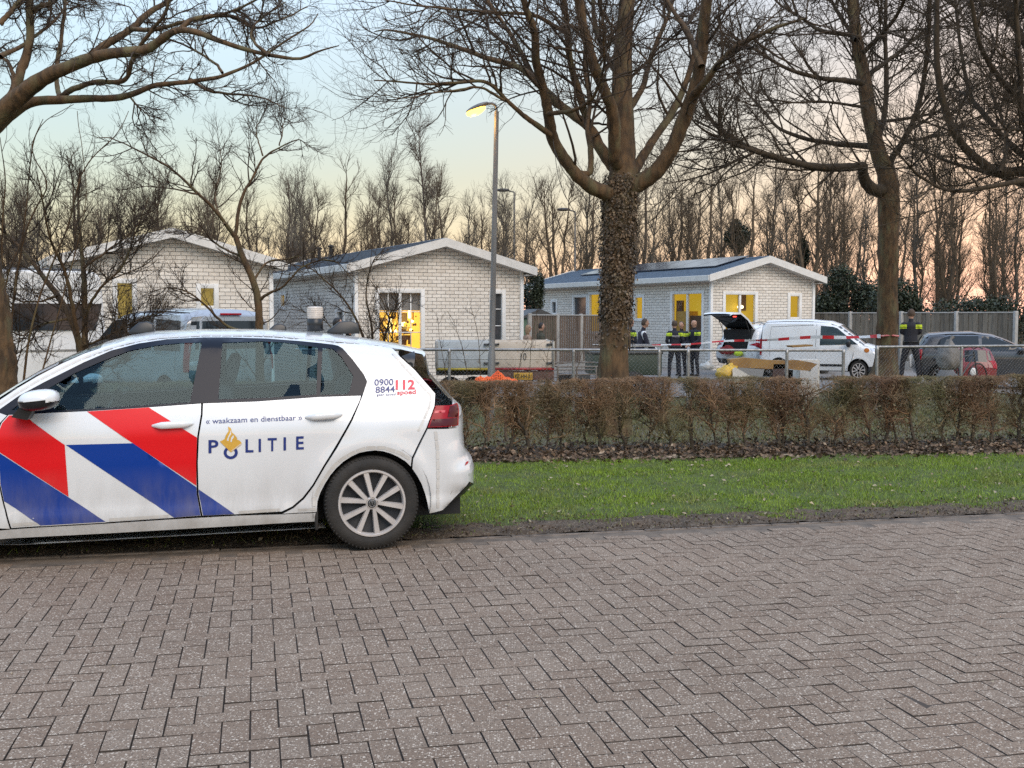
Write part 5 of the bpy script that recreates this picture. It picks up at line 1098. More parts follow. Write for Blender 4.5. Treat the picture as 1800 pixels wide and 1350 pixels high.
        # B pillar door gap
        # --- doors
        for nm, poly, inner in (('front_door', fd, 0), ('rear_door', rd, 1)):
            d = MB(); PC.skin(d, poly, (), .04, .001, side, 0, .014)
            if side > 0:
                if nm == 'front_door':
                    def cut(p): return [(min(x, 350.5 if False else 1e9), y) for x, y in p]
                    poly_on(d, [(153, 723.5), (262, 716.5), (346.3, 769), (344.8, 815), (345.3, 853.5), (233, 778.5)], 1, .003)
                    poly_on(d, [(115.7, 782), (234, 779), (345.4, 856.2), (346, 869.5), (352.3, 905.5), (306, 909.5)], 2, .003)
                    poly_on(d, [(16, 730.5), (42, 729.3), (60, 744), (114, 782), (120.6, 873), (-2.6, 793.5), (-4.5, 780), (-3.4, 762), (4, 744)], 1, .003); poly_on(d, [(-2, 795.5), (120.6, 874), (186, 917), (72, 923.7), (7.2, 881), (.8, 850)], 2, .003)
                    PC.strip(d, SZ([(22, 922.5), (68, 919.5)]), 5 / 266, .055, .006, .003, 1, 3); PC.strip(d, SZ([(192, 913.5), (298, 907)]), 5 / 266, .055, .006, .003, 1, 3)
                    PC.strip(d, SZ([(72, 924.4), (186, 917.8)]), 1.2 / 266, 9, 0, .004, 1, 3)
                else:
                    poly_on(d, [(349.2, 860), (412, 903.3), (357, 905.8), (350, 869.5)], 2, .003)
                    PC.strip(d, SZ([(420, 900.5), (492, 896)]), 5 / 266, .055, .006, .003, 1, 3)
                    text_on(d, '\u00ab waakzaam en dienstbaar \u00bb', (362, 745), (531, 738), 9.5, m=4, bold=.004)
                    for ch, x0, x1, ya, yb in (('P', 366.5, 384, 796, 795.6), ('L', 431.5, 445.5, 794.8, 794.5), ('I', 454.5, 458.8, 794, 793.8), ('T', 470.5, 486.5, 792.6, 792.2), ('I', 498.3, 502.8, 791.2, 791), ('E', 520.5, 534, 789.8, 789.2)):
                        text_on(d, ch, (x0, ya), (x1, yb), 22.5, m=4, bold=.022)
                    ring = [(405.6 + 12.5 * math.cos(a), 795.5 + 11.5 * math.sin(a)) for a in np.linspace(0, 2 * math.pi, 22, endpoint=False)]; rin = [(405.6 + 7.2 * math.cos(a), 795.5 + 6.6 * math.sin(a)) for a in np.linspace(0, 2 * math.pi, 22, endpoint=False)]
                    PC.skin(d, SZ(ring), [SZ(rin)], .03, .003, 1, 4)
                    poly_on(d, [(386.5, 776), (404, 767), (421.5, 774.5), (424.5, 778), (424.5, 781), (406, 795)], 5, .0042)       # book
                    poly_on(d, [(394, 775), (397, 765), (402, 758), (401, 749.5), (406, 753), (407.5, 760), (412.5, 764), (417, 770), (414.5, 773.5), (407, 777), (405.5, 788), (402, 789), (402.5, 780)], 5, .0050)
                    for fl in ([(398.5, 774), (401, 767), (405, 760), (404, 756), (406, 759), (406.3, 763), (402.5, 769), (401.5, 775)], [(405, 776), (406.5, 769), (410, 764.5), (411.5, 768), (408.5, 772), (407, 777)], [(406.5, 792.5), (424, 779.3), (424, 780.2), (406.5, 793.5)]): poly_on(d, fl, 0, .0058)
                # character line glint: shallow crease strip
            o = d.build(nm, [m_pw, m_red, m_blue, m_tape, m_navy, m_gold], root, angle=50)
            x0, x1, yc0, yc1 = (268, 339, 750, 746) if nm == 'front_door' else (537, 601, 735, 730)
            a, c = car_sz(x0, yc0), car_sz(x1, yc1); n = 14; q = np.array([a + (c - a) * k for k in np.linspace(0, 1, n)]); wv = PC.w(q)
            hm = MB(); bow = np.sin(np.linspace(0, math.pi, n)); pts = np.stack([q[:, 0], side * (wv + .004 + .030 * np.minimum(1, bow * 1.6)), q[:, 1] + .006], 1)
            v, f = tubes(pts[None], (.023 * np.minimum(1, .35 + bow))[None], 10); cen = np.repeat(pts, 10, 0); dv = v - cen; dv[:, 1] *= .55; hm.add(cen + dv, f); hm.build('door_handle', m_pw, o)
            rc = MB(); mid = (a + c) / 2; el = [(mid[0] + .085 * math.cos(t), mid[1] - .006 + .030 * math.sin(t)) for t in np.linspace(0, 2 * math.pi, 24, endpoint=False)]; PC.skin(rc, np.array(el), (), .02, .0025, side, 0); rc.build('handle_shade', mat('recess_shade', (.45, .45, .45), rough=.4), o)  # flat grey ellipse: the shade behind the handle is put into its colour
            if inner is not None:
                im = MB(); ip = [(x, z) for x, z in poly]; PC.skin(im, np.array(ip), (), .12, -.075, side); im.build('door_lining', m_int, o)
        sl = MB(); PC.skin(sl, sillz, (), .05, -.002, side, 0, .02); sl.build('side_skirt', m_pw, root, angle=50)
        bm_ = MB(); PC.skin(bm_, bump, (), .016, .012, side, 0, .02)
        if side > 0: PC.strip(bm_, SZ([(765, 758), (768.5, 790), (769.5, 830), (769, 893)]), 5.5 / 266, .06, .006, .015, 1, 1)
        bo = bm_.build('rear_bumper', [m_pw, m_tape], root, angle=50)
        rf = MB(); PC.skin(rf, SZ([(814, 820), (820, 815.5), (820.3, 812), (816, 813.5)]), (), .02, .016, side); rf.build('reflector', m_tlens, bo)
        tl = MB(); PC.skin(tl, tail, (), .012, .017, side, 0, .03)
        PC.skin(tl, SZ([(764, 723), (781, 721.5), (780, 726), (762.5, 727.5)]), (), .015, .0195, side, 1); PC.skin(tl, SZ([(759, 738), (800, 734), (800, 747), (754, 750)]), (), .012, .0195, side, 2); PC.skin(tl, SZ([(788, 714), (799, 713), (801, 722), (800, 733), (784, 734)]), (), .012, .0195, side, 2)
        tl.build('tail_light', [m_tlens, mat('tail_bar', (.55, .06, .08), rough=.3), m_tdark], root)
        fn = MB(); PC.skin(fn, SZ([(705.5, 627), (728, 618.5), (727, 646)]), (), .03, .006, side, 0, .03); fn.build('spoiler_fin', M['black'], root)
        # front fender in car coordinates
        fe = [tuple(p) for p in fd[13:][::1]][::-1]; fe = [tuple(x) for x in SZ([(12, 730.5), (0, 743), (-7, 760), (-9, 800), (-3, 850), (5, 886), (17, 929.5)])] + [(2.32, .25)] + arc(2.70, .316, .37, 190, -8, 18)[0:] + [(3.02, .25), (3.36, .27), (3.42, .42), (3.42, .55), (3.36, .68), (3.22, .79), (2.95, .86), (2.7, .915), (2.5, .955), (2.35, .985)]
        fm = MB(); PC.skin(fm, np.array(fe), (), .05, 0, side, 0, .012)
        if side > 0:
            g = [(2.28, .52), (2.6, .76), (2.9, .8), (2.9, .74), (2.62, .70)]; PC.skin(fm, np.array(g), (), .05, .002, side, 1)
        fm.build('front_fender', [m_pw, m_red], root, angle=50)
        hl = MB(); PC.skin(hl, np.array([(3.0, .80), (3.3, .72), (3.42, .62), (3.40, .56), (3.2, .64), (3.0, .72)]), (), .04, .004, side); hl.build('headlight', mat('headlight_glass', (.5, .52, .55), rough=.08, coat=1), root)
        # wheels and liners
        for cs in (0, 2.70):
            w = wheel(root, (cs, side * .885, .316), .316, .205, side, True, True)
            ln = MB(); ln.lathe([(.395, side * .02), (.395, -side * .30), (.10, -side * .30)], (cs, side * .868, .33), 'y', 24, 0, (math.pi - .25, 2 * math.pi + .25)); ln.build('wheel_liner', M['matt_black'], root)
    # --- underside, interior
    u = MB(); u.box((1.3, 0, .30), (3.9, 1.16, .26)); u.box((1.318, 0, .27), (1.82, 1.62, .16)); u.box((-.42, 0, .42), (.34, 1.1, .3)); u.build('floor_pan', M['matt_black'], root, smooth=False)
    it = MB(); it.box((1.2, 0, .42), (2.4, 1.5, .12)); it.box((-.2, 0, .62), (.5, 1.2, .4)); it.box((2.15, 0, .80), (.5, 1.45, .30), bev=.08); it.build('interior', m_int, root)
    for sx, ys in ((1.02, (-.37, .37)), (.10, (-.40, 0, .40))):
        for y in ys:
            sm = MB(); sm.box((sx + .27, y, .53), (.50, .48, .16), bev=.05); sm.box((sx, y, .80), (.16, .46, .60), ry=-.22, bev=.06)
            st = sm.build('seat', m_int, root)
            hr = MB(); hr.box((sx - .12, y, 1.20), (.085, .235, .17), ry=-.2, bev=.035)
            for k in (-.06, .06): hr.tube([(sx - .085, y + k, 1.04), (sx - .11, y + k, 1.15)], .007, 6)
            hr.build('headrest', m_int, st)
    sw = MB(); c = np.array([1.72, .37, .90]); ax = rot(0, -.45, 0)
    sw.tube([c + ax @ np.array([0, .18 * math.cos(a), .18 * math.sin(a)]) for a in np.linspace(0, 2 * math.pi, 25)], .016, 8); sw.box(c, (.04, .30, .05), ry=-.45, bev=.01); sw.build('steering_wheel', M['black'], root)
    rv = MB(); rv.box((1.62, 0, 1.28), (.03, .24, .07), bev=.015); rv.build('interior_mirror', M['black'], root)
    # --- mirrors
    for side in (1, -1):
        y = side * 1.0; c = np.array([*carY(69, 705, 1.0)]); mm = MB(); c3 = np.array([c[0], y, c[1]])
        v = []
        mb2 = MB(); mb2.ball((0, 0, 0), (1, 1, 1), 0, 26, 14); V = mb2.V[0]; V = np.sign(V) * np.abs(V) ** np.array([.75, .8, .85]); V = V * np.array([.118, .115, .062]); V[:, 2] += .012 * (V[:, 0] / .118) * -1; Fq = mb2.F[0][0]
        up = V[Fq].mean(1)[:, 2] > -.004
        mm.add(V + c3 + (.0, 0, .008), Fq[up], 0); mm.add(V * 1.0 + c3 + (0, 0, .004), Fq[~up], 1); mm.box(c3 + (0, 0, .003), (.21, .2, .008), 2, bev=.003)
        mm.prism([(.02, -.03), (.10, -.02), (.16, -.095), (.07, -.115)], (c3[0], side * .86, c3[2]), (1, 0, 0), (0, 0, 1), -side * .15 * 1, 1)
        mm.build('door_mirror', [m_pw, M['black'], M['steel']], root, angle=40)
    # --- roof gear
    def roofpt(px, py, y=0): s_, z = carY(px, py, y); return np.array([s_, y, z])
    bc = roofpt(554, 582); bm = MB(); bm.lathe([(.001, 0), (.058, 0), (.058, .085), (.05, .09), (.001, .09)], bc, n=24, m=0); be = bm.build('beacon', M['black'], root)
    dm = MB(); dm.lathe([(.048, .088), (.056, .10), (.056, .165), (.046, .178), (.001, .180)], bc, n=24)
    for k in range(5): dm.lathe([(.0565, .108 + .013 * k), (.060, .114 + .013 * k), (.0565, .12 + .013 * k)], bc, n=24)
    dm.build('beacon_dome', mat('beacon_clear', (.60, .53, .46), (.5, .44, .38), 30, .15), be); bl = MB(); bl.lathe([(.012, .09), (.022, .11), (.022, .15), (.01, .16)], bc, n=12); bl.build('beacon_lamp', M['white_trim'], be)
    for x0, x1, h in ((228, 272, 15), (470, 504, 12), (575, 632, 17)):
        a, b = roofpt(x0, 584), roofpt(x1, 584); L = abs(b[0] - a[0]); s1 = min(a[0], b[0]); zz = min(a[2], b[2]) - .01; hh = h / 225 + .02
        fm = MB(); pf = [(0, 0), (.05 * L, hh * .8), (.30 * L, hh), (.62 * L, hh * .92), (L, .02), (L, 0)]
        prev = np.array([[p, 0] for p in range(6)])
        A = np.array([(s1 + p[0], -.045 if p[1] < .03 else -.03, zz + p[1]) for p in pf]); B = A * [1, -1, 1]
        fm.add(np.vstack([A, B]), [(0, 1, 2, 3, 4, 5), (11, 10, 9, 8, 7, 6)] + [(i, i + 6, (i + 1) % 6 + 6, (i + 1) % 6) for i in range(6)]); o = fm.build('roof_aerial', M['black'], root)
        md = o.modifiers.new('bevel', 'BEVEL'); md.width = .008; md.segments = 2
    # mudflap behind the sill
    mf_ = MB(); mf_.box((.365, .78, .225), (.02, .2, .15), bev=.006); mf_.build('mud_flap', M['rubber'], root)
    return root
police_car()
# ------------------------------------------------------------------ the other vehicles
def inset(S, d):
    p = S[:, :2]; area = 0.5 * np.sum(p[:, 0] * np.roll(p[:, 1], -1) - np.roll(p[:, 0], -1) * p[:, 1]); sg = 1 if area > 0 else -1
    t = np.roll(p, -1, 0) - np.roll(p, 1, 0); t /= np.linalg.norm(t, axis=1, keepdims=True); return p + sg * np.stack([-t[:, 1], t[:, 0]], 1) * d
def simple_car(name, label, cat, loc, rz, S, W, wins, axles, r, wr, paint, capwin, gls=None, extras=None, T=None, group=None, sc=1.0):
    """S runs rear bottom -> roof -> front bottom (last two points are the underside)"""
    root = thing(name, label, cat, loc, rz, group); root.scale = sc if isinstance(sc, tuple) else (sc, sc, sc); B = Body(S, W, T, 2.3, [(a, wr, r) for a in axles]); S = np.asarray(S, float); ins = inset(S, .025)
    n = len(S); poly = [tuple(q) for q in ins[:n - 1]]; zb = ins[n - 1, 1]; low = []
    for a in sorted(axles, reverse=True): low += arc(a, wr, r, -18, 198, 16)[0:] if False else [(a + r * math.cos(t), max(zb, wr + r * math.sin(t))) for t in np.linspace(-.35, math.pi + .35, 18)]
    poly = poly + low
    gls = gls or M['dark_glass']
    cap = MB(); B.cap(cap, 0, n - 2, lambda s, z: .06, capwin, step=.07, ny=9); body = cap.build('body_shell', [paint, gls, M['black'], M['dark_metal']], root, angle=55)
    for side in (1, -1):
        sk = MB(); B.skin(sk, poly, wins, .09, 0, side, 0, .015); sd = sk.build('body_side', paint, root, angle=55)
        for w in wins:
            g = MB(); B.skin(g, w, (), .12, -.006, side); g.build('window_glass', gls, sd)
        for a in axles:
            wheel(root, (a, side * (np.interp(wr, B.Wt[:, 0], B.Wt[:, 1]) - .01), wr), wr, .2, side, True, False, True)
        if extras: extras(B, root, side)
    u = MB(); x0, x1 = S[0, 0] + .12, S[n - 2, 0] - .3; u.box(((x0 + x1) / 2, 0, .42), (x1 - x0, 1.1, .3)); u.build('floor_pan', M['matt_black'], root, smooth=False)
    return root, B
m_lens = mat('headlight_clear', (.55, .57, .6), rough=.08, coat=1.); m_orange = mat('orange_badge', (.55, .18, .03), rough=.4); m_vanw = mat('van_white', (.76, .77, .77), (.68, .68, .67), 1.5, .3, coat=.5)
VAN = [(-.70, .36, .08), (-.76, .6, .10), (-.75, 1.2, .10), (-.68, 1.72, .12), (-.52, 1.83, .14), (.2, 1.86, .16), (1.0, 1.86, .16), (1.7, 1.81, .16), (2.06, 1.70, .14), (2.5, 1.42, .16), (2.92, 1.13, .18), (3.3, 1.04, .22), (3.55, .92, .3), (3.67, .68, .35), (3.68, .42, .3), (3.60, .26, .2), (3.3, .22, .04), (-.55, .28, .04)]
VW_ = [(.2, .83), (.5, .89), (.95, .90), (1.05, .885), (1.3, .86), (1.8, .79)]
def van_extra(B, root, side):
    m = MB(); B.skin(m, [(.35, .50), (2.25, .50), (2.25, .43), (.35, .43)], (), .1, .006, side, 0, .02); m.build('rub_strip', M['black'], root)
    d = MB(); B.strip(d, [(1.30, .35), (1.28, 1.0), (1.30, 1.70)], .012, 9, 0, .002, side, 0); B.strip(d, [(2.62, 1.02), (2.52, .62), (2.32, .32)], .012, 9, 0, .002, side, 0); B.strip(d, [(-.3, 1.62), (1.2, 1.68)], .012, 9, 0, .002, side, 0); B.strip(d, [(-.3, 1.62), (-.36, 1.1), (-.33, .72)], .008, 9, 0, .002, side, 0); d.build('door_gap', M['dark_metal'], root)
    h = MB(); w = float(B.w([(1.5, .92)])[0]); h.box((1.52, side * (w + .015), .92), (.2, .03, .04), bev=.01); h.build('door_handle', M['black'], root)
    hl = MB(); B.skin(hl, [(3.12, 1.00), (3.42, .90), (3.56, .78), (3.50, .72), (3.25, .82)], (), .06, .006, side); hl.build('headlight', m_lens, root)
    tl = MB(); B.skin(tl, [(-.62, .75), (-.62, 1.25), (-.70, 1.25), (-.70, .75)], (), .06, .006, side); tl.build('tail_light', m_tlens, root)
    mm = MB(); mm.box((2.42, side * 1.0, 1.12), (.14, .2, .20), bev=.05); mm.box((2.44, side * .9, 1.06), (.05, .12, .05)); mm.build('door_mirror', M['black'], root)
    bp = MB(); B.skin(bp, [(3.05, .24), (3.5, .26), (3.6, .42), (3.55, .46), (3.1, .44)], (), .08, .004, side); bp.build('bumper', M['dark_metal'], root)
def van_cap(s, z, yf):
    if 2.08 < s < 2.93 and z > 1.1 and yf < .9: return 1
    if s > 3.5 and z < .5: return 2
    if s > 3.63 and .5 < z < .62 and yf < .6: return 2
    if s < -.6 and 1.2 < z < 1.62 and yf < .75: return 1
    return 0
van_w = [[(1.42, 1.06), (2.72, 1.10), (2.42, 1.30), (2.02, 1.58), (1.85, 1.63), (1.44, 1.66)]]
fx = P(1509, 640, 23.0); ra = math.radians(-25); vloc = np.array([fx[0] - 2.75 * .86 * math.cos(ra) - .8 * math.sin(ra), fx[1] - 2.75 * .86 * math.sin(ra) + .8 * math.cos(ra), -.36])
vr, VB = simple_car('parked_van', 'white panel van parked nose towards the right big tree', 'van', vloc, ra, VAN, VW_, van_w, (0, 2.75), .37, .315, m_vanw, van_cap, mat('van_glass', (.03, .05, .06), rough=.05, spec=.6), van_extra, sc=(.86, .92, 1.0))
bd = MB(); w_ = float(VB.w([(3.0, .92)])[0]); bd.lathe([(.001, .004), (.06, .004), (.07, 0)], (0, 0, 0), 'y', 14); bd.V[0] = bd.V[0] * [1.3, -1, 1] + [3.02, -w_ - .004, .93]; bd.build('badge', m_orange, vr)

SUV = [(-.74, .38, .1), (-.88, .55, .14), (-.88, .80, .14), (-.80, 1.0, .14), (-.62, 1.40, .12), (-.50, 1.60, .12), (-.2, 1.67, .14), (.6, 1.70, .14), (1.3, 1.66, .14), (1.75, 1.52, .12), (2.45, 1.14, .12), (2.9, 1.08, .2), (3.4, .95, .3), (3.58, .7, .35), (3.55, .4, .3), (3.3, .28, .05), (-.6, .32, .05)]
SW_ = [(.25, .84), (.6, .91), (.95, .915), (1.05, .88), (1.4, .76), (1.7, .66)]
def suv_cap(s, z, yf):
    if s < -.45 and .78 < z < 1.58 and yf < .82: return None
    if s < 0 and z < .58: return 2
    if 1.76 < s < 2.45 and z > 1.14 and yf < .9: return 1
    return 0
def suv_extra(B, root, side):
    t = MB(); B.skin(t, [(-.62, .92), (-.45, 1.06), (-.66, 1.10), (-.76, 1.02)], (), .05, .006, side); t.build('tail_light', m_tlens, root)
    rr = MB(); rr.tube([(-.3, side * .62, 1.66), (-.2, side * .62, 1.72), (1.1, side * .62, 1.74), (1.3, side * .62, 1.66)], .018, 8); rr.build('roof_rail', M['steel'], root)
az = math.radians(34); sr_ = P(1289, 620, 25.2); hd2 = np.array([math.cos(az), math.sin(az)])
sloc = np.array([sr_[0] + .85 * hd2[0], sr_[1] + .85 * hd2[1], -.36])
sr, SB = simple_car('parked_suv', 'white estate car with its tailgate raised behind the van', 'car', sloc, az, SUV, SW_, [[(-.35, 1.16), (.95, 1.10), (.95, 1.52), (-.05, 1.54)], [(1.02, 1.10), (2.15, 1.10), (1.6, 1.46), (1.02, 1.52)]], (0, 2.66), .40, .35, m_vanw, suv_cap, None, suv_extra)
ib = MB(); ib.box((-.1, 0, 1.12), (1.15, 1.25, .80)); io = ib.build('load_bay', M['matt_black'], sr, smooth=False)
# hollow bay: five inner faces only
tg = MB(); hg = np.array([-.50, 0, 1.58]); th = math.radians(33); ux = np.array([-math.cos(th), 0, math.sin(th)]); vx = np.array([math.sin(th), 0, math.cos(th)])
def tgp(u, y, w): return hg + ux * u + np.array([0, y, 0]) + vx * w
pr_ = [(0, .60, .0), (.45, .66, .05), (.85, .70, .02), (1.12, .66, -.16), (1.16, .60, -.24)]
for (m_, o_) in ((0, .03), (1, -.03)):
    vv = []; 
    for u, hw, w in pr_: vv += [tgp(u, y * hw, w + o_ - .03 * abs(y) ** 3) for y in (-1, -.6, 0, .6, 1)]
    tg.add(vv, np.array([(i * 5 + j, i * 5 + j + 1, (i + 1) * 5 + j + 1, (i + 1) * 5 + j) for i in range(4) for j in range(4)]), m_)
for y in (-1, 1):
    a = [tgp(u, y * hw, w + .03 - .03) for u, hw, w in pr_]; b = [tgp(u, y * hw, w - .06) for u, hw, w in pr_]; tg.add(a + b, np.array([(i, i + 1, 5 + i + 1, 5 + i) for i in range(4)]), 0)
tgo = tg.build('tailgate', [m_vanw, M['black']], sr); gm = MB(); gm.add([tgp(.12, -.5, -.045), tgp(.12, .5, -.045), tgp(.62, .55, -.01), tgp(.62, -.55, -.01)], [(0, 1, 2, 3)]); gm.build('rear_window', M['dark_glass'], tgo, smooth=False)
lm = MB(); lm.box(tgp(.75, -.35, -.06), (.05, .10, .03)); lm.build('tailgate_lamp', glow('red_lamp', (1, .06, .04), 4), tgo)
for y in (-.58, .58):
    st_ = MB(); st_.tube([(-.62, y, 1.25), tgp(.5, y * 1.05, -.02)], .012, 6); st_.build('gas_strut', M['dark_metal'], sr)
def carpt(loc, rz, p): c, s_ = math.cos(rz), math.sin(rz); return np.array([loc[0] + p[0] * c - p[1] * s_, loc[1] + p[0] * s_ + p[1] * c, loc[2] + p[2]])
def softbag(name, label, cat, c, r, m, rz=0, neck=True):
    root = thing(name, label, cat, c, rz); mb = MB(); mb.ball((0, 0, 0), 1, 0, 20, 12); V = mb.V[0]; k = 1 + .18 * np.sin(V[:, 0] * 5 + 1) * np.cos(V[:, 1] * 4) + .12 * np.sin(V[:, 2] * 9 + V[:, 0] * 7) + .07 * np.sin(V[:, 0] * 15 + V[:, 1] * 13); V = V * k[:, None] * np.array(r); V[:, 2] = np.maximum(V[:, 2], -r[2] * .7) + r[2] * .7
    mb.V[0] = V; mb.build('sack' if neck else 'folded_cloth', m, root)
    if not neck: return root
    nk = MB(); nk.tube([(0, 0, r[2] * 1.55), (r[0] * .15, 0, r[2] * 1.9), (r[0] * .4, 0, r[2] * 2.05)], [r[0] * .22, r[0] * .12, r[0] * .22], 8); nk.build('tied_neck', m, root); return root
m_redbag = mat('red_cloth', (.35, .03, .03), (.2, .02, .02), 9, .8); m_hiviz = mat('hi_vis_yellow', (.62, .78, .03), (.5, .65, .03), 9, .6)
softbag('red_bag', 'dark red bag lying in the open boot of the estate car', 'bag', carpt(sloc, az, (-.95, .15, .70)), (.14, .30, .16), m_redbag, az, False); softbag('yellow_vest', 'folded bright yellow safety vest in the open boot corner', 'vest', carpt(sloc, az, (-.98, -.38, .66)), (.10, .15, .10), m_hiviz, az, False)

HAT = [(-.60, .34, .08), (-.72, .5, .2), (-.72, .8, .2), (-.66, .98, .2), (-.42, 1.36, .12), (-.30, 1.44, .10), (.2, 1.48, .12), (.8, 1.49, .12), (1.3, 1.42, .12), (1.55, 1.33, .10), (2.3, .99, .12), (2.7, .92, .2), (3.05, .80, .3), (3.2, .6, .35), (3.19, .35, .3), (3.0, .22, .05), (-.5, .26, .05)]
HW_ = [(.2, .80), (.5, .85), (.85, .86), (.95, .83), (1.2, .72), (1.45, .60)]
def hat_cap(s, z, yf):
    if 1.45 < s < 2.3 and z > 1.0 and yf < .9: return 1
    if s < -.3 and .98 < z < 1.36 and yf < .85: return 1
    if s > 3.0 and z < .42: return 2
    return 0
def hat_extra(B, root, side):
    h = MB(); B.skin(h, [(2.62, .88), (2.95, .80), (3.12, .66), (3.05, .60), (2.78, .70)], (), .05, .006, side); h.build('headlight', m_lens, root)
    t = MB(); B.skin(t, [(-.52, .72), (-.48, 1.0), (-.60, 1.02), (-.66, .78)], (), .05, .006, side); t.build('tail_light', m_tlens, root)
    d = MB(); B.strip(d, [(1.02, .3), (1.0, .9), (.98, .95)], .012, 9, 0, .002, side); B.strip(d, [(2.05, .35), (2.12, .9)], .012, 9, 0, .002, side); d.build('door_gap', M['black'], root)
    mm = MB(); mm.ball((1.95, side * .95, .98), (.10, .11, .07)); mm.build('door_mirror', M['black'], root)
hat_w = [[(-.20, 1.0), (.92, .96), (.92, 1.36), (.2, 1.36), (-.02, 1.28)], [(1.0, .96), (2.05, .96), (1.6, 1.20), (1.25, 1.34), (1.0, 1.36)]]
m_greyp = mat('dark_grey_paint', (.075, .08, .09), (.06, .065, .072), 2, .28, metal=.4, coat=.6); a_ = math.radians(-14); q = P(1648, 640, 20.9)
simple_car('parked_hatchback', 'dark grey hatchback facing right in front of the grey board fence', 'car', (q[0], q[1], -.30), a_, HAT, HW_, hat_w, (0, 2.49), .34, .30, m_greyp, hat_cap, None, hat_extra)
m_redp = mat('faded_red_paint', (.22, .025, .03), (.16, .02, .022), 2, .35, coat=.4); a_ = math.radians(78); q = P(1716, 640, 18.8)
rc_, RB_ = simple_car('small_red_car', 'small red car seen from behind beside the grey hatchback', 'car', (q[0] + .5 * math.cos(a_), q[1] + .5 * math.sin(a_), -.28), a_, HAT, [(z, w * .86) for z, w in HW_], hat_w, (0, 2.49), .34, .30, m_redp, hat_cap, None, hat_extra, sc=(.74, .68, .76))
m_ = MB(); m_.ball((-.74, .1, .66), (.03, .13, .13)); m_.build('number_disc', M['white_trim'], rc_)
m_silver = mat('silver_paint', (.38, .40, .43), (.33, .35, .38), 2, .28, metal=.35, coat=.6); a_ = math.radians(137); q = P(408, 600, 13.9)
def mpv_cap(s, z, yf):
    if s < -.6 and 1.10 < z < 1.62 and yf < .86: return 1
    return van_cap(s, z, yf) if s > 0 else 0
mr, _b = simple_car('silver_van', 'silver passenger van seen from behind over the police car roof', 'van', (q[0] + .75 * math.cos(a_), q[1] + .75 * math.sin(a_), float(gz(q[0], q[1]))), a_, VAN, VW_, [[(-.5, 1.1), (.4, 1.1), (.4, 1.66), (-.42, 1.62)], [(.48, 1.1), (1.32, 1.08), (1.34, 1.66), (.48, 1.68)], van_w[0]], (0, 2.75), .37, .315, m_silver, mpv_cap, None, van_extra, sc=1.03)
lb = MB(); lb.box((-.70, 0, 1.74), (.04, .42, .035), bev=.008); lb.build('brake_light_bar', m_tlens, mr)

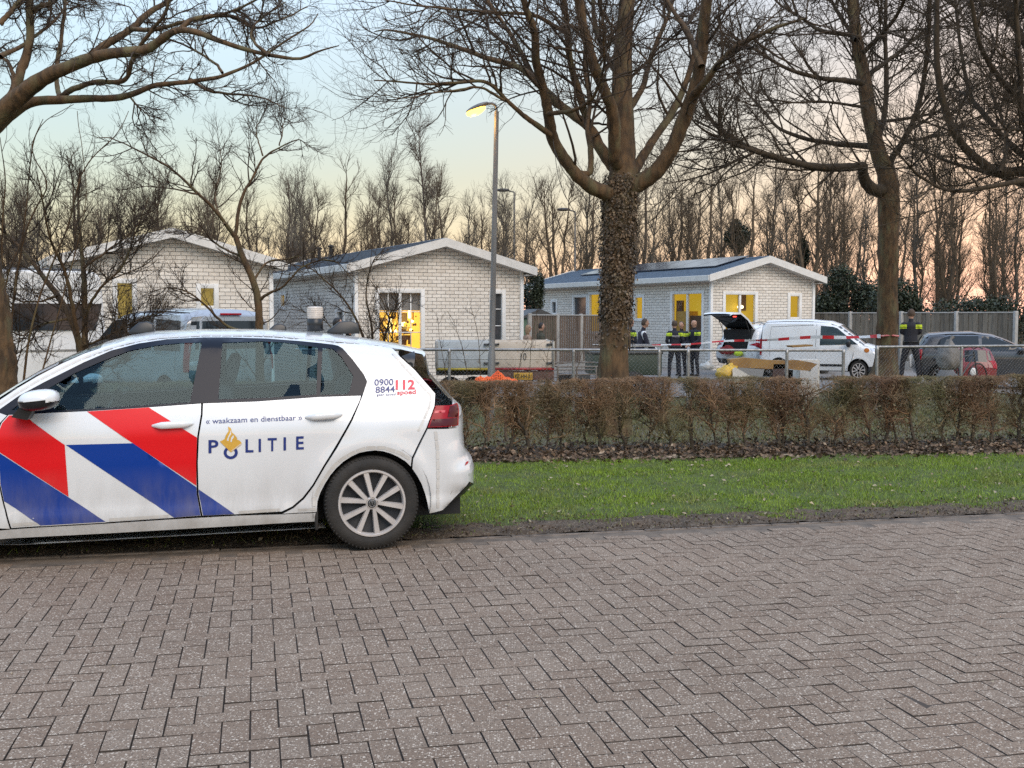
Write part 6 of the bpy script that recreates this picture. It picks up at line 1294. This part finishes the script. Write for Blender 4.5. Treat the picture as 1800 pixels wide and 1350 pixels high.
# ------------------------------------------------------------------ trailers
def px_on(o, u, px, py):
    n = np.cross(np.append(u, 0), UP); d = ray(px, py); c = np.array([0, 0, CZ]); p = c + d * (((o - c) @ n) / (d @ n)); return (p - o) @ np.append(u, 0), p[2] - o[2]
def trailer():
    a = math.radians(3); u = np.array([math.cos(a), math.sin(a)]); q = P(766, 660, 16.3); g = float(gz(q[0], q[1])); o = np.array([q[0], q[1], g]); root = thing('flatbed_trailer', 'flatbed trailer with blue grey and cream side boards behind the rail fence', 'trailer', o, a)
    x1, zt = px_on(o, u, 974, 600); xm, _ = px_on(o, u, 864, 600); _, zb = px_on(o, u, 974, 646); L = 1.7; H = zt - zb
    m_cream = mat('cream_board', (.56, .49, .41), (.46, .40, .33), 3, .6, c3=(.30, .22, .15), s3=7, t3=(.62, .72)); m_bg = mat('blue_grey_board', (.40, .44, .46), (.33, .36, .38), 3, .6, c3=(.2, .19, .18), s3=6, t3=(.62, .72))
    for xa, xb, m in ((0, xm - .02, m_bg), (xm + .02, x1, m_cream)):
        for y in (0, L):
            r = MB(); r.box(((xa + xb) / 2, y, (zt + zb) / 2), (xb - xa, .03, H), bev=.006)
            for k in (.33, .66): r.box(((xa + xb) / 2, y - .017, zb + H * k), (xb - xa - .02, .008, .012))
            r.build('side_board', m, root)
    for x in (.0, x1):
        s_ = MB(); s_.box((x, L / 2, (zt + zb) / 2), (.03, L - .04, H), bev=.006); s_.build('end_board', m_cream, root)
    for x in (.02, xm, x1 - .02):
        for y in (-.02, L + .02):
            p = MB(); p.box((x, y, (zt + zb) / 2), (.045, .05, H + .03), bev=.006); p.build('corner_post', M['steel'], root)
    b = MB(); b.box((x1 / 2, L / 2, zb - .03), (x1, L, .05)); b.build('load_floor', M['dark_metal'], root, smooth=False)
    s1 = MB(); s1.box(((x1 + xm) / 2, -.02, zb - .03), (x1 - xm, .02, .055)); s1.build('red_strip', mat('red_strip_paint', (.34, .03, .03), (.2, .02, .02), 6, .5), root); s2 = MB(); s2.box((xm / 2, -.02, zb - .03), (xm - .01, .02, .05)); s2.build('yellow_strip', mat('yellow_strip_paint', (.38, .30, .03), (.26, .2, .03), 6, .5), root)
    c = MB(); c.box(((x1 + xm) / 2, .04, zb - .17), (x1 - xm, .08, .20), bev=.01); c.build('side_beam', mat('rusty_red_beam', (.13, .06, .045), (.08, .05, .04), 8, .8), root); c = MB(); c.box((xm / 2, .3, zb - .12), (xm, .08, .10), bev=.01); c.build('chassis_rail', M['dark_metal'], root)
    xa, za = px_on(o, u, 903, 668); xb, zc = px_on(o, u, 936, 655); pl = MB(); pl.box(((xa + xb) / 2, -.012, (za + zc) / 2), (xb - xa, .012, zc - za), bev=.003); po = pl.build('number_plate', mat('yellow_plate', (.42, .24, .02), rough=.5), root)
    V, Fc = text_mesh('KZ-HH-21', 1, .02); V = V - V.min(0); sx = (xb - xa) * .88 / V[:, 0].max(); t = MB(); t.add(np.stack([xa + (xb - xa) * .06 + V[:, 0] * sx, np.full(len(V), -.0195), za + (zc - za) * .24 + V[:, 1] * (zc - za) * .52 / .7], 1), Fc); t.build('plate_lettering', M['black'], po, smooth=False)
    for x, z in ((xm + .10, zt - .06), (xm + .10, zb + .10), (x1 - .1, zt - .06), (x1 - .1, zb + .10), (xm - .1, zt - .06), (xm - .1, zb + .1)):
        h = MB(); h.box((x, -.045, z), (.13, .03, .035), bev=.008); h.tube([(x - .05, -.06, z - .03), (x + .05, -.065, z + .02)], .012, 6); h.build('latch', M['dark_metal'], root)
    V, Fc = text_mesh('10', 1, 0); V = V - V.min(0); t = MB(); t.add(np.stack([xm + .62 + V[:, 0] * .16, np.full(len(V), -.0325), zb + .16 + V[:, 1] * .22], 1), Fc); t.build('chalk_number', M['dark_metal'], root, smooth=False)
    for x in (.3, .82):
        for y in (.10, L - .10):
            w = MB(); w.lathe([(.05, -.08), (.17, -.08), (.25, -.07), (.265, 0), (.25, .07), (.17, .08), (.05, .08)], (x, y, .27), 'y', 20); w.build('wheel', M['rubber'], root)
    dr = MB(); dr.tube([(0, L / 2, .4), (-1.1, L / 2, .42)], .04, 8); dr.build('drawbar', M['steel'], root)
trailer()
def cage_trailer():
    q = P(980, 668, 16.4); g = float(gz(q[0], q[1])); root = thing('cage_trailer', 'rusty tube frame trailer left of the ivy trunk behind the rail fence', 'trailer', (q[0], q[1], g), .12); m = mat('weathered_tube', (.20, .18, .16), (.13, .10, .08), 8, .7, .3)
    W_, D_ = 1.25, 2.2
    for x in (0, .42, .84, W_):
        p = MB(); p.tube([(x, 0, .25), (x, 0, .82)], .02, 6); p.build('upright', m, root)
    for z in (.30, .48, .65, .82):
        for y in (0, D_):
            b = MB(); b.tube([(0, y, z), (W_, y, z)], .016, 6); b.build('rail', m, root)
    for x in (0, W_):
        for z in (.48, .82):
            b = MB(); b.tube([(x, 0, z), (x, D_, z)], .016, 6); b.build('rail', m, root)
    fl = MB(); fl.box((W_ / 2, D_ / 2, .30), (W_, D_, .05)); fl.build('load_floor', M['dark_metal'], root)
    for x in (-.02, W_ + .02):
        w = MB(); w.lathe([(.05, -.07), (.16, -.07), (.25, -.05), (.25, .05), (.16, .07), (.05, .07)], (x, 1.2, .25), 'x', 18); w.build('wheel', M['rubber'], root)
    d = MB(); d.box((.45, .5, .50), (.5, .6, .3), rz=.3, bev=.03); d.build('junk_crate', M['dark_metal'], root)
cage_trailer()
def green_trailer():
    q = P(1042, 672, 18.4); g = float(gz(q[0], q[1])); root = thing('green_trailer', 'dark green box trailer with grey mudguard right of the ivy trunk', 'trailer', (q[0], q[1], g), math.radians(4)); m = mat('dark_green_sheet', (.028, .045, .03), (.04, .055, .038), 3, .6)
    L = P(1165, 640, 18.4)[0] - q[0]; b = MB(); b.box((L / 2, .7, .78), (L, 1.4, .52), bev=.02); b.build('box_body', m, root)
    c = MB(); c.box((L / 2, .7, 1.06), (L + .06, 1.46, .06), bev=.015); c.build('lid', M['dark_metal'], root)
    for y in (-.03, 1.43):
        r_ = MB(); r_.tube([(.2, y, 1.22), (L + .02, y, 1.22)], .018, 8); r_.build('rail', M['steel'], root)
    for x in (.3, L * .6, L - .03):
        p = MB(); p.tube([(x, -.03, 1.05), (x, -.03, 1.22)], .014, 6); p.build('rail_post', M['steel'], root)
    for y in (-.1, 1.5):
        w = MB(); w.lathe([(.05, -.08), (.2, -.08), (.3, -.06), (.31, 0), (.3, .06), (.2, .08), (.05, .08)], (L * .58, y, .31), 'y', 24); w.build('wheel', M['rubber'], root)
        mg = MB(); mg.lathe([(.36, -.11), (.37, -.11), (.37, .11), (.36, .11), (.36, -.11)], (L * .58, y, .31), 'y', 18, 0, (.05, math.pi - .05)); mg.build('mudguard', M['steel'], root)
green_trailer()

# ------------------------------------------------------------------ rubbish by the rail fence, tape, net
m_card = mat('wet_cardboard', (.33, .19, .06), (.22, .12, .045), 3, .9, bump=.2); m_yel = mat('yellow_bag', (.62, .40, .05), (.48, .30, .05), 6, .45, bump=.4, bscale=14); m_whb = mat('white_board', (.60, .57, .52), (.48, .45, .40), 4, .7)
def junk(name, label, cat, build, px, py, Y, rz=0):
    p = P(px, py, Y); p[2] = float(gz(p[0], p[1])); root = thing(name, label, cat, p, rz); build(root); return root
def sheetobj(root, name, pts, t, m, fold=0.0):
    """a warped board: pts (x,z) outline standing up, thickness t"""
    pts = np.array(pts, float); mb = MB(); n = len(pts); f = np.stack([pts[:, 0], fold * np.sin(pts[:, 0] * 5), pts[:, 1]], 1); b = f + [0, t, 0]
    mb.add(np.vstack([f, b]), [list(range(n)), list(range(n, 2 * n))[::-1]] + [(i, n + i, n + (i + 1) % n, (i + 1) % n) for i in range(n)]); return mb.build(name, m, root, smooth=False)
def S16(px, py, x0, Y=16.0): p = P(px, py, Y); return (p[0] - x0, p[2])
def boards(root):
    x0, z0 = root.location.x, root.location.z
    def q(l): return [(p[0], p[1] - z0) for p in (S16(x, y, x0) for x, y in l)]
    sheetobj(root, 'long_flap', q([(1283, 632), (1312, 629), (1330, 631), (1365, 634), (1380, 634), (1381, 648), (1340, 649), (1286, 645)]), .35, m_card); sheetobj(root, 'torn_flap', q([(1385, 634), (1402, 633), (1426, 637), (1437, 640), (1422, 652), (1396, 650), (1386, 648)]), .3, m_card)
    sheetobj(root, 'dark_panel', q([(1360, 640), (1380, 640), (1378, 668), (1357, 668)]), .25, mat('maroon_panel', (.05, .025, .022), rough=.6)); sheetobj(root, 'grey_panel', q([(1296, 646), (1344, 648), (1338, 672), (1300, 672)]), .5, mat('grey_panel', (.22, .22, .22), rough=.7)); sheetobj(root, 'brown_top', q([(1392, 608), (1428, 606), (1430, 608.5), (1394, 611)]), .5, m_card)
junk('cardboard_pile', 'flattened brown cardboard and boards dumped behind the rail fence', 'cardboard', boards, 1360, 660, 16.0)
def wboard(root):
    x0, z0 = root.location.x, root.location.z
    sheetobj(root, 'board', [(p[0], p[1] - z0) for p in (S16(x, y, x0, 15.6) for x, y in [(1288, 680), (1288, 650), (1293, 646), (1318, 660), (1312, 680)])], .06, m_whb)
junk('white_board', 'broken white board leaning beside the yellow bags', 'board', wboard, 1300, 670, 15.6)
def cab(root):
    b = MB(); b.box((0, 0, .55), (.47, .4, .82), rz=.1, bev=.02); b.build('cabinet_body', m_whb, root); d = MB(); d.box((.0, -.215, .62), (.40, .02, .55), rz=.1, bev=.006); d.build('door', mat('grey_door', (.5, .5, .5), rough=.5), root); h = MB(); h.box((.02, -.24, .80), (.04, .03, .16), bev=.006); h.build('handle', M['dark_metal'], root)
junk('white_cabinet', 'discarded white cabinet standing behind the brown cardboard', 'cabinet', cab, 1417, 660, 16.8)
def chair_frame(root):
    for y in (0, .4):
        f = MB(); f.tube(spline([(-.35, y, -.05), (-.25, y, .35), (-.15, y, .42), (.5, y, .44), (.75, y, .42)], 16), .012, 6); f.build('side_frame', M['steel'], root)
    for p in ([(.75, 0, .42), (.62, 0, -.05)], [(.75, .4, .42), (.9, .4, -.05)], [(.1, 0, .43), (.1, .4, .43)]):
        b = MB(); b.tube(p, .012, 6); b.build('leg', M['steel'], root)
junk('chair_frame', 'bent steel chair frame lying in front of the cardboard', 'chair frame', chair_frame, 1352, 668, 15.3)
softbag('yellow_bag', 'crumpled yellow rubbish bag lowest in the heap', 'bag', P(1276, 666, 15.7), (.19, .16, .15), m_yel, .6, False); softbag('yellow_bag', 'smaller yellow rubbish bag resting higher against the cardboard', 'bag', P(1284, 652, 16.0) + [0, 0, -.06], (.15, .13, .12), m_yel, 2.2, False)
softbag('white_bag', 'small white plastic bag on the yard by the estate car', 'bag', P(1243, 650, 21.8), (.20, .16, .12), m_whb, .4); softbag('grey_bag', 'grey rubbish sack against the right rail fence', 'bag', P(1668, 650, 16.2), (.22, .2, .34), mat('grey_sheet', (.20, .19, .18), (.14, .13, .12), 5, .6, bump=.5, bscale=9), .4)
def tarp(root):
    mb = MB(); g = np.linspace(-1, 1, 16); X, Yg = np.meshgrid(g, g, indexing='ij'); Z = .62 * np.exp(-(X * 1.5) ** 2 - (Yg * 1.4) ** 2) + .10 * np.sin(X * 6 + Yg * 3) * (1 - X ** 2) + .05 * np.sin(Yg * 11); V = np.stack([X * .55, Yg * .5, np.maximum(Z, .0)], -1).reshape(-1, 3); i, j = np.meshgrid(range(15), range(15), indexing='ij')
    mb.add(V, np.stack([i * 16 + j, (i + 1) * 16 + j, (i + 1) * 16 + j + 1, i * 16 + j + 1], -1).reshape(-1, 4)); mb.build('sheet', mat('grey_tarp', (.17, .165, .16), (.11, .105, .10), 5, .7), root)
junk('tarpaulin', 'crumpled grey tarpaulin over junk in front of the grey hatchback', 'tarpaulin', tarp, 1662, 660, 17.4)
def planter(root):
    b = MB(); b.box((0, 0, .15), (.55, .35, .3), bev=.02); b.build('box', mat('olive_plastic', (.10, .10, .03), rough=.6), root); s_ = MB(); s_.ball((0, 0, .3), (.24, .14, .05)); s_.build('soil', m_dirt, root)
junk('planter', 'olive plastic planter box near the small red car', 'planter', planter, 1636, 655, 17.0)
def bike(root):
    m = M['dark_metal']
    for x in (-.5, .5):
        w = MB(); w.tube([(x + .32 * math.cos(a), 0, .34 + .32 * math.sin(a)) for a in np.linspace(0, 2 * math.pi, 29)], .018, 6); 
        for a in np.linspace(0, math.pi, 8, endpoint=False): w.tube([(x - .31 * math.cos(a), 0, .34 - .31 * math.sin(a)), (x + .31 * math.cos(a), 0, .34 + .31 * math.sin(a))], .003, 3)
        w.build('wheel', M['rubber'], root)
    f = MB()
    for a, b in (((-.5, .34), (-.1, .32)), ((-.5, .34), (-.2, .85)), ((-.1, .32), (-.22, .92)), ((-.1, .32), (.35, .82)), ((-.2, .8), (.34, .88)), ((.5, .34), (.34, .95))): f.tube([(a[0], 0, a[1]), (b[0], 0, b[1])], .018, 6)
    f.build('frame', m, root); h = MB(); h.tube([(.30, -.28, 1.02), (.36, -.1, 1.06), (.34, 0, 1.0), (.36, .1, 1.06), (.30, .28, 1.02)], .014, 6); h.build('handlebar', m, root); s_ = MB(); s_.ball((-.24, 0, .96), (.13, .08, .04)); s_.build('saddle', M['black'], root)
junk('bicycle', 'dark bicycle with raised handlebar left of the small red car', 'bicycle', bike, 1693, 655, 17.9, .5)
def tape():
    L = np.array([(1142, 607, 21), (1180, 604.5, 20.8), (1222, 602.5, 20.5), (1265, 600, 20.3), (1310, 597.5, 20), (1355, 595.5, 19.8), (1400, 594, 19.5), (1440, 592, 19.2), (1480, 591, 19), (1530, 590.5, 18.7), (1548, 591, 18.35)], float)
    p = spline([P(*l) for l in L], 200); p[:, 2] -= .03 * np.sin(np.linspace(0, math.pi, 200) * 3) ** 2; root = thing('barrier_tape', 'red and white striped police tape stretched from the right big tree', 'tape', p[0]); o = p[0].copy()
    tw = .5 * np.sin(np.linspace(0, 9, 200)) + .35 * np.sin(np.linspace(0, 23, 200)); wd = .042 * np.interp(np.arange(200), [0, 60, 110, 200], [.45, .55, .9, 1.1]); up = np.stack([0 * tw, np.sin(tw), np.cos(tw)], 1) * wd[:, None]; mb = MB(); V = np.vstack([p + up, p - up]) - o
    f = np.array([(i, i + 1, 200 + i + 1, 200 + i) for i in range(199)]); s_ = np.concatenate([[0], np.cumsum(np.linalg.norm(np.diff(p, axis=0), axis=1))])[:-1]; red = (s_ / .30).astype(int) % 2 == 0
    mb.add(V, f[red], 0); mb.F.append((f[~red], 1)); mb.build('ribbon', [mat('tape_red', (.62, .02, .025), rough=.4), mat('tape_white', (.78, .75, .72), rough=.4)], root, smooth=False)
    k = MB(); c = P(1559, 590, 18.6) - o; k.tube([c + np.array([.262 * math.cos(a), .262 * math.sin(a), .01 * math.sin(3 * a)]) for a in np.linspace(0, 2 * math.pi, 25)], .022, 6); k.build('knot_loop', mat('tape_loop', (.66, .35, .33), (.6, .05, .05), 9, .5), root)
tape()
def net():
    c = P(872, 678, 9.75); root = thing('safety_net', 'heap of bright orange safety netting behind the hedge at the lamp post', 'net', c); mb = MB(); A, B_ = 26, 12; pt = {}
    for i in range(A + 1):
        for j in range(B_ + 1):
            u, v = i / A * 2 - 1, j / B_ * 2 - 1; z = .15 * math.sqrt(max(0, 1 - u * u)) * (1 - .5 * v * v) * (1 + .35 * math.sin(u * 7 + 1) * math.cos(v * 3)) + .012 * math.sin(i * 2.1 + j * 1.7); pt[i, j] = (u * .30, v * .18, z - .02)
    for i in range(A + 1): mb.tube([pt[i, j] for j in range(B_ + 1)], .0055, 4, cap=False)
    for j in range(B_ + 1): mb.tube([pt[i, j] for i in range(A + 1)], .0055, 4, cap=False)
    mb.build('mesh_cloth', mat('net_orange', (.75, .10, .015), (.85, .16, .02), 9, .5), root); s_ = MB(); s_.tube([(-.1, .05, -.95), (-.1, .05, .06)], .02, 6); s_.build('stake', M['wood'], root); t_ = MB(); t_.tube([(.12, .02, -.95), (.12, .02, .08)], .02, 6); t_.build('stake', M['wood'], root)
net()

# ------------------------------------------------------------------ people
m_skin = mat('skin', (.42, .24, .16), rough=.6); m_police = mat('police_navy', (.010, .011, .018), (.016, .017, .026), 8, .8); m_trou = mat('navy_trousers', (.010, .011, .017), rough=.85); m_boot = mat('black_boot', (.008, .008, .008), rough=.5); m_pale = mat('pale_letter', (.45, .42, .40), rough=.6)
def person(label, px, Y, top_y, face, pose, cloth, trous, hair, hairlen=0, patches=False, lean=0., spread=.13, back_text=False, stripe=False, headturn=0., group=None):
    p = P(px, 600, Y); g = float(gz(p[0], p[1])); zt = P(px, top_y, Y)[2]; sc = (zt - g) / 1.8; root = thing('person', label, 'person', (p[0], p[1], g), face, group); root.scale = (sc, sc, sc)
    cl, sn = math.cos(lean), math.sin(lean)
    def T(x, y, z):  # lean the trunk forward (+y is forward) about the hips
        if z > .95: dy, dz = y, z - .95; return np.array([x, dy * cl + dz * sn, .95 + dz * cl - dy * sn])
        return np.array([x, y, z])
    parts = []   # (points, radii, flatten_y, material)
    parts.append(([T(0, 0, .86), T(0, 0, .98), T(0, .01, 1.15), T(0, .02, 1.32), T(0, .01, 1.43), T(0, 0, 1.49)], [.155, .165, .158, .178, .165, .09], .66, 1))
    parts.append(([T(0, 0, 1.46), T(0, .02, 1.60)], [.06, .056], 1, 0))
    hc = T(0, .03, 1.685); hx, hy = math.sin(headturn), math.cos(headturn)
    parts.append(([hc + (0, 0, -.085), hc + (0, 0, -.06), hc, hc + (0, 0, .06), hc + (0, 0, .10), hc + (0, 0, .115)], [.045, .066, .080, .078, .055, .02], 1.18, 0))
    f_ = np.array([-hx, hy, 0]); parts.append(([hc + f_ * .085 + (0, 0, .02), hc + f_ * .112 + (0, 0, -.012)], [.012, .017], 1, 0)); parts.append(([hc + f_ * .06 + (0, 0, -.07), hc + f_ * .078 + (0, 0, -.075)], [.034, .022], 1, 0))
    e_ = np.array([hy, hx, 0])
    for s_ in (-1, 1): parts.append(([hc + e_ * s_ * .078 + (0, 0, .015), hc + e_ * s_ * .088 + (0, 0, -.025)], [.018, .014], 1, 0))
    hands = {'front': (.10, .24, 1.02), 'belt': (.16, .16, 1.06), 'down': (.27, .06, .80), 'phone': (.06, .26, 1.20), 'reach': (.16, .42, 1.06)}[pose]
    for s_ in (-1, 1):
        sh = T(s_ * .185, 0, 1.41); hw = T(s_ * hands[0], hands[1], hands[2]); el = (sh + hw) / 2 + np.array([s_ * (.09 if pose != 'down' else .03), -.10, -.06]); L = .30
        parts.append(([sh + (-s_ * .05, 0, .01), sh, el], [.075, .074, .052], 1, 2)); parts.append(([el, (el + hw) / 2, hw], [.052, .048, .036], 1, 2))
        d = hw - el; d /= np.linalg.norm(d); side = np.cross(d, [0, 0, 1.]); side /= np.linalg.norm(side) + 1e-9; pm = hw + d * .075; parts.append(([hw, pm], [.034, .038], .7, 0))
        for k, ln in zip((-1.5, -.5, .5, 1.5), (.060, .075, .072, .055)):
            r0 = pm + side * k * .018 + d * .01; m1 = r0 + d * ln * .55; parts.append(([r0, m1, m1 + d * ln * .35 + np.array([0, 0, -.028])], [.010, .009, .008], 1, 0))
        parts.append(([hw + d * .03 + side * .03 * -s_, hw + d * .065 + side * .055 * -s_ + (0, 0, -.01)], [.012, .010], 1, 0))
        hp = np.array([s_ * .085, 0, .92]); kn = np.array([s_ * (spread * .75 + .02), .03, .50]); an = np.array([s_ * spread, -.02, .09])
        parts.append(([hp, (hp + kn) / 2, kn], [.098, .085, .062], 1, 3)); parts.append(([kn, kn * .55 + an * .45, an], [.062, .060, .046], 1, 3)); parts.append(([an + (0, -.03, -.04), an + (0, .10, -.055), an + (0, .17, -.062)], [.046, .042, .030], 1, 4))
    mb = MB()
    for pts, r, fl, m in parts:
        c = spline(np.hstack([np.array(pts), np.array(r)[:, None]]), max(6, 3 * len(pts))); v, f = tubes(c[None, :, :3], c[None, :, 3], 14); v = v.reshape(len(c), 14, 3); v[..., 1] = c[:, None, 1] + (v[..., 1] - c[:, None, 1]) * fl; mb.add(v.reshape(-1, 3), f); mb.add(v[0], [list(range(14))[::-1]]); mb.add(v[-1], [list(range(14))])
    tmp = mb.build('body', m_skin, None); md = tmp.modifiers.new('r', 'REMESH'); md.mode = 'VOXEL'; md.voxel_size = .0125; sm = tmp.modifiers.new('s', 'SMOOTH'); sm.factor = .5; sm.iterations = 3
    dg = bpy.context.evaluated_depsgraph_get(); me = bpy.data.meshes.new_from_object(tmp.evaluated_get(dg)); bpy.data.objects.remove(tmp); body = bpy.data.objects.new('body', me); COL.objects.link(body); body.parent = root
    me.materials.clear()
    for m in (m_skin, cloth, cloth, trous, m_boot, m_hiviz, M['white_trim'], mat('dark_feature', (.03, .02, .018), rough=.5)): me.materials.append(m)
    n = len(me.polygons); cen = np.zeros(n * 3); me.polygons.foreach_get('center', cen); cen = cen.reshape(-1, 3); best = np.full(n, 9.); idx = np.zeros(n, np.int32)
    for pts, r, fl, m in parts:
        for i in range(len(pts) - 1):
            a, b = np.array(pts[i]), np.array(pts[i + 1]); d = b - a; t = np.clip(((cen - a) @ d) / (d @ d + 1e-9), 0, 1); dv = cen - (a + t[:, None] * d); dv[:, 1] /= fl; dist = np.linalg.norm(dv, axis=1) - (r[i] + (r[i + 1] - r[i]) * t); k = dist < best; best[k] = dist[k]; idx[k] = m
    sh0 = T(0, 0, 1.40); zl = (cen - T(0, 0, .95)) @ np.array([0, sn, cl])   # height along the trunk
    if patches:
        ax = np.abs(cen[:, 0]); k = np.isin(idx, (1, 2)) & (zl > .375) & (zl < .475) & (ax > .105) & ~((zl > .40) & (zl < .415)); idx[k] = 5
    if stripe: 
        k = (idx == 2) & (np.abs(np.abs(cen[:, 0]) - .20) < .03) & (cen[:, 1] > -.2) & (np.abs(((cen - sh0) @ np.array([1., 0, 0]))) > .17); idx[k] = 6
    idx[(idx == 1) & (cen[:, 2] < .93)] = 3
    fc = (cen - hc); k = (idx == 0) & (fc @ f_ > .070) & (np.abs(fc[:, 2] - .018) < .009) & (np.abs(np.abs(fc @ e_) - .033) < .014); idx[k] = 7; k = (idx == 0) & (fc @ f_ > .070) & (np.abs(fc[:, 2] + .055) < .005) & (np.abs(fc @ e_) < .024); idx[k] = 7
    me.polygons.foreach_set('material_index', idx); me.polygons.foreach_set('use_smooth', np.ones(n, bool)); me.update()
    if hair is not None:
        hm = MB(); hm.ball((0, 0, 0), 1, 0, 22, 14); V = hm.V[0]; Fq = hm.F[0][0]; W3 = V * np.array([.092, .092, .125]) ; W3 = W3 * (1 + .03 * np.sin(V[:, :1] * 17 + V[:, 2:] * 13)); ff = V @ f_; keepv = (V[:, 2] > -.25 + .95 * np.maximum(ff, -.2)) | (ff < -.25) & (V[:, 2] > -.55)
        if hairlen: keepv |= (ff < .25); W3[:, 2] -= hairlen * np.clip(-V[:, 2], 0, 1) ; W3[:, :2] *= 1.12
        hm.V[0] = W3 + hc - f_ * .010 + np.array([0, 0, .012]); hm.F = [(Fq[keepv[Fq].all(1)], 0)]; hm.build('hair', hair, root)
    if patches:
        b = MB(); pts = [T(.163 * math.cos(a), .118 * math.sin(a), 1.0) for a in np.linspace(0, 2 * math.pi, 25)]; b.tube(pts, .022, 6); b.box(T(.17, .02, .97), (.05, .10, .14), bev=.01); b.box(T(-.165, -.03, .98), (.05, .08, .10), bev=.01); b.build('belt', m_boot, root)
    if back_text:
        V, Fc = text_mesh('POLITIE', 1, .03); V = V - [(V[:, 0].max() + V[:, 0].min()) / 2, 0]; s1 = .24 / (V[:, 0].max() - V[:, 0].min()); t = MB(); t.add(np.stack([V[:, 0] * s1, np.full(len(V), -.128) - .0 * V[:, 0], 1.30 + V[:, 1] * s1 * 1.1], 1), Fc); t.build('back_lettering', m_pale, root, smooth=False)
    return root
m_brown = mat('brown_hair', (.05, .03, .018), (.08, .05, .03), 20, .7); m_blonde = mat('blonde_hair', (.30, .20, .12), (.2, .13, .08), 20, .7); m_blackh = mat('black_hair', (.012, .010, .009), rough=.6)
R_ = math.radians
person('officer seen from behind with yellow shoulders standing in the yard before the patio door', 1186, 24, 564, R_(8), 'belt', m_police, m_trou, m_brown, 0, True, .02, .17, True)
person('officer half hidden behind the broad backed officer in the yard', 1198, 25.2, 566, R_(150), 'front', m_police, m_trou, m_brown, 0, True)
person('bald officer facing left beside the open boot', 1222, 25, 563, R_(118), 'front', m_police, m_trou, None, 0, True, .03, .14)
person('man in dark tracksuit with white sleeve stripe leaning over the green trailer', 1124, 20.6, 560, R_(-82), 'reach', mat('tracksuit_navy', (.02, .018, .03), rough=.8), m_trou, m_brown, 0, False, .16, .12, False, True)
person('officer mostly hidden by the ivy trunk right next to the tracksuit man', 1107, 21.8, 560, R_(-60), 'front', m_police, m_trou, m_brown, 0, True)
person('woman in beige coat with long fair hair at the brown board fence', 927, 22.8, 572, R_(-70), 'front', mat('beige_coat', (.36, .25, .19), (.28, .2, .15), 8, .9), m_trou, m_blonde, .12)
person('dark haired man in olive jumper beside the woman at the brown fence', 950, 22.6, 568, R_(-75), 'front', mat('olive_jumper', (.07, .065, .045), (.05, .05, .035), 8, .9), m_trou, m_blackh)
person('dark haired man in dark coat whose head shows above the police car roof', 591, 16.2, 560, R_(-70), 'down', mat('dark_coat', (.03, .022, .02), rough=.9), m_trou, m_blackh)
person('person with dark hood beside the dark haired man beyond the police car', 612, 16.6, 570, R_(-100), 'down', mat('hooded_coat', (.02, .02, .024), rough=.9), m_trou, m_blackh, .05)
person('officer seen from behind standing alone by the right tree looking down', 1601, 20.3, 544, R_(-14), 'phone', m_police, m_trou, m_brown, 0, True, .05, .21, False)
